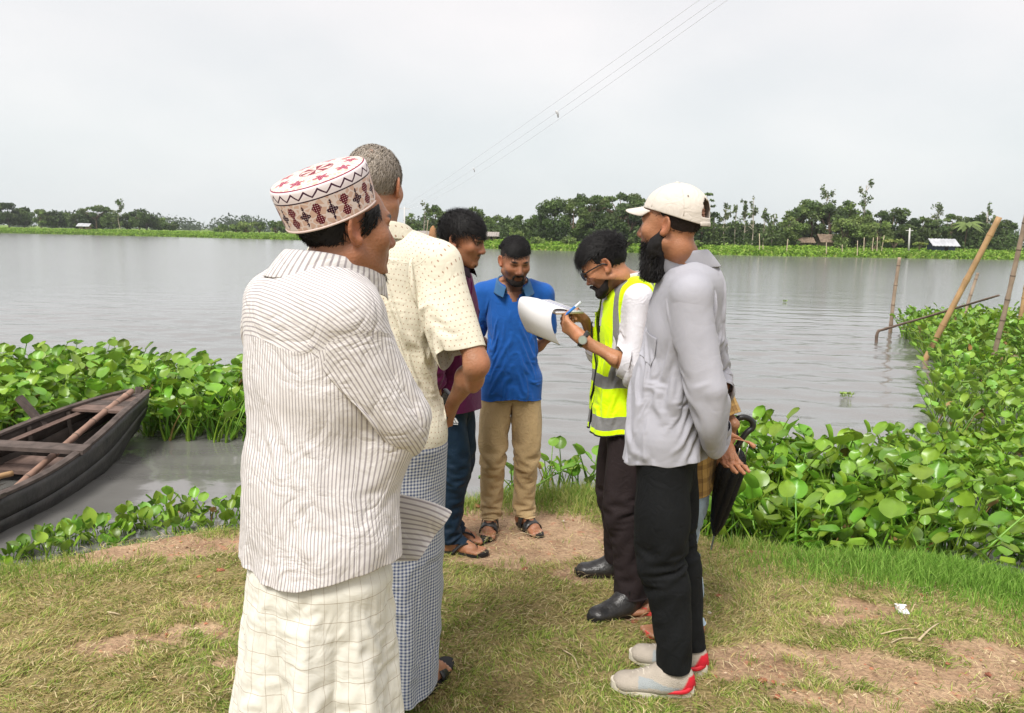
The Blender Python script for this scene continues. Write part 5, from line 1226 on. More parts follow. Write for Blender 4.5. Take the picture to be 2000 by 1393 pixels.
        Qd = grid_quads(m, n); uv = np.stack([np.tile(th / (2 * np.pi) * c, m), np.repeat(tt, n)], -1)
        V2, Q2, uv2 = wrap_uv(X, Qd, uv, n, c)
        o = cloth_obj(name, V2, Q2, m_, parent or s.t, uv2, thick=thick)
        s.cuff = X.reshape(m, n, 3)[-1]
        return o
    def band(s, name, m_, parent, ring, axis, h, out=.003, rows=4, thick=.002):
        "cuff or hem band around a ring of points"
        c = ring.mean(0); rad = unit(ring - c); X = np.stack([ring + rad * out + axis * (h * (q / (rows - 1) - .5)) for q in range(rows)]).reshape(-1, 3)
        n = len(ring); uv = np.stack([np.tile(np.arange(n) * .01, rows), np.repeat(np.arange(rows) * h / rows, n)], -1)
        return cloth_obj(name, X, grid_quads(rows, n), m_, parent, uv, thick=thick)
    def collar(s, name, m_, parent, r=.064, stand=.030, fall=.045, open_deg=35, tilt=.25, flare=.020, zf=-.035, n=52, spread=1.0, c=None, depth=1.1):
        "folded shirt collar: stand, fold, fall; open at the front"
        th = np.linspace(math.radians(open_deg), 2 * np.pi - math.radians(open_deg), n); c = (s.J['neck'] if c is None else c) - s.U * .004 * s.H
        stand, fall = stand + .008, fall + .004; prof = [(0, -.012), (.002, stand * .5), (.004, stand), (.009, stand + .004), (.014, stand - .002), (.016 + flare * .5, stand - fall * .5), (.016 + flare, stand - fall)]
        X = []
        for (o, z) in prof:
            fr = ((1 + np.cos(th)) / 2) ** 1.7; rr = r + .006 + o; zz = z * (1 - .15 * fr) + zf * fr
            if z < stand - fall * .6: zz = zz - .016 * sm(.80, 1.0, fr) * spread; rr = rr + .006 * sm(.8, 1, fr)
            ld = s.hp(0, -.022, -.070) - s.J['neck']; ld = ld / max(.06, ld[2]) * .5; ld[2] = 0
            X.append(c + s.TR * (np.sin(th) * rr)[:, None] + s.TF * (np.cos(th) * rr * depth + tilt * .06)[:, None] + s.U * zz[:, None] + ld * max(0.0, z + .01))
        X = np.array(X); m = len(prof); uv = np.stack([np.tile(th * r, m), np.repeat(np.arange(m) * .012, n)], -1)
        return cloth_obj(name, X.reshape(-1, 3), grid_quads(m, n, False), m_, parent, uv, thick=.0022)
    def trousers(s, name, m_, waist=.60, rh=(.165, .125), thigh=.095, knee=.072, hem=.070, hem_z=.035, slack=1.05, iters=90, margin=.005, n=48, mr=14, ml=54, seed=5, noise_amp=.007, g=.0008, flatk=1.0, tuck=None):
        J, H = s.J, s.H; k = 6; half = n // 2; th = np.arange(n) / n * 2 * np.pi
        zc = J['hipL'][2] - .075 * H * .62; zw = s.base[2] + waist * H; V = []
        for i in range(mr):
            f = i / (mr - 1); z = zw + (zc + .012 - zw) * f; c = s.tors(np.array([(z - s.base[2]) / H]))[0]; c[2] = z
            a = rh[0] * (.93 + .07 * math.sin(f * math.pi)) + .012 * f; b = rh[1] * (.94 + .10 * math.sin(f * math.pi))
            V.append(c + s.R * (np.sin(th) * a)[:, None] + s.F * (np.cos(th) * b - .008 * f)[:, None])
        V = np.concatenate(V); last = (mr - 1) * n; fr, bk = V[last], V[last + half]
        q = np.linspace(0, 1, k + 2)[1:-1]; br = fr * (1 - q[:, None]) + bk * q[:, None]; br[:, 2] -= .03 * np.sin(q * np.pi); bi = np.arange(k) + len(V); V = np.concatenate([V, br])
        quads = [grid_quads(mr, n)]; E1, S1 = tube_edges(mr, n); Es, Ss = [E1], [S1]; pin = [np.zeros(len(V))]; pin[0][:2 * n] = 1; uvz = [np.zeros(len(V))]
        off = len(V); s.hems = {}
        rings = {'R': np.concatenate([last + np.arange(half + 1), bi[::-1]]), 'L': np.concatenate([last + np.arange(half, n), [last], bi])}
        for key in 'RL':
            idx = rings[key]; nr = len(idx); hip, kn, an = J['hip' + key], J['kn' + key], J['an' + key]; bot = J['foot' + key] + (an - J['foot' + key]) * 1.0; bot[2] = J['foot' + key][2] + hem_z
            top = V[idx].mean(0); path = smooth_path([top, kn * .55 + hip * .45 - s.U * .02, kn, (kn + an) / 2 - s.F * .012, bot], 100); arc = np.concatenate([[0], np.cumsum(np.linalg.norm(np.diff(path, axis=0), axis=1))]); tt = np.linspace(0, arc[-1], ml + 1); P = np.stack([np.interp(tt, arc, path[:, a]) for a in range(3)], 1)
            rad = np.interp(tt / arc[-1], [0, .12, .5, 1], [thigh, thigh, knee, hem])
            # angles follow the first ring
            rel = V[idx] - top; a0 = np.arctan2(rel @ s.R, rel @ s.F); a0 = np.unwrap(a0); au = a0[0] + np.sign(a0[-1] - a0[0]) * np.linspace(0, 2 * np.pi, nr + 1)[:-1]; 
            first = V[idx]; X = []
            for i in range(1, ml + 1):
                w = sm(0, .14, i / ml); ang = a0 * (1 - sm(0, .3, i / ml)) + au * sm(0, .3, i / ml)
                cir = P[i] + rad[i] * (s.R * np.sin(ang)[:, None] + s.F * np.cos(ang)[:, None] * flatk)
                X.append((first - top + P[i]) * (1 - w) + cir * w)
            X = np.array(X).reshape(-1, 3); V = np.concatenate([V, X]); I = np.concatenate([idx[None], off + np.arange(ml * nr).reshape(ml, nr)])
            Ig = I.ravel(); e_, s_ = tube_edges(ml + 1, nr); Es.append(Ig[e_]); Ss.append(s_); quads.append(Ig[grid_quads(ml + 1, nr)] if key == 'R' else Ig[grid_quads(ml + 1, nr)]); pp = np.zeros(len(X)); pin.append(pp); off += len(X); s.hems[key] = (off - nr, off)
        E, st = np.concatenate(Es), np.concatenate(Ss); pin = np.concatenate(pin); X = V; rest = elen(X, E)
        dz = np.abs(X[E[:, 1], 2] - X[E[:, 0], 2]) / (rest + 1e-9); rest = rest * (1 + (slack - 1) * dz * (X[E[:, 0], 2] < zc))
        X = X + noise_amp * (np.stack([fbm(X * 13 + q * 9, 2, seed + q) for q in range(3)], -1) - .5) * 2 * (1 - pin)[:, None]
        g = g * .4
        X = drape(X, E, rest, st, pin, s.col, iters, g, margin)
        for key in 'RL':
            a, b = s.hems[key]; X[a:b, 2] = s.J['foot' + key][2] + hem_z; nr = b - a; q = X[a - nr * (ml - 1):b]; q[:, 2] = np.maximum(q[:, 2], s.J['foot' + key][2] + hem_z)
        if tuck is not None:
            w = sm(tuck - .03, tuck + .01, X[:, 2]); ax_ = s.tors((X[:, 2] - s.base[2]) / H); dv = X - ax_; dv[:, 2] = 0; X = X - unit(dv) * (.016 * w)[:, None]
        s.hipgrid = X[:mr * n].reshape(mr, n, 3)
        s.hemring = {key: X[a:b] for key, (a, b) in s.hems.items()}
        return cloth_obj(name, X, np.concatenate(quads), m_, s.t, uv=np.stack([X[:, 0] * 2, X[:, 2]], -1), thick=.002)
    def lungi(s, name, m_, top=.60, bot=.03, r0=(.165, .13), r1=(.21, .19), n=120, m=86, folds=7, famp=.014, slack=(1.0, 1.02), iters=80, seed=11, g=.0008, fph=0.0, margin=.008, tuck=None):
        H = s.H; hh = np.linspace(top, bot, m); th = np.arange(n) / n * 2 * np.pi; rows = []
        for i, h in enumerate(hh):
            f = i / (m - 1); c = s.tors(np.array([max(h, .53)]))[0].copy(); base = s.base.copy(); c = c * (1 - f) + base * f if h < .53 else c; c[2] = s.base[2] + h * H
            a = r0[0] + (r1[0] - r0[0]) * f ** .8; b = r0[1] + (r1[1] - r0[1]) * f ** .8
            w = famp * sm(.08, .8, f) * (np.sin(th * folds + fph + 1.6 * np.sin(th * 2 + 2.0) + .6 * f) + .5 * np.sin(th * folds * 1.7 + 1.0 - f))
            rows.append(c + s.R * (np.sin(th) * (a + w))[:, None] + s.F * (np.cos(th) * (b + w))[:, None])
        X = np.concatenate(rows); E, st = tube_edges(m, n); rest = elen(X, E); dv = np.abs(E[:, 1] // n - E[:, 0] // n) > 0; rest = rest * np.where(dv, slack[1], slack[0])
        X = X + .004 * (np.stack([fbm(X * 11 + q * 9, 2, seed + q) for q in range(3)], -1) - .5) * 2
        pin = np.zeros(m * n); pin[:3 * n] = 1
        X = drape(X, E, rest, st, pin, s.col, iters, g, margin, cols=(m, n, 3))
        if tuck is not None:
            w = sm(tuck - .04, tuck + .01, X[:, 2]); ax_ = s.tors((X[:, 2] - s.base[2]) / H); dv = X - ax_; dv[:, 2] = 0; X = X - unit(dv) * (.018 * w)[:, None]
        circ = 2 * np.pi * (r1[0] + r1[1]) / 2; uv = np.stack([np.tile(th / (2 * np.pi) * circ, m), np.repeat(np.linspace(0, (top - bot) * H, m), n)], -1)
        V2, Q2, uv2 = wrap_uv(X, grid_quads(m, n), uv, n, circ)
        return cloth_obj(name, V2, Q2, m_, s.t, uv2, thick=.0018)
    # --- hair: a scalp shell plus many strand ribbons
    def hair(s, m_, inside, n=2600, length=(.02, .04), lift=.5, flow=(0, -.6, -.4), w=.0011, shell=.006, seed=1, col=None, curl=.0, shellfn=None, name='hair', jit=.35, lump=.004, center=(0, -.012, .034), rad=(.0765, .0965, .083)):
        "inside(L): scalp region test on head-local points"
        r_ = np.random.default_rng(seed); S = s.hs; cen, rad = np.array(center), np.array(rad)
        P = s.P; L = (P - s.J['head']) @ s.HR / S
        # shell: an SDF skull cap cut by the region
        d = unit(r_.normal(0, 1, (n * 4, 3))); Lp = cen + d * rad; ok = inside(Lp); Lp, d = Lp[ok][:n], d[ok][:n]; n = len(Lp)
        nr = unit(d / rad); f = np.asarray(flow, float); fl = np.tile(f, (n, 1)) if f.ndim == 1 else f
        sw = 1.2 * (fbm(Lp * 22, 2, seed) - .5); fl = fl + np.stack([sw, 0 * sw, 0 * sw], -1) + r_.normal(0, jit, (n, 3))
        tang = unit(fl - (fl * nr).sum(1)[:, None] * nr); ln = r_.uniform(*length, n)[:, None]
        p0 = Lp - nr * .004; p1 = Lp + nr * ln * lift * .55 + tang * ln * .35; cv = np.cross(nr, tang) * (curl * r_.normal(0, 1, (n, 1))) * ln
        p2 = p1 + nr * ln * lift * .10 + tang * ln * .38 + cv * .5; p3 = p2 - nr * ln * .12 * (1 - lift) + tang * ln * .30 + cv - np.array([0, 0, 1]) * ln * .10
        side = unit(np.cross(tang, nr)) * w; pts = []
        for q, wd in ((p0, 1.0), (p1, 1.0), (p2, .8)): pts += [q - side * wd, q + side * wd]
        V = np.stack(pts + [p3], 1).reshape(-1, 3); b_ = np.arange(n)[:, None] * 7
        Q1 = np.concatenate([b_ + np.array([[0, 1, 3, 2]]), b_ + np.array([[2, 3, 5, 4]])]); T1 = b_ + np.array([[4, 5, 6]])
        VW = s.J['head'] + (V * S) @ s.HR.T
        cc = None
        if col is not None: cc = np.repeat(np.array(col)[r_.integers(len(col), size=n)] * r_.uniform(.88, 1.12, (n, 1)), 7, 0)
        # shell
        def fn(PW):
            q = (PW - s.J['head']) @ s.HR / S; e = (q - cen) / (rad + shell * .6); k0 = np.sqrt((e ** 2).sum(1)); dd = (k0 - 1) * rad.mean() - lump * (fbm(q * 55, 2, seed + 3) - .5) * 2
            cut = np.where(inside(q), -1.0, 1.0) * .02
            return np.maximum(dd, shell_cut(q)) * S
        def shell_cut(q):
            # soft distance to the region edge from 6 neighbours
            e = .004; v = sum(inside(q + np.array(o) * e).astype(float) for o in ((1, 0, 0), (-1, 0, 0), (0, 1, 0), (0, -1, 0), (0, 0, 1), (0, 0, -1), (0, 0, 0))) / 7
            return (.5 - v) * .012
        c0 = s.J['head'] + s.HR @ (cen * S); R = rad.max() * S + .02
        VS, QS = sdf_mesh(fn, c0 - R, c0 + R, .0045)
        allV = np.concatenate([VW, VS]); F = [np.concatenate([Q1, QS + len(VW)]), T1]
        ac = None
        if cc is not None: ac = np.concatenate([cc, np.tile(np.array(col).mean(0) * .8, (len(VS), 1))])
        return obj(name, mesh(name, allV, F, True, col=ac), m_, s.t)
def tuft(fig, name, m_, roots, dirs, length, n, w=.0012, seed=0, spread=.3, droop=.3, parent=None, curl=0.0):
    "loose strands (beards, fringes): roots head-local, dirs head-local"
    r_ = np.random.default_rng(seed); roots = np.asarray(roots, float); k = r_.integers(len(roots), size=n); p0 = roots[k] + r_.normal(0, .004, (n, 3)); d = unit(np.asarray(dirs, float)[k] + r_.normal(0, spread, (n, 3))); ln = (np.asarray(length, float)[k] if np.ndim(length) else length) * r_.uniform(.6, 1.1, n)
    ln = ln[:, None]; cv = unit(np.cross(d, r_.normal(0, 1, (n, 3)))) * curl * ln; p1 = p0 + d * ln * .4; p2 = p0 + d * ln * .75 + cv * .7 - np.array([0, 0, droop]) * ln * .15; p3 = p0 + d * ln + cv - np.array([0, 0, droop]) * ln * .4
    side = unit(np.cross(d, r_.normal(0, 1, (n, 3)))) * w; V = np.stack([p0 - side, p0 + side, p1 - side, p1 + side, p2 - side * .7, p2 + side * .7, p3], 1).reshape(-1, 3); b_ = np.arange(n)[:, None] * 7
    VW = fig.J['head'] + (V * fig.hs) @ fig.HR.T
    return VW, np.concatenate([b_ + np.array([[0, 1, 3, 2]]), b_ + np.array([[2, 3, 5, 4]])]), b_ + np.array([[4, 5, 6]])
# ================================================================ footwear
def outline(L, wd, n=28, heel=.82, toe=.95):
    "half-open foot outline in (forward, side) coordinates, heel at -0.085"
    a = np.arange(n) / n * 2 * np.pi; f = np.cos(a); sd_ = np.sin(a)
    x = -.088 + L * (f + 1) / 2; t = (f + 1) / 2
    w = wd * (heel * (1 - sm(.1, .7, t)) + toe * sm(.1, .7, t)) * (1 - .10 * np.exp(-((t - .42) / .18) ** 2))
    return x, np.sign(sd_) * np.abs(sd_) ** .72 * w
def sole(fig, k, name, m_, L, wd, z0, z1, toe_up=.006, heel_up=0.0, rows=3, grow=.0, parent=None, shift=0.0, zfn=None):
    fd, fp = fig.J['fdir' + k], fig.J['foot' + k]; sd_ = np.cross(fd, (0, 0, 1.0)); x, w = outline(L, wd); n = len(x); V = []
    for r in range(rows):
        q = r / (rows - 1); gr = 1 + grow * math.sin(q * math.pi); tt = np.clip((x + .088) / L, 0, 1); z = z0 + (z1 - z0) * q + toe_up * sm(.75, 1, tt) + heel_up * q * (1 - sm(.15, .6, tt))
        if zfn is not None and r == rows - 1: z = z + zfn(tt)
        V.append(fp + fd * (x * 1.0 + shift)[:, None] + sd_ * (w * gr)[:, None] + np.array([0, 0, 1.0]) * z[:, None])
    V = np.concatenate(V); top = V[-n:].mean(0); bot = V[:n].mean(0); V = np.concatenate([V, [bot, top]]); j = np.arange(n); kx = (j + 1) % n; b = rows * n
    T = np.concatenate([np.stack([j, kx, np.full(n, b)], -1), np.stack([(rows - 1) * n + kx, (rows - 1) * n + j, np.full(n, b + 1)], -1)])
    Q_ = grid_quads(rows, n)[:, ::-1]
    return obj(name, mesh(name, V, [Q_, T], False), m_, parent or fig.t)
def shoe_sdf(fig, k, L, wd, hgt, ank=.05, z0=.02, toe_r=.034):
    fd, fp = fig.J['fdir' + k], fig.J['foot' + k]; s_ = np.cross(fd, (0, 0, 1.0)); U = np.array([0, 0, 1.0]); b = SDF()
    P = lambda f, u, sd_=0: fp + fd * f + U * u + s_ * sd_
    b.cap(P(-.05, z0 + .030), P(.01, z0 + .030), .036, .040, 0); b.cap(P(0, z0 + .016), P(L - .088 - .045, z0 + .006), .040, toe_r, .03, sq=(U, .72)); b.cap(P(.05, z0 + .008), P(L - .088 - .052, z0 + .002), .043 * wd / .046, .038 * wd / .046, .03, sq=(U, .62))
    b.cap(P(-.045, z0 + .02), P(-.040, hgt - .02), .034, .031, .02); b.cap(P(.015, z0 + .03), P(-.012, hgt - .025), .044, ank * .78, .03); b.cap(P(.01, z0 + .05), P(.085, z0 + .022), .036, .026, .03)
    return b, P
def shoe_part(fig, k, name, m_, b, P, vox=.004, colfn=None, cut=None, parent=None):
    lo, hi = b.bounds(); V, Qd = sdf_mesh(b, lo, hi, vox); 
    if cut is not None: V[:, 2] = np.maximum(V[:, 2], cut)
    fd, fp = fig.J['fdir' + k], fig.J['foot' + k]; L = np.stack([(V - fp) @ fd, (V - fp) @ np.cross(fd, (0, 0, 1.0)), V[:, 2] - fp[2]], -1)
    return obj(name, mesh(name, V, Qd, True, col=None if colfn is None else colfn(L)), m_, parent or fig.t)
def strap(fig, k, name, m_, f0, hgt, wid, half, f1=None, th=.004, parent=None, lift=0.0):
    "band over the foot from side to side"
    fd, fp = fig.J['fdir' + k], fig.J['foot' + k]; sd_ = np.cross(fd, (0, 0, 1.0)); a = np.linspace(-.12, 1.12, 15) * np.pi; f1 = f0 if f1 is None else f1; V = []
    for e in (-.5, .5):
        ff = f0 + (f1 - f0) * np.linspace(0, 1, 15) + e * wid
        V.append(fp + fd * ff[:, None] + sd_ * (np.cos(a) * half)[:, None] + np.array([0, 0, 1.0]) * (np.maximum(.012, .020 + np.sin(a) * (hgt - .020)) - e * wid * .35 * np.clip(np.sin(a), 0, 1) + lift)[:, None])
    o = obj(name, mesh(name, np.concatenate(V), np.stack([np.arange(14), np.arange(1, 15), np.arange(16, 30), np.arange(15, 29)], -1), True), m_, parent or fig.t)
    md = o.modifiers.new('thickness', 'SOLIDIFY'); md.thickness = th; md.offset = 1; return o
def levels(H, sw=.195, cw=.20, ww=.19, hw=.20, cd=.13, wd=.135, hd=.15, hem=.50, nk=.070, belly=0.0):
    return [(.858, nk * .98, nk * .98, -.004), (.850, nk * 1.12, nk * 1.05, -.008), (.842, nk * 1.55, nk * 1.18, -.014), (.830, sw * .76, .084, -.016), (.816, sw * .93, .098, -.014), (.79, sw, .112, -.008), (.74, cw, cd, 0), (.67, (cw + ww) / 2, (cd + wd) / 2, .004), (.60, ww, wd, .006 + belly), (.55, (ww + hw) / 2, (wd + hd) / 2, .006 + belly), (hem, hw, hd, .004)]
def short_beard(f, full=1.0):
    b = SDF(); hp = f.hp
    b.cap(hp(-.022, .082, -.088), hp(.022, .082, -.088), .017, .017, 0)
    for q in (-1, 1): b.cap(hp(q * .053, .012, -.048), hp(q * .037, .052, -.080), .009, .014, .015); b.cap(hp(q * .037, .052, -.080), hp(q * .012, .080, -.096), .016, .017, .015); b.cap(hp(q * .026, .084, -.070), hp(q * .024, .090, -.052), .007, .006, .01); b.cap(hp(q * .024, .090, -.052), hp(0, .100, -.046), .0055, .005, .008)
    lo, hi = b.bounds(); V2, Q2 = sdf_mesh(b, lo, hi, .004); V2 = V2 + .004 * (np.stack([fbm(V2 * 90 + q, 2, q) for q in range(3)], -1) - .5)
    obj('beard', mesh('beard', V2, Q2, True), mat('beard_hair', (.016, .012, .011), .7, .2, bump=.8, bscale=300), f.t)
COTTON = dict(crumple=.25, cscale=22)

# ================================================================ man in grey shirt and cream cap
def man_grey():
    Lf, Rf = (.575, 2.485), (.66, 2.64)
    f = Fig(((Lf[0] + Rf[0]) / 2, (Lf[1] + Rf[1]) / 2, -.005), -70, 1.775, 'bearded man in pale grey shirt and cream cap, hands clasped behind his back', lean=.0, skin=(.31, .140, .072), head_yaw=-57, head_pitch=-1, feet=[(*Lf, gz(*Lf), -84), (*Rf, gz(*Rf), -72)], girth=1.06, shoulder_h=.797)
    f.hs = .985; f.J['head'] = at(1312, 440, 2.50); f.J['neck'] = f.J['neck'] + f.F * .05
    for a_, w_ in (('pelvis', .085), ('waist', .085), ('hipL', .075), ('hipR', .075), ('chest', .035), ('spine', .03), ('shL', .015), ('shR', .015), ('knL', .03), ('knR', .03)): f.J[a_] = f.J[a_] + f.F * w_
    f.arm('L', at(1400, 838, 2.53), at(1385, 735, 2.34) - f.J['shL'] - (at(1400, 838, 2.53) - f.J['shL']) * .55); f.arm('R', at(1404, 834, 2.63), f.R * .9)
    f.hand('L', at(1416, 866, 2.60) - f.J['wrL'], f.R * .8 + f.U * -.2 + f.F * .3, (.75, .8, .85, .85), (.7, .5), .02)
    f.hand('R', at(1428, 905, 2.58) - f.J['wrR'], -f.R * .9 - f.F * .5 + f.U * .3, (.20, .28, .32, .38), (.25, .15), .10)
    f.clothed(.95, .68); f.build_body(foot=False); f.skin_mesh(.0042, stubble=.5); f.collider()
    G = cloth('grey_chambray', (.36, .36, .40), vary=.05, crumple=.10, cscale=9, weave=700)
    sh = f.shirt('shirt', G, levels(f.H, hem=.507, sw=.190, cw=.198, ww=.20, hw=.205, cd=.142, wd=.150, hd=.158), n=130, m=96, hem=lambda a: .022 * math.cos(2 * a) + .012 * math.cos(a), slack=(1.01, 1.065), iters=110, seed=21, noise_amp=.009)
    f.sleeve('sleeve', G, 'L', .99, (.071, .055, .042), n=52, m=70, slack=(1.01, 1.10), g=.0004, iters=120, parent=sh, seed=23, noise_amp=.010); c = f.cuff
    ax = unit(f.J['wrL'] - f.J['elL']); f.band('cuff', G, sh, c - ax * .02, ax, .055, .003)
    cb = MB()
    for q in (0, 12): pass
    f.sleeve('sleeve', G, 'R', .72, (.074, .060, .054), n=44, m=46, slack=(1.02, 1.14), parent=sh, seed=24)
    f.collar('collar', G, sh, r=.068, stand=.040, fall=.050, open_deg=24, zf=-.045, c=f.J['neck'] + f.U * .012 + f.F * .004)
    # chest pocket and back pleat
    X, th, tt = f.last; pk = []
    i0 = int(np.argmin(np.abs(tt - .26))); j0 = int(len(th) * .90)
    sub = X[i0:i0 + 13, j0 - 6:j0 + 7]; nrm = unit(np.cross(sub[1:, 1:] - sub[:-1, :-1], sub[1:, :-1] - sub[:-1, 1:]).mean((0, 1))); nrm = nrm if nrm @ (sub.mean((0, 1)) - f.J['chest']) > 0 else -nrm
    cloth_obj('pocket', (sub + nrm * .005).reshape(-1, 3), grid_quads(13, 13, False), G, sh, np.zeros((169, 2)), thick=.002)
    BK = cloth('black_denim', (.0065, .0072, .008), rough=.85, vary=.25, crumple=.3, cscale=14)
    tr = f.trousers('trousers', BK, .575, (.158, .120), .098, .074, .054, .100, slack=1.11, seed=31, tuck=f.base[2] + .507 * f.H)
    hg = f.hipgrid[6:13]; nn_ = hg.shape[1]; j0 = int(nn_ * .60); pk = hg[:, j0 - 3:j0 + 4]; cen = f.J['pelvis']; dv = pk - np.array([cen[0], cen[1], 0]); dv[..., 2] = 0
    cloth_obj('back_pocket', (pk + unit(dv) * .004).reshape(-1, 3), grid_quads(7, 7, False), BK, tr, np.zeros((49, 2)), thick=.003)
    # sneakers
    UP = mat('sneaker_knit', rough=.85, spec=.2, attr=True, bump=.5, bscale=320); WS = mat('sneaker_sole', (.62, .57, .47), .6, .3, vary=.15, vscale=30); RD = mat('sneaker_red', (.62, .02, .035), .5, .4, vary=.15)
    for k in 'LR':
        s_ = thing_part = bpy.data.objects.new('sneaker', None); COL.objects.link(s_); s_.parent = f.t; s_.matrix_parent_inverse = Matrix.Translation(-Vector(f.t.location)); WLOC[s_.name] = (0, 0, 0)
        b, P = shoe_sdf(f, k, .285, .048, .105, z0=.03)
        def cf(L):
            c = np.tile(np.array([.42, .37, .31]), (len(L), 1)); c *= (.9 + .2 * fbm(L * 60, 2, 3))[:, None]
            red = sm(.004, -.004, L[:, 0] + .035 - (L[:, 2] - .03) * -.5) * (L[:, 2] < .085); c = c * (1 - red[:, None]) + np.array([.60, .02, .035]) * red[:, None]
            v = (L[:, 0] - .0) / .12; curve = .046 + .020 * v * (v < 1) - .03 * np.clip(v - .55, 0, 1); sw = (np.abs(L[:, 2] - curve) < .008 + .010 * np.clip(v, 0, 1)) & (L[:, 0] > -.03) & (L[:, 0] < .11) & (np.abs(L[:, 1]) > .022); c[sw] = (.33, .355, .36)
            return c
        shoe_part(f, k, 'upper', UP, b, P, .004, cf, parent=s_)
        sole(f, k, 'sole', WS, .292, .049, .0, .028, .012, .014, 4, .06, parent=s_)
        fd, fp = f.J['fdir' + k], f.J['foot' + k]; sd_ = np.cross(fd, (0, 0, 1.0))
        hw = MB()
        for q in (-1, 1):
            pts = [fp + fd * -.086 + np.array([0, 0, .045]), fp + fd * -.055 + sd_ * q * .041 + np.array([0, 0, .036]), fp + fd * .0 + sd_ * q * .047 + np.array([0, 0, .030]), fp + fd * .045 + sd_ * q * .046 + np.array([0, 0, .027])]
            hw.tube(smooth_path(pts, 12), np.linspace(.014, .003, 12), 6, flat=(1.0, .45))
        obj('heel_wedge', hw.mesh('heel_wedge'), RD, s_)
        lc = MB()
        for q in range(5):
            c = fp + fd * (.055 + q * .018) + np.array([0, 0, .098 - q * .0075]); lc.tube([c - sd_ * .022 - np.array([0, 0, .008]), c, c + sd_ * .022 + fd * .01 - np.array([0, 0, .008])], .0032, 5)
        obj('laces', lc.mesh('laces'), mat('lace', (.55, .50, .42), .8), s_)
    # beard: dense fan of strands
    r_ = np.random.default_rng(5); th = r_.uniform(-1, 1, 900) * 1.35; v = r_.uniform(0, 1, 900)
    roots = np.stack([np.sin(th) * .068 * (1 - .35 * v), .0 + np.cos(th) * .088 * (1 - .05 * v), -.046 - .105 * v], -1); dirs = np.stack([np.sin(th) * .25, np.cos(th) * .22 + .08, -1.0 + 0 * th], -1); ln = .024 + .016 * np.cos(th) * v
    V, Q_, T_ = tuft(f, 'beard', None, roots, dirs, ln, 9000, .0008, 9, .16, .2, curl=.35)
    b = SDF(); hp = f.hp; b.cap(hp(0, .058, -.075), hp(0, .066, -.150), .040, .034, 0); b.cap(hp(.036, .028, -.060), hp(.016, .052, -.145), .034, .032, .03); b.cap(hp(-.036, .028, -.060), hp(-.016, .052, -.145), .034, .032, .03); b.cap(hp(.062, .0, -.02), hp(.05, .03, -.075), .013, .026, .02); b.cap(hp(-.062, .0, -.02), hp(-.05, .03, -.075), .013, .026, .02)
    lo, hi = b.bounds(); V2, Q2 = sdf_mesh(b, lo, hi, .005); V2 = V2 + .006 * (np.stack([fbm(V2 * 70 + q, 2, q) for q in range(3)], -1) - .5)
    obj('beard', mesh('beard', np.concatenate([V, V2]), [np.concatenate([Q_, Q2 + len(V)]), T_], True), HAIRB, f.t)
    f.hair(mat('cropped_hair', (.03, .022, .02), .7, .2), lambda q: (q[:, 2] > -.035 - .25 * (q[:, 1] + .05)) & (q[:, 1] < .03), n=1500, length=(.003, .006), lift=.4, shell=-.003, lump=.001, seed=4)
    # cream baseball cap
    CAP = cloth('cap_canvas', (.58, .53, .47), vary=.04, crumple=.25, cscale=18, weave=500); cen = np.array([0, -.014, .040]); rad = np.array([.087, .108, .092])
    cap_ = bpy.data.objects.new('cap', None); COL.objects.link(cap_); cap_.parent = f.t; cap_.matrix_parent_inverse = Matrix.Translation(-Vector(f.t.location)); WLOC[cap_.name] = (0, 0, 0)
    n, m = 72, 26; a = np.arange(n) / n * 2 * np.pi                      # a = 0 front
    W = lambda q: f.J['head'] + (np.asarray(q) * f.hs) @ f.HR.T
    low = lambda a: .058 - .062 * ((1 - np.cos(a)) / 2) ** 1.3                   # rim height: high at the forehead, low at the back
    X = []
    for i in range(m):
        q = i / (m - 1); el = q * np.pi / 2; z0 = (low(a) - cen[2]) / rad[2]; zz = z0 + (1.0 - z0) * np.sin(el) ** 1.0; rr = np.sqrt(np.clip(1 - np.clip(zz, 0, 1) ** 2, 0, 1)) * (1 - .03 * np.cos(a * 6) ** 8 * np.sin(2 * el) * 0)
        bulge = 1 + .02 * np.abs(np.sin(a * 3)) * np.sin(2 * el)
        X.append(np.stack([cen[0] + np.sin(a) * rad[0] * rr * bulge, cen[1] + np.cos(a) * rad[1] * rr * bulge, cen[2] + zz * rad[2]], -1))
    X = np.array(X).reshape(-1, 3); Qd = grid_quads(m, n)
    ca = (Qd[:, 0] % n) / n * 2 * np.pi + np.pi / n; cr = Qd[:, 0] // n; back = np.abs(ca - np.pi)
    keep = ~((back < .42) & (cr >= 3) & (cr < 3 + 8 * np.sqrt(np.clip(1 - (back / .42) ** 2, 0, 1)))); Qd = Qd[keep]
    cloth_obj('crown', W(X), Qd, CAP, cap_, np.stack([X[:, 0], X[:, 2]], -1), thick=.003)
    # brim
    bx = np.linspace(-1, 1, 17); V = []
    for r in range(7):
        q = r / 6; V.append(np.stack([bx * .074 * (1 - .12 * q), cen[1] + np.sqrt(np.clip(1 - (bx * .074 / rad[0]) ** 2, 0, 1)) * rad[1] * .985 + q * .068 * np.sqrt(np.clip(1 - (bx * .92) ** 4, 0, 1)), .060 - q * .008 - .016 * bx ** 2 * (1 + q * .6)], -1))
    V = np.array(V).reshape(-1, 3); cloth_obj('brim', W(V), grid_quads(7, 17, False), CAP, cap_, V[:, :2], thick=.005)
    obj('button', MB().tube([W([0, -.014, .131]), W([0, -.014, .136]), W([0, -.014, .1385])], [.008, .007, .003], 10).mesh('button'), CAP, cap_)
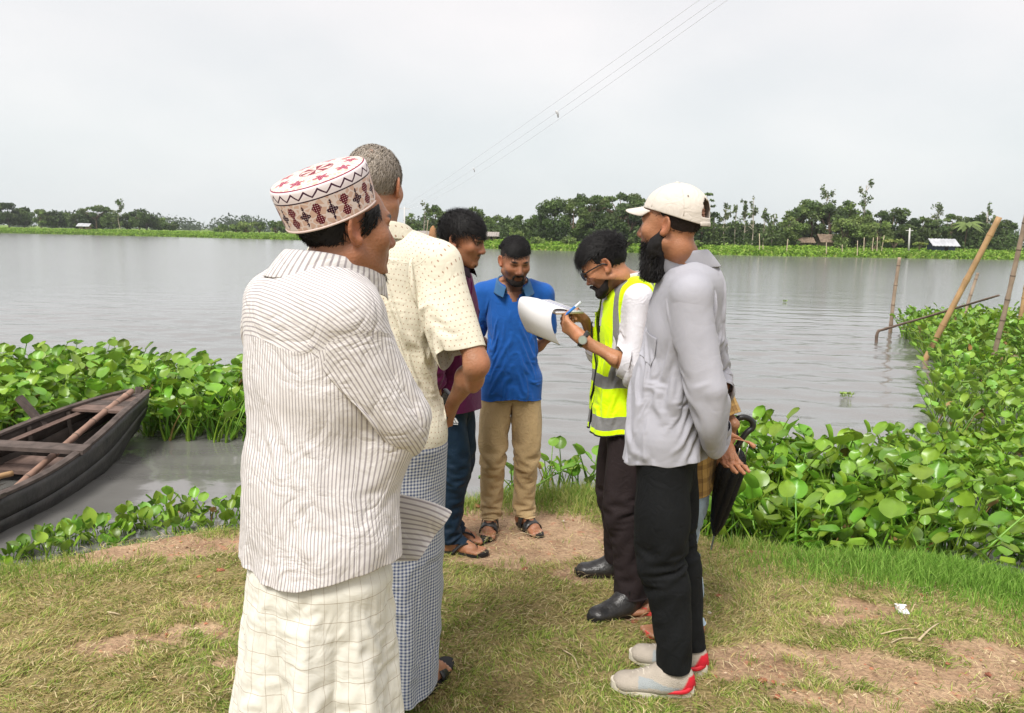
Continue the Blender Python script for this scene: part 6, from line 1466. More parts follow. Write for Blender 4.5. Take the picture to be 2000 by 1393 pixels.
    for sgm in range(6):
        aa = sgm * np.pi / 3 + np.pi / 6 * 0 ; el = np.linspace(.10, 1.5, 16); 
        if sgm == 3: el = np.linspace(.62, 1.5, 12)
        z0 = (low(aa) - cen[2]) / rad[2]; zz = z0 + (1 - z0) * np.sin(el); rr = np.sqrt(np.clip(1 - np.clip(zz, 0, 1) ** 2, 0, 1)) * (1 + .02 * abs(math.sin(aa * 3)) * np.sin(2 * el)); pts = np.stack([cen[0] + np.sin(aa) * (rad[0] + .0015) * rr, cen[1] + np.cos(aa) * (rad[1] + .0015) * rr, cen[2] + zz * (rad[2] + .0015)], -1)
        obj('seam', MB().tube(W(pts), .0016, 5).mesh('seam'), CAP, cap_)
    ang = np.linspace(np.pi - .5, np.pi + .5, 15); st = []
    for dz in (-.002, .014): st.append(np.stack([np.sin(ang) * rad[0] * 1.02, cen[1] + np.cos(ang) * rad[1] * 1.02, np.full(15, low(np.pi) + dz)], -1))
    cloth_obj('strap', W(np.concatenate(st)), grid_quads(2, 15, False), CAP, cap_, np.zeros((30, 2)), thick=.003)
    obj('eyelet', MB().tube([W([-.062, -.075, .09]), W([-.064, -.077, .0905])], [.003, .002], 8).mesh('eyelet'), mat('eyelet_thread', (.5, .45, .4), .8), cap_)
    return f

# ================================================================ man in high-visibility vest
def man_vest():
    Lf, Rf = (.52, 3.10), (.53, 3.56)
    f = Fig((.50, 3.30, gz(.5, 3.3)), -92, 1.70, 'man in yellow safety vest and glasses writing on a pad of paper', lean=.02, skin=(.37, .17, .086), head_yaw=-78, head_pitch=-34, feet=[(*Lf, gz(*Lf), -118), (*Rf, gz(*Rf), -92)], girth=1.0, twist=0)
    f.J['head'] = at(1183, 518, 3.22)
    f.arm('L', at(1133, 658, 3.10), -f.U + -f.R * .3 - f.F * .3); f.arm('R', at(1140, 622, 3.34), -f.U + f.R * .5)
    f.hand('L', at(1098, 630, 3.16) - f.J['wrL'], f.R * .75 + f.U * .55, (.55, .55, .6, .65), (.3, .2), .04, bend2=.9)
    f.hand('R', at(1112, 603, 3.27) - f.J['wrR'], -f.U * .6 - f.R * .6 - f.F * .2, (.75, .8, .85, .9), (.6, .5), .02)
    f.eyes = .15
    f.clothed(.58, .58); f.build_body(foot=False); f.skin_mesh(.0042, stubble=1.0, moustache=.9); f.collider()
    WH = cloth('white_shirt', (.62, .61, .64), vary=.04, crumple=.25, cscale=18)
    sh = f.shirt('shirt', WH, levels(f.H, hem=.53, sw=.182, cw=.178, ww=.168, hw=.172, cd=.122, wd=.122, hd=.128), n=90, m=64, iters=70, seed=41)
    f.sleeve('sleeve', WH, 'L', .60, (.074, .064, .058), n=48, m=46, slack=(1.03, 1.14), iters=110, parent=sh, seed=43); ax = unit(f.J['wrL'] - f.J['elL']); f.band('cuff', WH, sh, f.cuff, ax, .04, .002)
    f.sleeve('sleeve', WH, 'R', .60, (.074, .062, .056), n=40, m=36, slack=(1.03, 1.12), parent=sh, seed=44)
    f.collar('collar', WH, sh, r=.066, stand=.036, fall=.048, open_deg=24, zf=-.045, c=f.J['neck'] + f.F * .01)
    def vest_pat(t, U, Vv, src, M_, mixc, line):
        g1 = M_('MULTIPLY', M_('GREATER_THAN', Vv, .405), M_('LESS_THAN', Vv, .455)); g2 = M_('MULTIPLY', M_('GREATER_THAN', Vv, .575), M_('LESS_THAN', Vv, .630))
        c = 1.02      # vertical bands over the shoulders
        a1 = M_('LESS_THAN', M_('ABSOLUTE', M_('SUBTRACT', M_('ABSOLUTE', M_('SUBTRACT', U, c / 2)), c * .335)), .026)
        a2 = M_('LESS_THAN', M_('ABSOLUTE', M_('SUBTRACT', M_('ABSOLUTE', M_('SUBTRACT', U, c / 2)), c * .14)), .026)
        vert = M_('MULTIPLY', M_('MAXIMUM', a1, a2), M_('LESS_THAN', Vv, .42)); gg = M_('MAXIMUM', M_('MAXIMUM', g1, g2), vert)
        return mixc(gg, src, (.20, .20, .20))
    VE = cloth('hi_vis_yellow', (.66, .95, .0), rough=.6, vary=.04, crumple=.2, cscale=16, extra=vest_pat)
    lv = [(.846, .080, .082, -.010), (.836, .118, .094, -.012), (.815, .145, .112, -.010), (.775, .156, .130, -.004), (.74, .178, .140, 0), (.67, .190, .146, .004), (.60, .192, .150, .008), (.55, .196, .156, .008), (.478, .206, .166, .004)]
    vgap = lambda th, v: ~((np.minimum(th, 2 * np.pi - th) < .10 + .55 * np.clip(1 - v / .30, 0, 1)))
    ve = f.shirt('vest', VE, lv, n=110, m=74, margin=.016, iters=80, seed=45, uvw=1.02, slack=(1.0, 1.02), gap=vgap, hem=lambda a: .012 * math.cos(2 * a))
    PIPE = mat('black_piping', (.02, .02, .02), .8, .2); X, th, tt = f.last
    obj('hem_piping', MB().tube(np.concatenate([X[-1, 2:-2]]), .004, 5).mesh('hem_piping'), PIPE, ve)
    for j in (2, -3): obj('front_piping', MB().tube(X[24:, j], .0035, 5).mesh('front_piping'), PIPE, ve)
    def armhole(sg):
        pts = []
        for q in np.linspace(0, 2 * np.pi, 40): pts.append(f.J['sh' + ('R' if sg > 0 else 'L')] + f.TR * sg * (-.045 - .012 * math.cos(q)) + f.U * (-.055 + .098 * math.cos(q)) + f.TF * .088 * math.sin(q))
        obj('armhole_piping', MB().tube(np.array(pts), .004, 5, cap=False).mesh('armhole_piping'), PIPE, ve)
    BR = cloth('brown_black_trousers', (.020, .0135, .014), rough=.8, vary=.12, crumple=.25, cscale=14)
    f.trousers('trousers', BR, .575, (.152, .116), .092, .074, .072, .080, slack=1.09, seed=47, tuck=f.base[2] + .48 * f.H)
    for k in 'LR':
        s_ = bpy.data.objects.new('boot', None); COL.objects.link(s_); s_.parent = f.t; s_.matrix_parent_inverse = Matrix.Translation(-Vector(f.t.location)); WLOC[s_.name] = (0, 0, 0)
        b, P = shoe_sdf(f, k, .285, .047, .155, z0=.022, ank=.056); shoe_part(f, k, 'upper', BLACKL, b, P, .0045, parent=s_); sole(f, k, 'sole', RUB, .292, .048, 0, .022, .006, 0, 3, .03, parent=s_)
        fd, fp = f.J['fdir' + k], f.J['foot' + k]; sd_ = np.cross(fd, (0, 0, 1.0))
        for q in (-1, 1): obj('elastic_gore', MB().add(np.array([fp + fd * x + sd_ * q * (.043 + .002) + np.array([0, 0, z]) for x, z in ((-.03, .12), (.035, .12), (.02, .065), (-.015, .065))]), [[0, 1, 2, 3]]).mesh('elastic_gore'), RUB, s_)
    # tousled hair on top, cropped at the sides
    top = lambda q: (q[:, 2] > .052 - .20 * np.clip(q[:, 1], -1, 0) * 0 - .030 * (q[:, 1] < -.05)) & (q[:, 1] < .080)
    f.hair(HAIRB, top, n=6000, length=(.030, .062), lift=.55, flow=(.1, .8, .2), w=.0008, shell=.016, lump=.010, curl=.35, seed=13)
    f.hair(HAIRB, lambda q: (q[:, 2] > -.030 + .4 * np.clip(q[:, 1] + .03, 0, 1)) & (q[:, 1] < .040), n=1600, length=(.006, .012), lift=.35, flow=(0, -.4, -.8), shell=-.001, lump=.003, seed=14, name='side_hair')
    short_beard(f)
    # spectacles
    GL = mat('black_plastic', (.012, .012, .012), .3, .5); LENS = mat('dark_lens', (.015, .015, .018), .1, .6)
    sp = bpy.data.objects.new('spectacles', None); COL.objects.link(sp); sp.parent = f.t; sp.matrix_parent_inverse = Matrix.Translation(-Vector(f.t.location)); WLOC[sp.name] = (0, 0, 0)
    for q in (-1, 1):
        a = np.linspace(0, 2 * np.pi, 25); ring = np.stack([q * .033 + .025 * np.cos(a), .102 - .006 * (np.cos(a) * q + 0) ** 1, .008 + .018 * np.sin(a)], -1)
        obj('rim', MB().tube(f.J['head'] + ring @ f.HR.T, .0022, 6, cap=False).mesh('rim'), GL, sp)
        obj('lens', MB().add(f.J['head'] + np.concatenate([ring[:-1], [ring.mean(0)]]) @ f.HR.T, T=np.stack([np.arange(24), (np.arange(24) + 1) % 24, np.full(24, 24)], -1)).mesh('lens'), LENS, sp)
        obj('temple', MB().tube([f.hp(q * .058, .098, .014), f.hp(q * .074, .06, .014), f.hp(q * .080, .0, .010), f.hp(q * .079, -.022, -.012)], .003, 6).mesh('temple'), GL, sp)
    obj('bridge', MB().tube([f.hp(-.009, .106, .012), f.hp(0, .110, .014), f.hp(.009, .106, .012)], .002, 5).mesh('bridge'), GL, sp)
    # wrist watch
    w_ = bpy.data.objects.new('wristwatch', None); COL.objects.link(w_); w_.parent = f.t; w_.matrix_parent_inverse = Matrix.Translation(-Vector(f.t.location)); WLOC[w_.name] = (0, 0, 0)
    ax = unit(f.J['wrL'] - f.J['elL']); c = f.J['wrL'] - ax * .018; A = unit(np.cross(ax, (0, 0, 1.0))); B = np.cross(ax, A); a = np.linspace(0, 2 * np.pi, 24, endpoint=False)
    V = np.concatenate([c + ax * e + .0365 * (np.cos(a)[:, None] * A + np.sin(a)[:, None] * B) for e in (-.010, .010)]); o = obj('strap', mesh('strap', V, grid_quads(2, 24), True), BLACKL, w_); md = o.modifiers.new('t', 'SOLIDIFY'); md.thickness = .004
    face_d = unit(-f.R * .9 + f.U * -.1 - np.array([0, .4, 0])); face_d = unit(face_d - (face_d @ ax) * ax); p0 = c + face_d * .036
    obj('case', MB().tube([p0, p0 + face_d * .009], [.0185, .0185], 20).mesh('case', False), mat('steel', (.55, .55, .53), .3, .5, metal=1.0), w_); obj('dial', MB().tube([p0 + face_d * .0092, p0 + face_d * .0100], [.0155, .0155], 20).mesh('dial', False), mat('dial', (.30, .34, .28), .4), w_)
    return f
def sub(name, f):
    o = bpy.data.objects.new(name, None); COL.objects.link(o); o.parent = f.t; o.matrix_parent_inverse = Matrix.Translation(-Vector(f.t.location)); WLOC[o.name] = (0, 0, 0); return o
# ================================================================ man in blue polo shirt, facing the camera
def man_blue():
    z = gz(0, 4.15); Rf, Lf = (-.105, 4.17), (.095, 4.22)
    f = Fig((0.0, 4.22, z), 176, 1.668, 'bearded man in bright blue polo shirt and khaki trousers facing the camera', skin=(.30, .132, .070), head_yaw=163, head_pitch=-20, feet=[(*Lf, gz(*Lf), 152), (*Rf, gz(*Rf), 184)], girth=.95)
    f.J['head'] = at(1006, 510, 4.12)
    f.arm('L', f.J['pelvis'] - f.F * .15 + f.U * .03 - f.R * .04, -f.R * 1.0 - f.F * .3); f.arm('R', f.J['pelvis'] - f.F * .17 + f.U * .06 + f.R * .03, f.R * 1.0 - f.F * .3)
    f.hand('L', f.R * .5 - f.U * .8, -f.F, (.3, .3, .4, .4)); f.hand('R', -f.R * .5 - f.U * .8, -f.F, (.5, .5, .5, .5))
    f.eyes = .0; f.clothed(.33, .33, .86); f.build_body(foot=True); f.skin_mesh(.0045, stubble=1.0, moustache=1.0); f.collider()
    BL = cloth('blue_pique', (.008, .085, .34), rough=.8, vary=.06, crumple=.2, cscale=14, weave=600)
    sh = f.shirt('polo_shirt', BL, levels(f.H, hem=.478, sw=.164, cw=.168, ww=.158, hw=.168, cd=.125, wd=.126, hd=.138, nk=.072), n=110, m=82, slack=(1.0, 1.04), iters=100, seed=61, noise_amp=.007, gap=lambda th, v: ~((np.minimum(th, 2 * np.pi - th) < .62 * np.clip(1 - v / .165, 0, 1)) & (v < .16)))
    X, th, tt = f.last; obj('hem', MB().tube(np.concatenate([X[-1], X[-1][:1]]), .0035, 5, cap=False).mesh('hem'), BL, sh)
    for k, sd in (('L', 62), ('R', 63)): f.sleeve('sleeve', BL, k, .37, (.066, .062, .060), n=44, m=30, slack=(1.02, 1.05), iters=60, parent=sh, seed=sd, pinend=0)
    CB = cloth('faded_blue_collar', (.04, .12, .24), rough=.85, vary=.08, crumple=.1); f.collar('collar', CB, sh, r=.070, stand=.030, fall=.055, open_deg=30, zf=-.060, flare=.030, c=f.J['neck'] + f.F * .012, depth=1.15)
    KH = cloth('khaki_twill', (.42, .30, .155), rough=.85, vary=.08, crumple=.35, cscale=20)
    f.trousers('trousers', KH, .56, (.150, .112), .090, .070, .058, .075, slack=1.12, seed=64, iters=120, tuck=f.base[2] + .478 * f.H, noise_amp=.009)
    for k in 'LR':
        s_ = sub('sandal', f); sole(f, k, 'sole', RUB, .275, .047, -.004, .016, .004, .004, 3, .02, parent=s_)
        strap(f, k, 'front_strap', BLACKL, .082, .066, .042, .052, parent=s_); strap(f, k, 'rear_strap', BLACKL, .018, .104, .036, .050, parent=s_)
    top = lambda q: (q[:, 2] > .058 - .02 * (q[:, 1] < -.04)) & (q[:, 1] < .082) & (np.abs(q[:, 0]) < .066)
    f.hair(HAIRB, top, n=4000, length=(.025, .045), lift=.5, flow=(.5, .6, .25), w=.0008, shell=.016, lump=.006, curl=.12, seed=65)
    f.hair(mat('cropped_hair', (.03, .022, .02), .7, .2), lambda q: (q[:, 2] > -.01 + .5 * np.clip(q[:, 1] + .01, 0, 1)) & (q[:, 1] < .045), n=900, length=(.003, .006), lift=.35, flow=(0, -.4, -.8), shell=-.002, lump=.001, seed=66, name='side_hair')
    short_beard(f)
    return f

# ================================================================ man in maroon shirt, bending to look
def man_maroon():
    z = gz(-.28, 3.85); Rf, Lf = (-.285, 3.80), (-.30, 3.98)
    f = Fig((-.30, 3.86, z), 104, 1.70, 'young man in maroon shirt and dark teal track trousers peering round the tall man', lean=.10, skin=(.30, .135, .072), head_yaw=106, head_pitch=-16, head_roll=6, feet=[(*Lf, gz(*Lf), 100), (*Rf, gz(*Rf), 98)])
    f.J['head'] = at(903, 466, 3.48); f.J['neck'] = f.J['head'] + np.array([-.075, .05, -.135]); sp = f.J['pelvis']
    for a, w in (('spine', .82), ('chest', .6), ('waist', .25)): f.J[a] = f.J[a] * (1 - w) + (sp + (f.J['neck'] - sp) * {'spine': .88, 'chest': .64, 'waist': .24}[a]) * w
    for k, sg in (('L', -1), ('R', 1)): f.J['sh' + k] = f.J['neck'] - f.U * .052 + f.TR * sg * .160
    f.arm('L', f.J['pelvis'] + f.F * .05 - f.R * .22 - f.U * .02, -f.F); f.arm('R', f.J['pelvis'] + f.F * -.02 + f.R * .20 - f.U * .02, -f.F)
    f.hand('L', -f.U, f.R, (.4, .4, .4, .4)); f.hand('R', -f.U, -f.R, (.4, .4, .4, .4))
    f.eyes = .3; f.clothed(.9, .9, .88); f.build_body(foot=True); f.skin_mesh(.0045, stubble=.30, moustache=.75); f.collider()
    MR = cloth('maroon_cotton', (.115, .007, .065), rough=.8, vary=.15, crumple=.3, cscale=16)
    sh = f.shirt('shirt', MR, levels(f.H, hem=.485, sw=.182, cw=.182, ww=.172, hw=.182, cd=.122, wd=.124, hd=.136), n=90, m=64, slack=(1.0, 1.03), iters=60, seed=71)
    for k, sd in (('L', 72), ('R', 73)): f.sleeve('sleeve', MR, k, .96, (.076, .060, .046), n=36, m=40, slack=(1.02, 1.1), iters=60, parent=sh, seed=sd)
    f.collar('collar', cloth('dark_collar', (.02, .012, .018), rough=.8), sh, r=.064, stand=.03, fall=.040, open_deg=25, zf=-.035, c=f.J['neck'] + f.F * .01 + f.U * .01)
    TE = cloth('teal_track', (.006, .018, .036), rough=.6, vary=.2, crumple=.2, cscale=12)
    f.trousers('trousers', TE, .56, (.150, .114), .090, .072, .060, .060, slack=1.08, seed=74, iters=70, tuck=f.base[2] + .485 * f.H)
    # logo of three slanted bars on the thigh, letters below
    LG = mat('white_print', (.62, .62, .62), .7); lg = sub('logo', f); c = at(887, 826, 3.66); xr, zu = np.array([1.0, 0, .02]), np.array([0, 0, 1.0]); fwd = np.array([0, -.03, 0])
    P_ = f.J['hipR'] * .72 + f.J['knR'] * .28; c = at(887, 826, P_[1] - .105)
    for q in range(3):
        h = .010 + q * .007; x0 = -.022 + q * .013; V = [c + xr * (x0 + a) + zu * b_ for a, b_ in ((0, 0), (.009, 0), (.009 - h * .55, h), (-h * .55, h))]; V = np.array(V) + np.array([.008, 0, 0])
        o = obj('bar', mesh('bar', V, np.array([[0, 1, 2, 3]]), False), LG, lg); md = o.modifiers.new('t', 'SOLIDIFY'); md.thickness = .004
    for q in range(6): o = obj('letter', MB().box(c + xr * (-.022 + q * .0075) - zu * .007, (.0028, .002, .0022)).mesh('letter', False), LG, lg)
    for k in 'LR':
        s_ = sub('flip_flop', f); sole(f, k, 'sole', RUB, .275, .047, -.006, .012, .006, 0, 3, .02, parent=s_); fd, fp = f.J['fdir' + k], f.J['foot' + k]; sd_ = np.cross(fd, (0, 0, 1.0)); tb = MB(); toe = fp + fd * .125 + sd_ * (-.012 if k == 'R' else .012) + np.array([0, 0, .012])
        for q in (-1, 1): tb.tube(smooth_path([toe, toe + np.array([0, 0, .03]) - fd * .01, fp + fd * .06 + sd_ * q * .030 + np.array([0, 0, .062]), fp + fd * .015 + sd_ * q * .046 + np.array([0, 0, .028]), fp + fd * .0 + sd_ * q * .046 + np.array([0, 0, .006])], 16), .006, 6, flat=(.6, 1.7))
        obj('thong', tb.mesh('thong'), RUB, s_)
    reg = lambda q: (q[:, 2] > .032 - .075 * (q[:, 1] < -.02)) & (q[:, 1] < .082) & ~((np.abs(q[:, 0]) > .045) & (q[:, 1] > .010) & (q[:, 2] < .045))
    f.hair(HAIRB, reg, n=5500, length=(.030, .060), lift=.34, flow=(-.1, .7, -.25), w=.0009, shell=.012, lump=.010, curl=.25, seed=75)
    b = SDF(); hp = f.hp; b.cap(hp(-.012, .088, -.096), hp(.012, .088, -.096), .0105, .0105, 0); lo, hi = b.bounds(); V2, Q2 = sdf_mesh(b, lo, hi, .004); obj('goatee', mesh('goatee', V2, Q2, True), mat('beard_hair', (.016, .012, .011), .7, .2), f.t)
    return f

# ================================================================ tall man in cream dotted shirt seen from behind
def man_cream():
    Rf, Lf = (-.285, 2.47), (-.47, 2.42)
    f = Fig((-.395, 2.36, -.005), 14, 1.865, 'tall grey-haired man in cream dotted shirt and checked lungi, seen from behind', lean=.0, skin=(.32, .145, .078), head_yaw=13, head_pitch=-4, feet=[(*Lf, gz(*Lf), 12), (*Rf, gz(*Rf), 22)], girth=1.06, shoulder=.100)
    f.J['head'] = at(733, 364, 2.30); f.hs = .96
    f.arm('R', at(884, 790, 2.42), at(914, 700, 2.26) - f.J['shR'] - (at(884, 790, 2.42) - f.J['shR']) * .6, up=.172 * f.H, lo=.145 * f.H); f.arm('L', f.J['pelvis'] + f.F * .20 - f.R * .05 + f.U * .06, -f.R - f.F * .4)
    f.hand('R', at(872, 824, 2.44) - f.J['wrR'], -f.R * .8 + f.F * .5, (1.0, 1.05, 1.1, 1.1), (.9, .7), .0); f.hand('L', f.R * .9 - f.U * .3, f.F * -1.0, (.6, .6, .6, .6))
    f.clothed(.40, .40, .85); f.build_body(foot=True); f.skin_mesh(.0045, stubble=.2); f.collider()
    DT = cloth('cream_dotted', (.66, .62, .50), 'dots', (.36, .22, .15), a=.0150, b=.12, rough=.85, vary=.05, crumple=.2, cscale=16)
    sh = f.shirt('shirt', DT, levels(f.H, hem=.522, sw=.188, cw=.192, ww=.180, hw=.186, cd=.142, wd=.138, hd=.142), n=120, m=86, slack=(1.0, 1.05), iters=110, seed=81, noise_amp=.007)
    X, th, tt = f.last
    for i in (int(len(tt) * .20),): obj('yoke_seam', MB().tube(X[i, 34:88], .0016, 5).mesh('yoke_seam'), DT, sh)
    f.sleeve('sleeve', DT, 'R', .43, (.086, .078, .074), n=52, m=36, slack=(1.02, 1.04), iters=60, parent=sh, seed=82, pinend=0); f.sleeve('sleeve', DT, 'L', .43, (.092, .084, .080), n=40, m=28, slack=(1.02, 1.04), iters=40, parent=sh, seed=83, pinend=0)
    f.collar('collar', DT, sh, r=.072, stand=.040, fall=.046, open_deg=25, zf=-.04, c=f.J['neck'] + f.U * .006 + f.F * .008)
    GH = cloth('blue_check', (.60, .62, .64), 'gingham', (.075, .10, .20), a=.0105, rough=.85, vary=.06, crumple=.3, cscale=12)
    f.lungi('lungi', GH, .575, .062, (.155, .118), (.165, .155), n=110, m=80, folds=5, famp=.012, seed=84, fph=1.0, tuck=f.base[2] + .522 * f.H)
    for k in 'LR':
        s_ = sub('sandal', f); sole(f, k, 'sole', RUB, .285, .050, -.004, .018, .004, .004, 3, .02, parent=s_); strap(f, k, 'front_strap', BLACKL, .075, .055, .045, .050, parent=s_); strap(f, k, 'heel_strap', BLACKL, -.055, .075, .03, .044, parent=s_)
    GR = [(.33, .285, .24), (.28, .245, .205), (.38, .33, .28), (.30, .255, .20)]
    f.hair(HAIRG, lambda q: (q[:, 2] > -.055 + .55 * np.clip(q[:, 1] + .03, 0, 1) * (np.abs(q[:, 0]) > .0)) & (q[:, 1] < .075) & (q[:, 2] > -.06 + .9 * np.clip(q[:, 1], 0, 1)), n=5600, length=(.012, .024), lift=.42, flow=(0, -.5, -.7), w=.0010, shell=.001, lump=.003, seed=85, col=GR)
    return f

# ================================================================ boy behind the man in grey: plaid shirt, jeans, umbrella
def hidden_person():
    Lf, Rf = (.715, 2.90), (.695, 3.10)
    f = Fig((.700, 3.00, 0.0), -92, 1.37, 'person in yellow brown plaid shirt and faded jeans hidden behind the bearded man', skin=(.30, .14, .075), feet=[(*Lf, gz(*Lf), -94), (*Rf, gz(*Rf), -90)], girth=1.05, head_pitch=-6)
    f.arm('L', at(1408, 912, 2.84), -f.R * .6 - f.F * .35); f.arm('R', f.J['pelvis'] + f.R * .2 + f.F * .02 - f.U * .05, -f.F)
    f.hand('L', -f.U * .9 - f.F * .25, f.R * 1.0, (.9, .9, .95, 1.0), (.7, .5)); f.hand('R', -f.U, -f.R, (.4, .4, .4, .4))
    f.clothed(.40, .40, .9); f.build_body(foot=True); f.skin_mesh(.006, stubble=0); f.collider()
    PL = cloth('yellow_plaid', (.50, .31, .10), 'plaid', (.16, .08, .03), a=.05, rough=.85, vary=.1, crumple=.3)
    sh = f.shirt('shirt', PL, levels(f.H, hem=.47, sw=.175, cw=.178, ww=.172, hw=.180, cd=.135, wd=.145, hd=.150), n=70, m=50, iters=40, seed=91)
    for k, sd in (('L', 92), ('R', 93)): f.sleeve('sleeve', PL, k, .45, (.075, .066, .062), n=30, m=22, iters=30, parent=sh, seed=sd, pinend=0)
    f.collar('collar', PL, sh, r=.06, stand=.03, fall=.04)
    JE = cloth('faded_denim', (.33, .42, .50), rough=.85, vary=.25, crumple=.35, cscale=18); f.trousers('trousers', JE, .56, (.145, .115), .085, .068, .058, .055, slack=1.1, seed=94, iters=50, ml=44, tuck=f.base[2] + .47 * f.H)
    RS = mat('red_plastic', (.62, .07, .06), .4, .4)
    for k in 'LR':
        s_ = sub('sandal', f); sole(f, k, 'sole', RS, .245, .043, -.004, .016, .006, .004, 3, .02, parent=s_)
        for q, (a_, h_) in enumerate(((.10, .040), (.065, .055), (.03, .07))): strap(f, k, 'strap', RS, a_, h_, .018, .042, f1=a_ + .012 * (-1) ** q, parent=s_)
        strap(f, k, 'heel_strap', RS, -.05, .06, .016, .040, parent=s_)
    f.hair(HAIRB, lambda q: (q[:, 2] > .02 - .06 * (q[:, 1] < -.02)) & (q[:, 1] < .08), n=900, length=(.02, .03), lift=.5, shell=.008, seed=95)
    return f

# ================================================================ elderly man in striped shirt and embroidered cap (nearest)
def man_striped():
    f = Fig((-.425, 1.64, 0.0), 50, 1.765, 'man in white striped shirt, cream lungi and embroidered maroon prayer cap, arms folded', lean=.0, skin=(.27, .115, .058), head_yaw=54, head_pitch=-1, head_roll=0, girth=1.26, shoulder=.097)
    f.J['head'] = at(672, 446, 1.62); f.hs = .975
    f.J['neck'] = f.J['neck'] + f.F * .02
    e_ = at(800, 815, 1.57); f.arm('R', f.J['chest'] + f.F * .18 - f.R * .05 - f.U * .05, e_ - f.J['shR']); f.J['elR'] = e_; f.arm('L', f.J['chest'] + f.F * .17 + f.R * .07 - f.U * .10, -f.R * .8 - f.U * .6)
    f.hand('R', -f.R * .9 + f.F * .1, -f.F, (.3, .3, .3, .3)); f.hand('L', f.R * .95 - f.F * .25, -f.F * .9, (.35, .35, .4, .4))
    f.clothed(.95, .95, .9); f.build_body(foot=True); f.skin_mesh(.0040, stubble=.15); f.collider()
    ST = cloth('striped_cotton', (.66, .635, .62), 'stripe', (.335, .305, .315), a=.0096, b=.33, rough=.85, vary=.04, crumple=.50, cscale=9)
    ST2 = cloth('striped_cotton_sleeve', (.66, .635, .62), 'stripe', (.335, .305, .315), a=.0096, b=.33, rough=.85, vary=.04, crumple=.55, cscale=9)
    sh = f.shirt('shirt', ST, levels(f.H, hem=.497, sw=.192, cw=.220, ww=.230, hw=.238, cd=.168, wd=.184, hd=.188, nk=.074), n=170, m=128, hem=lambda a: -.055 * (1 + math.cos(a)) * .5 - .02 + .020 * math.cos(2 * a), slack=(1.0, 1.025), iters=120, seed=101, noise_amp=.0045, bend=.12, yoke=.205, relax=5, margin=.008)
    X, th, tt = f.last
    j = int(len(th) * .27); obj('side_seam', MB().tube(X[44:, j], .0016, 5).mesh('side_seam'), ST2, sh)
    f.sleeve('sleeve', ST2, 'R', .97, (.070, .057, .049), n=72, m=80, slack=(1.0, 1.03), g=.0002, iters=100, parent=sh, seed=103, noise_amp=.009)
    f.sleeve('sleeve', ST2, 'L', .97, (.086, .066, .050), n=40, m=40, slack=(1.03, 1.10), iters=50, parent=sh, seed=104)
    f.collar('collar', ST2, sh, r=.078, stand=.036, fall=.052, open_deg=28, zf=-.055, c=f.J['neck'] + f.U * .016 + f.F * .012)
    # loose front tail of the shirt lifted by the wind
    a, b = np.linspace(0, 1, 14), np.linspace(0, 1, 16); A, B = np.meshgrid(a, b, indexing='ij'); y0 = 1.80
    p00, p01, p10, p11 = at(755, 960, y0), at(760, 1098, y0 - .02), at(880, 1000, y0 - .06), at(815, 1094, y0 - .06)
    V = (p00 * ((1 - A) * (1 - B))[..., None] + p01 * ((1 - A) * B)[..., None] + p10 * (A * (1 - B))[..., None] + p11 * (A * B)[..., None]); V = V + np.array([.02, -.02, .012]) * np.sin(A * np.pi * .9)[..., None] * np.cos(B * 1.2)[..., None] + np.array([0, -.012, .0]) * np.sin(B * 9)[..., None] * A[..., None]
    o = cloth_obj('shirt_tail', V.reshape(-1, 3), grid_quads(14, 16, False), ST2, f.t, np.stack([B.ravel() * .125, A.ravel() * .08], -1)); 
    CR = cloth('cream_windowpane', (.66, .645, .575), 'pane', (.40, .35, .28), a=.036, b=.032, rough=.88, vary=.05, crumple=.30, cscale=9)
    f.lungi('lungi', CR, .575, .03, (.175, .145), (.238, .215), n=130, m=100, folds=5, famp=.036, seed=106, fph=2.2, slack=(1.0, 1.03), tuck=f.base[2] + .497 * f.H)
    for k in 'LR':
        s_ = sub('sandal', f); sole(f, k, 'sole', RUB, .275, .048, -.004, .016, .004, .004, 3, .02, parent=s_); strap(f, k, 'front_strap', BLACKL, .075, .055, .045, .048, parent=s_)
    capR = rot('X', 25) @ rot('Y', 8)
    f.hair(HAIRB, lambda q: ((q @ capR)[:, 2] < .034) & (q[:, 2] > -.078 + .62 * np.clip(q[:, 1] + .045, 0, 1)) & (q[:, 1] < .055) & ~((np.abs(q[:, 0]) > .05) & (q[:, 1] > -.028) & (q[:, 1] < .012) & (q[:, 2] < .030)), n=3600, length=(.020, .036), lift=.25, flow=(0, -.35, -.9), w=.0010, shell=.007, lump=.004, seed=107)
    V, Q_, T_ = tuft(f, 'goatee', None, [(0, .088, -.100), (.008, .086, -.1), (-.008, .086, -.1)], [(0, .6, -1)] * 3, .018, 120, .0008, 3, .3); obj('goatee', mesh('goatee', V, [Q_, T_]), mat('grey_beard', (.25, .23, .21), .7), f.t)
    # embroidered cap
    def deco(t, U, Vv, src, M_, mixc, line):
        per = .02650; cu = M_('DIVIDE', U, per); fx = M_('SUBTRACT', M_('FRACT', cu), .5); par = M_('MODULO', M_('FLOOR', cu), 2.0)
        X_ = M_('MULTIPLY', fx, per); ax = M_('ABSOLUTE', X_); yv = M_('SUBTRACT', Vv, .031); ay = M_('ABSOLUTE', yv)
        sq = lambda a: M_('MULTIPLY', a, a)
        def band(lo, hi): return M_('MULTIPLY', M_('GREATER_THAN', Vv, lo), M_('LESS_THAN', Vv, hi))
        # pale scrollwork
        vo = N(t, 'ShaderNodeTexVoronoi', feature='DISTANCE_TO_EDGE'); cmb = N(t, 'ShaderNodeCombineXYZ'); t.links.new(U, cmb.inputs[0]); t.links.new(Vv, cmb.inputs[1]); t.links.new(cmb.outputs[0], vo.inputs['Vector']); vo.inputs['Scale'].default_value = 75
        src = mixc(M_('LESS_THAN', vo.outputs[0], .10), src, (.70, .60, .57))
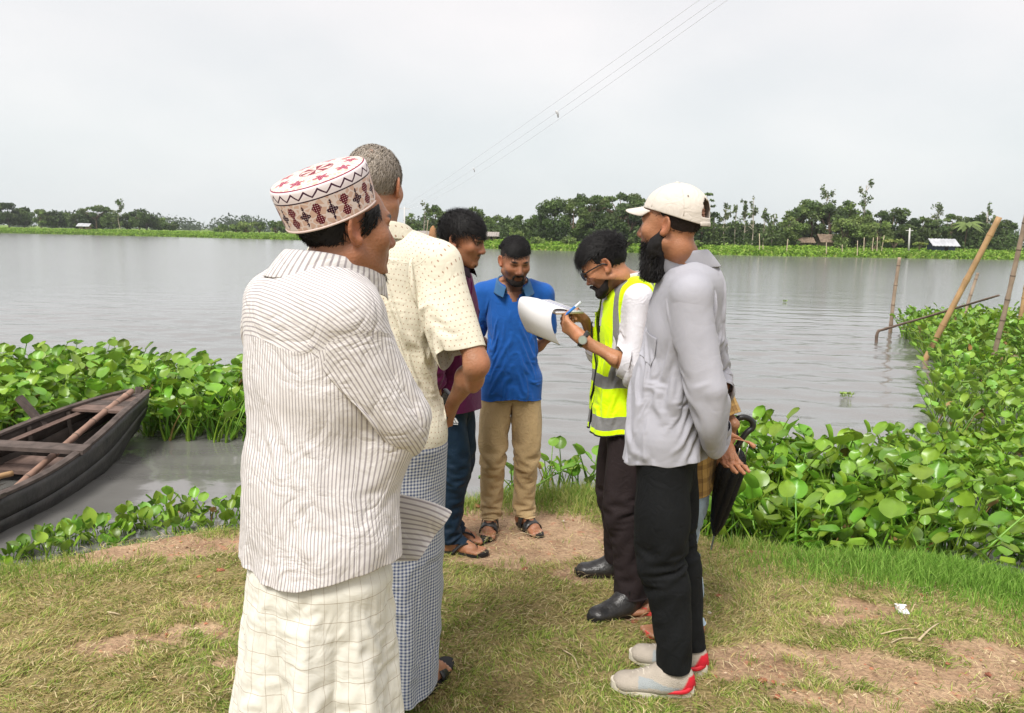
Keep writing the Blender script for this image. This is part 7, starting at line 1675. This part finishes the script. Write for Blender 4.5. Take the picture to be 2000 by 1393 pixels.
        dots = N(t, 'ShaderNodeTexVoronoi'); t.links.new(cmb.outputs[0], dots.inputs['Vector']); dots.inputs['Scale'].default_value = 230; dots.inputs['Randomness'].default_value = .1
        dk = M_('GREATER_THAN', dots.outputs[0], .20)
        fl = M_('LESS_THAN', M_('SQRT', M_('ADD', sq(X_), sq(yv))), M_('ADD', .0092, M_('MULTIPLY', .0022, M_('COSINE', M_('MULTIPLY', 4.0, M_('ARCTAN2', yv, X_))))))
        leaf = M_('LESS_THAN', M_('ADD', M_('DIVIDE', ax, .0030), M_('DIVIDE', M_('ABSOLUTE', M_('SUBTRACT', ay, .0165)), .0065)), 1.0)
        flower = M_('MULTIPLY', M_('MAXIMUM', fl, leaf), M_('SUBTRACT', 1.0, par))
        hg = M_('MULTIPLY', M_('LESS_THAN', ax, M_('ADD', .0018, M_('MULTIPLY', M_('SUBTRACT', .013, M_('ABSOLUTE', M_('SUBTRACT', ay, .012))), .62))), M_('LESS_THAN', ay, .022)); hour = M_('MULTIPLY', hg, par)
        low = band(.004, .059)
        src = mixc(M_('MULTIPLY', M_('MULTIPLY', flower, dk), low), src, (.030, .006, .022)); src = mixc(M_('MULTIPLY', M_('MULTIPLY', hour, dk), low), src, (.115, .006, .022))
        # white band with zigzag
        wb = band(.062, .084); src = mixc(wb, src, (.75, .68, .70))
        zz = M_('ABSOLUTE', M_('SUBTRACT', M_('FRACT', M_('DIVIDE', U, .0265)), .5)); zl = M_('LESS_THAN', M_('ABSOLUTE', M_('SUBTRACT', M_('SUBTRACT', Vv, .0665), M_('MULTIPLY', zz, .022))), .0019); src = mixc(M_('MULTIPLY', zl, wb), src, (.05, .008, .03))
        src = mixc(band(.0595, .0622), src, (.03, .008, .02)); src = mixc(band(.0835, .0862), src, (.20, .008, .05)); src = mixc(band(-.01, .004), src, (.72, .60, .55))
        # flat top: motifs in rings (V grows towards the centre)
        tp = M_('GREATER_THAN', Vv, .0862); per2 = .068; fx2 = M_('SUBTRACT', M_('FRACT', M_('DIVIDE', U, per2)), .5); X2 = M_('MULTIPLY', fx2, M_('MULTIPLY', per2, M_('MAXIMUM', .1, M_('DIVIDE', M_('SUBTRACT', .182, Vv), .096)))); y2 = M_('SUBTRACT', Vv, .112)
        d2 = M_('SQRT', M_('ADD', sq(X2), sq(y2))); m2 = M_('LESS_THAN', d2, M_('ADD', .0125, M_('MULTIPLY', .0045, M_('COSINE', M_('MULTIPLY', 5.0, M_('ARCTAN2', y2, X2))))))
        src = mixc(M_('MULTIPLY', M_('MULTIPLY', m2, dk), tp), src, (.26, .012, .06))
        rg = M_('ADD', band(.150, .1525), band(.1535, .1545)); src = mixc(rg, src, (.15, .01, .04)); star = M_('MULTIPLY', M_('GREATER_THAN', Vv, .1545), M_('LESS_THAN', M_('FRACT', M_('MULTIPLY', U, 10.6)), .5)); src = mixc(star, src, (.18, .008, .03))
        return src
    CP = cloth('embroidered_cap', (.60, .41, .33), rough=.8, vary=.03, crumple=.06, extra=deco)
    cp = sub('prayer_cap', f); W = lambda q: f.J['head'] + (np.asarray(q) * f.hs) @ (f.HR @ capR).T; n = 96; a = np.arange(n) / n * 2 * np.pi
    prof = [(.0795, .0985, .028, .0), (.081, .100, .030, .002), (.0825, .1015, .050, .022), (.0840, .1030, .070, .042), (.0852, .1040, .088, .060), (.0855, .1043, .100, .072), (.0845, .1033, .110, .080), (.0815, .1000, .1140, .0862), (.070, .087, .1170, .100), (.055, .069, .1195, .118), (.036, .046, .1210, .142), (.018, .023, .1215, .165), (.002, .003, .1215, .184)]
    prof = np.array(prof); kk = np.linspace(0, len(prof) - 1, 40); prof = np.stack([np.interp(kk, np.arange(len(prof)), prof[:, q]) for q in range(4)], 1)
    V = np.concatenate([np.stack([np.sin(a) * p[0], -.014 + np.cos(a) * p[1], np.full(n, p[2] + .012)], -1) for p in prof]); uv = np.stack([np.tile(a / (2 * np.pi) * .583, len(prof)), np.repeat(prof[:, 3], n)], -1)
    V2, Q2, uv2 = wrap_uv(W(V), grid_quads(len(prof), n), uv, n, .583); cloth_obj('crown', V2, Q2, CP, cp, uv2, thick=.003, sub=0)
    ring = np.stack([np.sin(a) * .0815, -.014 + np.cos(a) * .1005, np.full(n, .041)], -1); obj('edge_binding', MB().tube(W(np.concatenate([ring, ring[:1]])), .0026, 6, cap=False).mesh('edge_binding'), mat('cap_binding', (.62, .50, .46), .8), cp)
    return f

# ================================================================ things held in hands
def held_things():
    PAP = mat('paper', (.80, .80, .82), .8, .2); BRD = mat('clipboard', (.55, .42, .25), .6, .3)
    t = thing('writing_pad', 'white writing pad with its front page flipped over, held by the vest man', 'pad', tuple(at(1065, 610, 3.2)))
    A1, A2 = at(1019, 587, 3.27), at(1084, 611, 3.13); Wv = unit(A2 - A1); hw = np.linalg.norm(A2 - A1) / 2; fold = (A1 + A2) / 2; Ld = unit(np.cross(np.array([0, 0, 1.0]), Wv)); Ld = Ld if Ld[0] > 0 else -Ld; Ld = unit(Ld + np.array([0, 0, -.04])); nn = unit(np.cross(Ld, Wv)); nn = nn if nn[2] > 0 else -nn; L = -Ld; ln = .175; x0 = fold + Ld * ln
    def sheet(name, m_, pts, th, parent):
        pts = np.asarray(pts); V = np.concatenate([pts - Wv * hw, pts, pts + Wv * hw]); k = len(pts); i = np.arange(k - 1)
        Q_ = np.concatenate([np.stack([i, i + 1, k + i + 1, k + i], -1), np.stack([k + i, k + i + 1, 2 * k + i + 1, 2 * k + i], -1)]); o = obj(name, mesh(name, V, Q_, True), m_, parent); md = o.modifiers.new('t', 'SOLIDIFY'); md.thickness = th; md.offset = 0
    sheet('board', BRD, [x0 - nn * .006 - L * .01, x0 - nn * .006 + L * ln * .95], .004, t); sheet('pages', PAP, [x0, x0 + L * ln * .5, x0 + L * ln * .97], .007, t)
    dn = np.array([0, 0, -1.0]); P = smooth_path([fold + Ld * .10 + nn * .008, fold + Ld * .03 + nn * .016, fold - Ld * .012 + nn * .012, fold - Ld * .022 + dn * .022, fold - Ld * .012 + dn * .065, fold + Ld * .012 + dn * .105, fold + Ld * .035 + dn * .135], 26); sheet('flipped_page', PAP, P, .0008, t)
    lines_ = MB()
    for q in range(6): c = x0 + L * (.03 + q * .02) + nn * .0045; lines_.add(np.array([c - Wv * .08, c + Wv * .08, c + Wv * .08 + L * .003, c - Wv * .08 + L * .003]), [[0, 1, 2, 3]])
    obj('handwriting', lines_.mesh('handwriting', False), mat('blue_ink', (.05, .08, .35), .7), t); t['label'] = t['label']
    a, b = at(1104, 616, 3.14), at(1134, 590, 3.18); t = thing('pen', 'blue and white ballpoint pen in the hand of the vest man', 'pen', tuple(a)); obj('barrel', MB().tube([a + (b - a) * .18, b], [.005, .005], 8).mesh('barrel'), mat('pen_white', (.70, .75, .80), .3, .4), t); obj('grip', MB().tube([a + (b - a) * .10, a + (b - a) * .62], [.0056, .0056], 8).mesh('grip'), mat('pen_blue', (.02, .16, .50), .35, .4), t); obj('tip', MB().tube([a, a + (b - a) * .12], [.001, .0045], 8).mesh('tip'), mat('pen_blue'), t)
    # umbrella
    a, b = at(1438, 868, 2.82), at(1395, 1048, 2.90); ax = unit(b - a); t = thing('umbrella', 'folded black umbrella with crook handle hanging beside the faded jeans', 'umbrella', tuple(b)); BF = cloth('black_umbrella_cloth', (.010, .010, .011), rough=.6, vary=.2, crumple=.3); BP = mat('black_plastic', (.012, .012, .012), .35, .5)
    sdv = unit(at(1470, 850, 2.82) - at(1430, 850, 2.82)); c = a - ax * .0; pts = [a + ax * .06, a, a - ax * .06 + sdv * .004, a - ax * .085 - sdv * .000, a - ax * .105 - sdv * .018, a - ax * .100 - sdv * .045, a - ax * .075 - sdv * .062, a - ax * .035 - sdv * .066]
    hk = [a + ax * .08, a + ax * .02, at(1456, 848, 2.82), at(1470, 835, 2.82), at(1468, 822, 2.82), at(1454, 815, 2.82), at(1440, 819, 2.82), at(1435, 832, 2.82), at(1437, 850, 2.82)]
    obj('handle', MB().tube(smooth_path(hk[1:], 40), .0115, 10).mesh('handle'), BP, t); obj('shaft', MB().tube([a, b + ax * .06], [.005, .004], 8).mesh('shaft'), mat('steel', (.55, .55, .53), .3, .5, metal=1.0), t)
    m, n = 26, 64; s = np.linspace(0, 1, m); th = np.arange(n) / n * 2 * np.pi; A = unit(np.cross(ax, (0, 1.0, 0))); B = np.cross(ax, A); Ltot = np.linalg.norm(b - a); rr = np.interp(s, [0, .04, .2, .5, .85, 1], [.018, .040, .050, .043, .026, .006]); V = []
    for i in range(m):
        tw = th + s[i] * .8; r = rr[i] * (1 + .30 * (np.abs(np.sin(th * 4)) ** .6 - .5) * (1 - s[i] * .5)); V.append(a + ax * (.02 + s[i] * Ltot * .94) + A * (np.cos(tw) * r)[:, None] + B * (np.sin(tw) * r)[:, None])
    cloth_obj('canopy', np.concatenate(V), grid_quads(m, n), BF, t, np.zeros((m * n, 2)), thick=.001)
    for q in range(8): aq = q / 8 * 2 * np.pi; p0 = a + ax * .015 + (A * math.cos(aq) + B * math.sin(aq)) * .046; obj('rib_tip', MB().tube([p0 + ax * .02, p0 - ax * .022], [.002, .0025], 6).mesh('rib_tip'), mat('steel'), t)
    # walking stick
    b = gp(846, 1234, 0.0); top = at(812, 850, 2.66); t = thing('walking_stick', 'slim dark wooden walking stick beside the checked lungi', 'stick', tuple(b)); WD = mat('dark_stick_wood', (.085, .05, .035), .6, .3, vary=.3, vscale=30)
    obj('shaft', MB().tube(smooth_path([b, b * .5 + top * .5 + (.004, 0, 0), top], 14), np.linspace(.0085, .011, 14), 8).mesh('shaft'), WD, t); obj('ferrule', MB().tube([b - (0, 0, .002), b + (top - b) * .05], [.012, .010], 10).mesh('ferrule'), RUB, t); obj('grip', MB().tube(smooth_path([top, top + (0, .0, .05), top + (.03, 0, .09), top + (.09, 0, .085)], 12), .012, 8).mesh('grip'), WD, t)
    # phone in the tall man's hand
    c = at(866, 800, 2.44); t = thing('phone', 'dark phone gripped in the fist of the tall man', 'phone', tuple(c)); Rr = rot('Z', 30) @ rot('X', 20) @ rot('Y', 12); o = obj('case', MB().box(c, (.008, .034, .062), Rr).mesh('case', False), mat('phone_black', (.02, .02, .022), .3, .5), t); md = o.modifiers.new('b', 'BEVEL'); md.width = .005; md.segments = 3
    obj('screen', MB().box(c + Rr @ np.array([-.0088, 0, 0]), (.0006, .029, .056), Rr).mesh('screen', False), mat('phone_glass', (.01, .01, .012), .08, .6), t)

# ================================================================ small things lying on the bank
def on_ground(px, py):
    p = gp(px, py, -.04)
    for _ in range(6): p = gp(px, py, gz(p[0], p[1]))
    return p
BRK = mat('brick_red', (.30, .115, .07), .9, .15, bump=.6, bscale=60, vary=.35, vscale=30); STN = mat('pale_chip', (.55, .47, .40), .9, .1, vary=.2)
def chunk(name, p, r, m_, label, cat, group, flat=.55):
    bm_ = MB(); a = np.random.default_rng(int(abs(p[0] * 999) + abs(p[1] * 777))); n, k = 9, 6; V = []
    for i in range(k):
        el = -np.pi / 2 + np.pi * i / (k - 1)
        for j in range(n):
            q = j / n * 2 * np.pi; rr = r * a.uniform(.72, 1.12); V.append((math.cos(q) * math.cos(el) * rr * 1.25, math.sin(q) * math.cos(el) * rr, math.sin(el) * rr * flat))
    bm_.add(np.array(V) @ rot('Z', a.uniform(0, 180)).T + p + np.array([0, 0, r * flat * .35]), grid_quads(k, n)[:, ::-1])
    return tag(obj(name, bm_.mesh(name, False), m_), label, cat, group)
for i, (px, py, r, lab) in enumerate([(1488, 1330, .016, 'red brick lump on the bare soil, nearest of a trio'), (1512, 1333, .010, 'small red brick crumb right beside the lump on bare soil'), (1518, 1362, .012, 'red brick crumb lowest of the trio on bare soil'), (1466, 1079, .018, 'pinkish brick piece at the hyacinth edge'), (1803, 1165, .017, 'rusty brick piece behind the white packet'), (1404, 1165, .014, 'brown brick piece beside the black trousers'), (930, 990, .026, 'brown clod between the legs of the blue polo man'), (1025, 1112, .015, 'reddish brick piece on the soil before the blue polo man'), (1240, 1215, .014, 'brick crumb by the toe of the near boot'), (1850, 1297, .010, 'brick crumb on the lower soil patch, left one'), (1930, 1318, .012, 'brick crumb on the lower soil patch, right one'), (430, 1115, .020, 'flat red brick piece by the striped shirt, upper one'), (390, 1128, .014, 'flat red brick piece by the striped shirt, lower one')]):
    chunk('brick_fragment', on_ground(px, py), r, BRK, lab, 'brick piece', 'brick pieces on the bank')
for i, (px, py, r, lab) in enumerate([(1015, 1122, .010, 'white chip on the soil before the blue polo man'), (1385, 1197, .010, 'white pebble behind the black trousers'), (1100, 1018, .009, 'pale pebble on the soil at the feet of the group')]):
    chunk('pebble', on_ground(px, py), r, STN, lab, 'pebble', 'pale chips on the bank', .5)
p = on_ground(1762, 1194); R_ = rot('Z', -12) @ rot('X', 8); t = thing('packet', 'crumpled white packet lying on the grass at right', 'packet', tuple(p))
a, b = np.meshgrid(np.linspace(-1, 1, 7), np.linspace(-1, 1, 7)); V = np.stack([a.ravel() * .024, b.ravel() * .030, .012 + .004 * np.sin(a.ravel() * 3 + b.ravel() * 2) - .006 * (np.abs(a.ravel()) == 1)], -1) @ R_.T + p; o = obj('wrapper', mesh('wrapper', V, grid_quads(7, 7, False), True), mat('packet_white', (.75, .74, .78), .5, .4, vary=.15, vscale=60), t); md = o.modifiers.new('t', 'SOLIDIFY'); md.thickness = .006; md.offset = -1
obj('crimp', MB().box(p + R_ @ np.array([0, .033, .011]), (.024, .004, .001), R_).mesh('crimp', False), mat('packet_white'), t)
TW = mat('dry_twig', (.46, .37, .24), .9, .1, vary=.3, vscale=30)
for i, (pts, r, lab) in enumerate([([(1720, 1243), (1750, 1238), (1780, 1232)], .003, 'straight pale twig below the white packet'), ([(1793, 1256), (1815, 1236), (1836, 1220)], .005, 'thick forked stalk right of the white packet'), ([(1740, 1260), (1760, 1254), (1790, 1251)], .003, 'thin twig under the forked stalk'), ([(1566, 1147), (1575, 1160), (1586, 1166)], .003, 'short curved twig in the middle grass'), ([(1415, 1297), (1424, 1303), (1432, 1309)], .0035, 'pale chip of straw by the sneakers'), ([(210, 1200), (222, 1204), (236, 1205)], .004, 'dry stalk in the left grass'), ([(1000, 1050), (1020, 1046), (1050, 1052)], .003, 'dark twig on the soil before the blue polo man'), ([(1905, 1370), (1918, 1378), (1935, 1388)], .006, 'dry yellow leaf rib on the lower right soil'), ([(1100, 1275), (1120, 1290), (1130, 1310)], .003, 'thin straw on the grass before the group')]):
    P = np.array([on_ground(*q) for q in pts]) + np.array([0, 0, .010]); P[1, 2] += .006
    tag(obj('twig', MB().tube(smooth_path(P, 8), np.linspace(r, r * .5, 8), 6).mesh('twig'), TW), lab, 'twig', 'twigs on the bank')
DL = mat('dry_leaf', (.40, .29, .14), .85, .2, vary=.3, vscale=40)
for i, (px, py, L, lab) in enumerate([(1130, 1085, .035, 'curled dry leaf on the soil near the far boot'), (880, 1105, .03, 'dry leaf beside the flip flop'), (1700, 1300, .03, 'dry leaf on the right soil patch'), (300, 1330, .035, 'dry leaf in the lower left grass'), (1640, 1375, .03, 'dry leaf at the lower edge right of the sneakers'), (1060, 1375, .03, 'dry leaf at the lower edge between the men')]):
    p = on_ground(px, py); a, b = np.meshgrid(np.linspace(0, 1, 7), np.linspace(-1, 1, 3), indexing='ij'); w = .35 * np.sin(np.pi * np.clip(a, .03, .97)); V = np.stack([(a - .5) * L, b * w * L * .5, .010 + .25 * L * (b ** 2) * w + .1 * L * np.sin(a * 5)], -1).reshape(-1, 3) @ rot('Z', 57 * i).T + p
    tag(obj('dry_leaf', mesh('dry_leaf', V, grid_quads(7, 3, False), True), DL), lab, 'leaf', 'dry leaves on the bank')
# the people and what they hold
man_grey(); man_vest(); man_blue(); man_maroon(); man_cream(); hidden_person(); man_striped(); held_things()

# ================================================================ thin river haze
hz = MB().box((0, 250, 10.0), (900, 330, 11.6)).mesh('haze', False); m = bpy.data.materials.new('haze'); m.use_nodes = True; t = m.node_tree; t.nodes.clear(); o_ = N(t, 'ShaderNodeOutputMaterial'); v = N(t, 'ShaderNodeVolumePrincipled'); v.inputs['Color'].default_value = (.86, .89, .92, 1); v.inputs['Density'].default_value = .00032; v.inputs['Anisotropy'].default_value = .2; t.links.new(v.outputs[0], o_.inputs['Volume'])
tag(obj('haze', hz, m), 'thin pale haze hanging over the river', 'haze', kind='stuff')
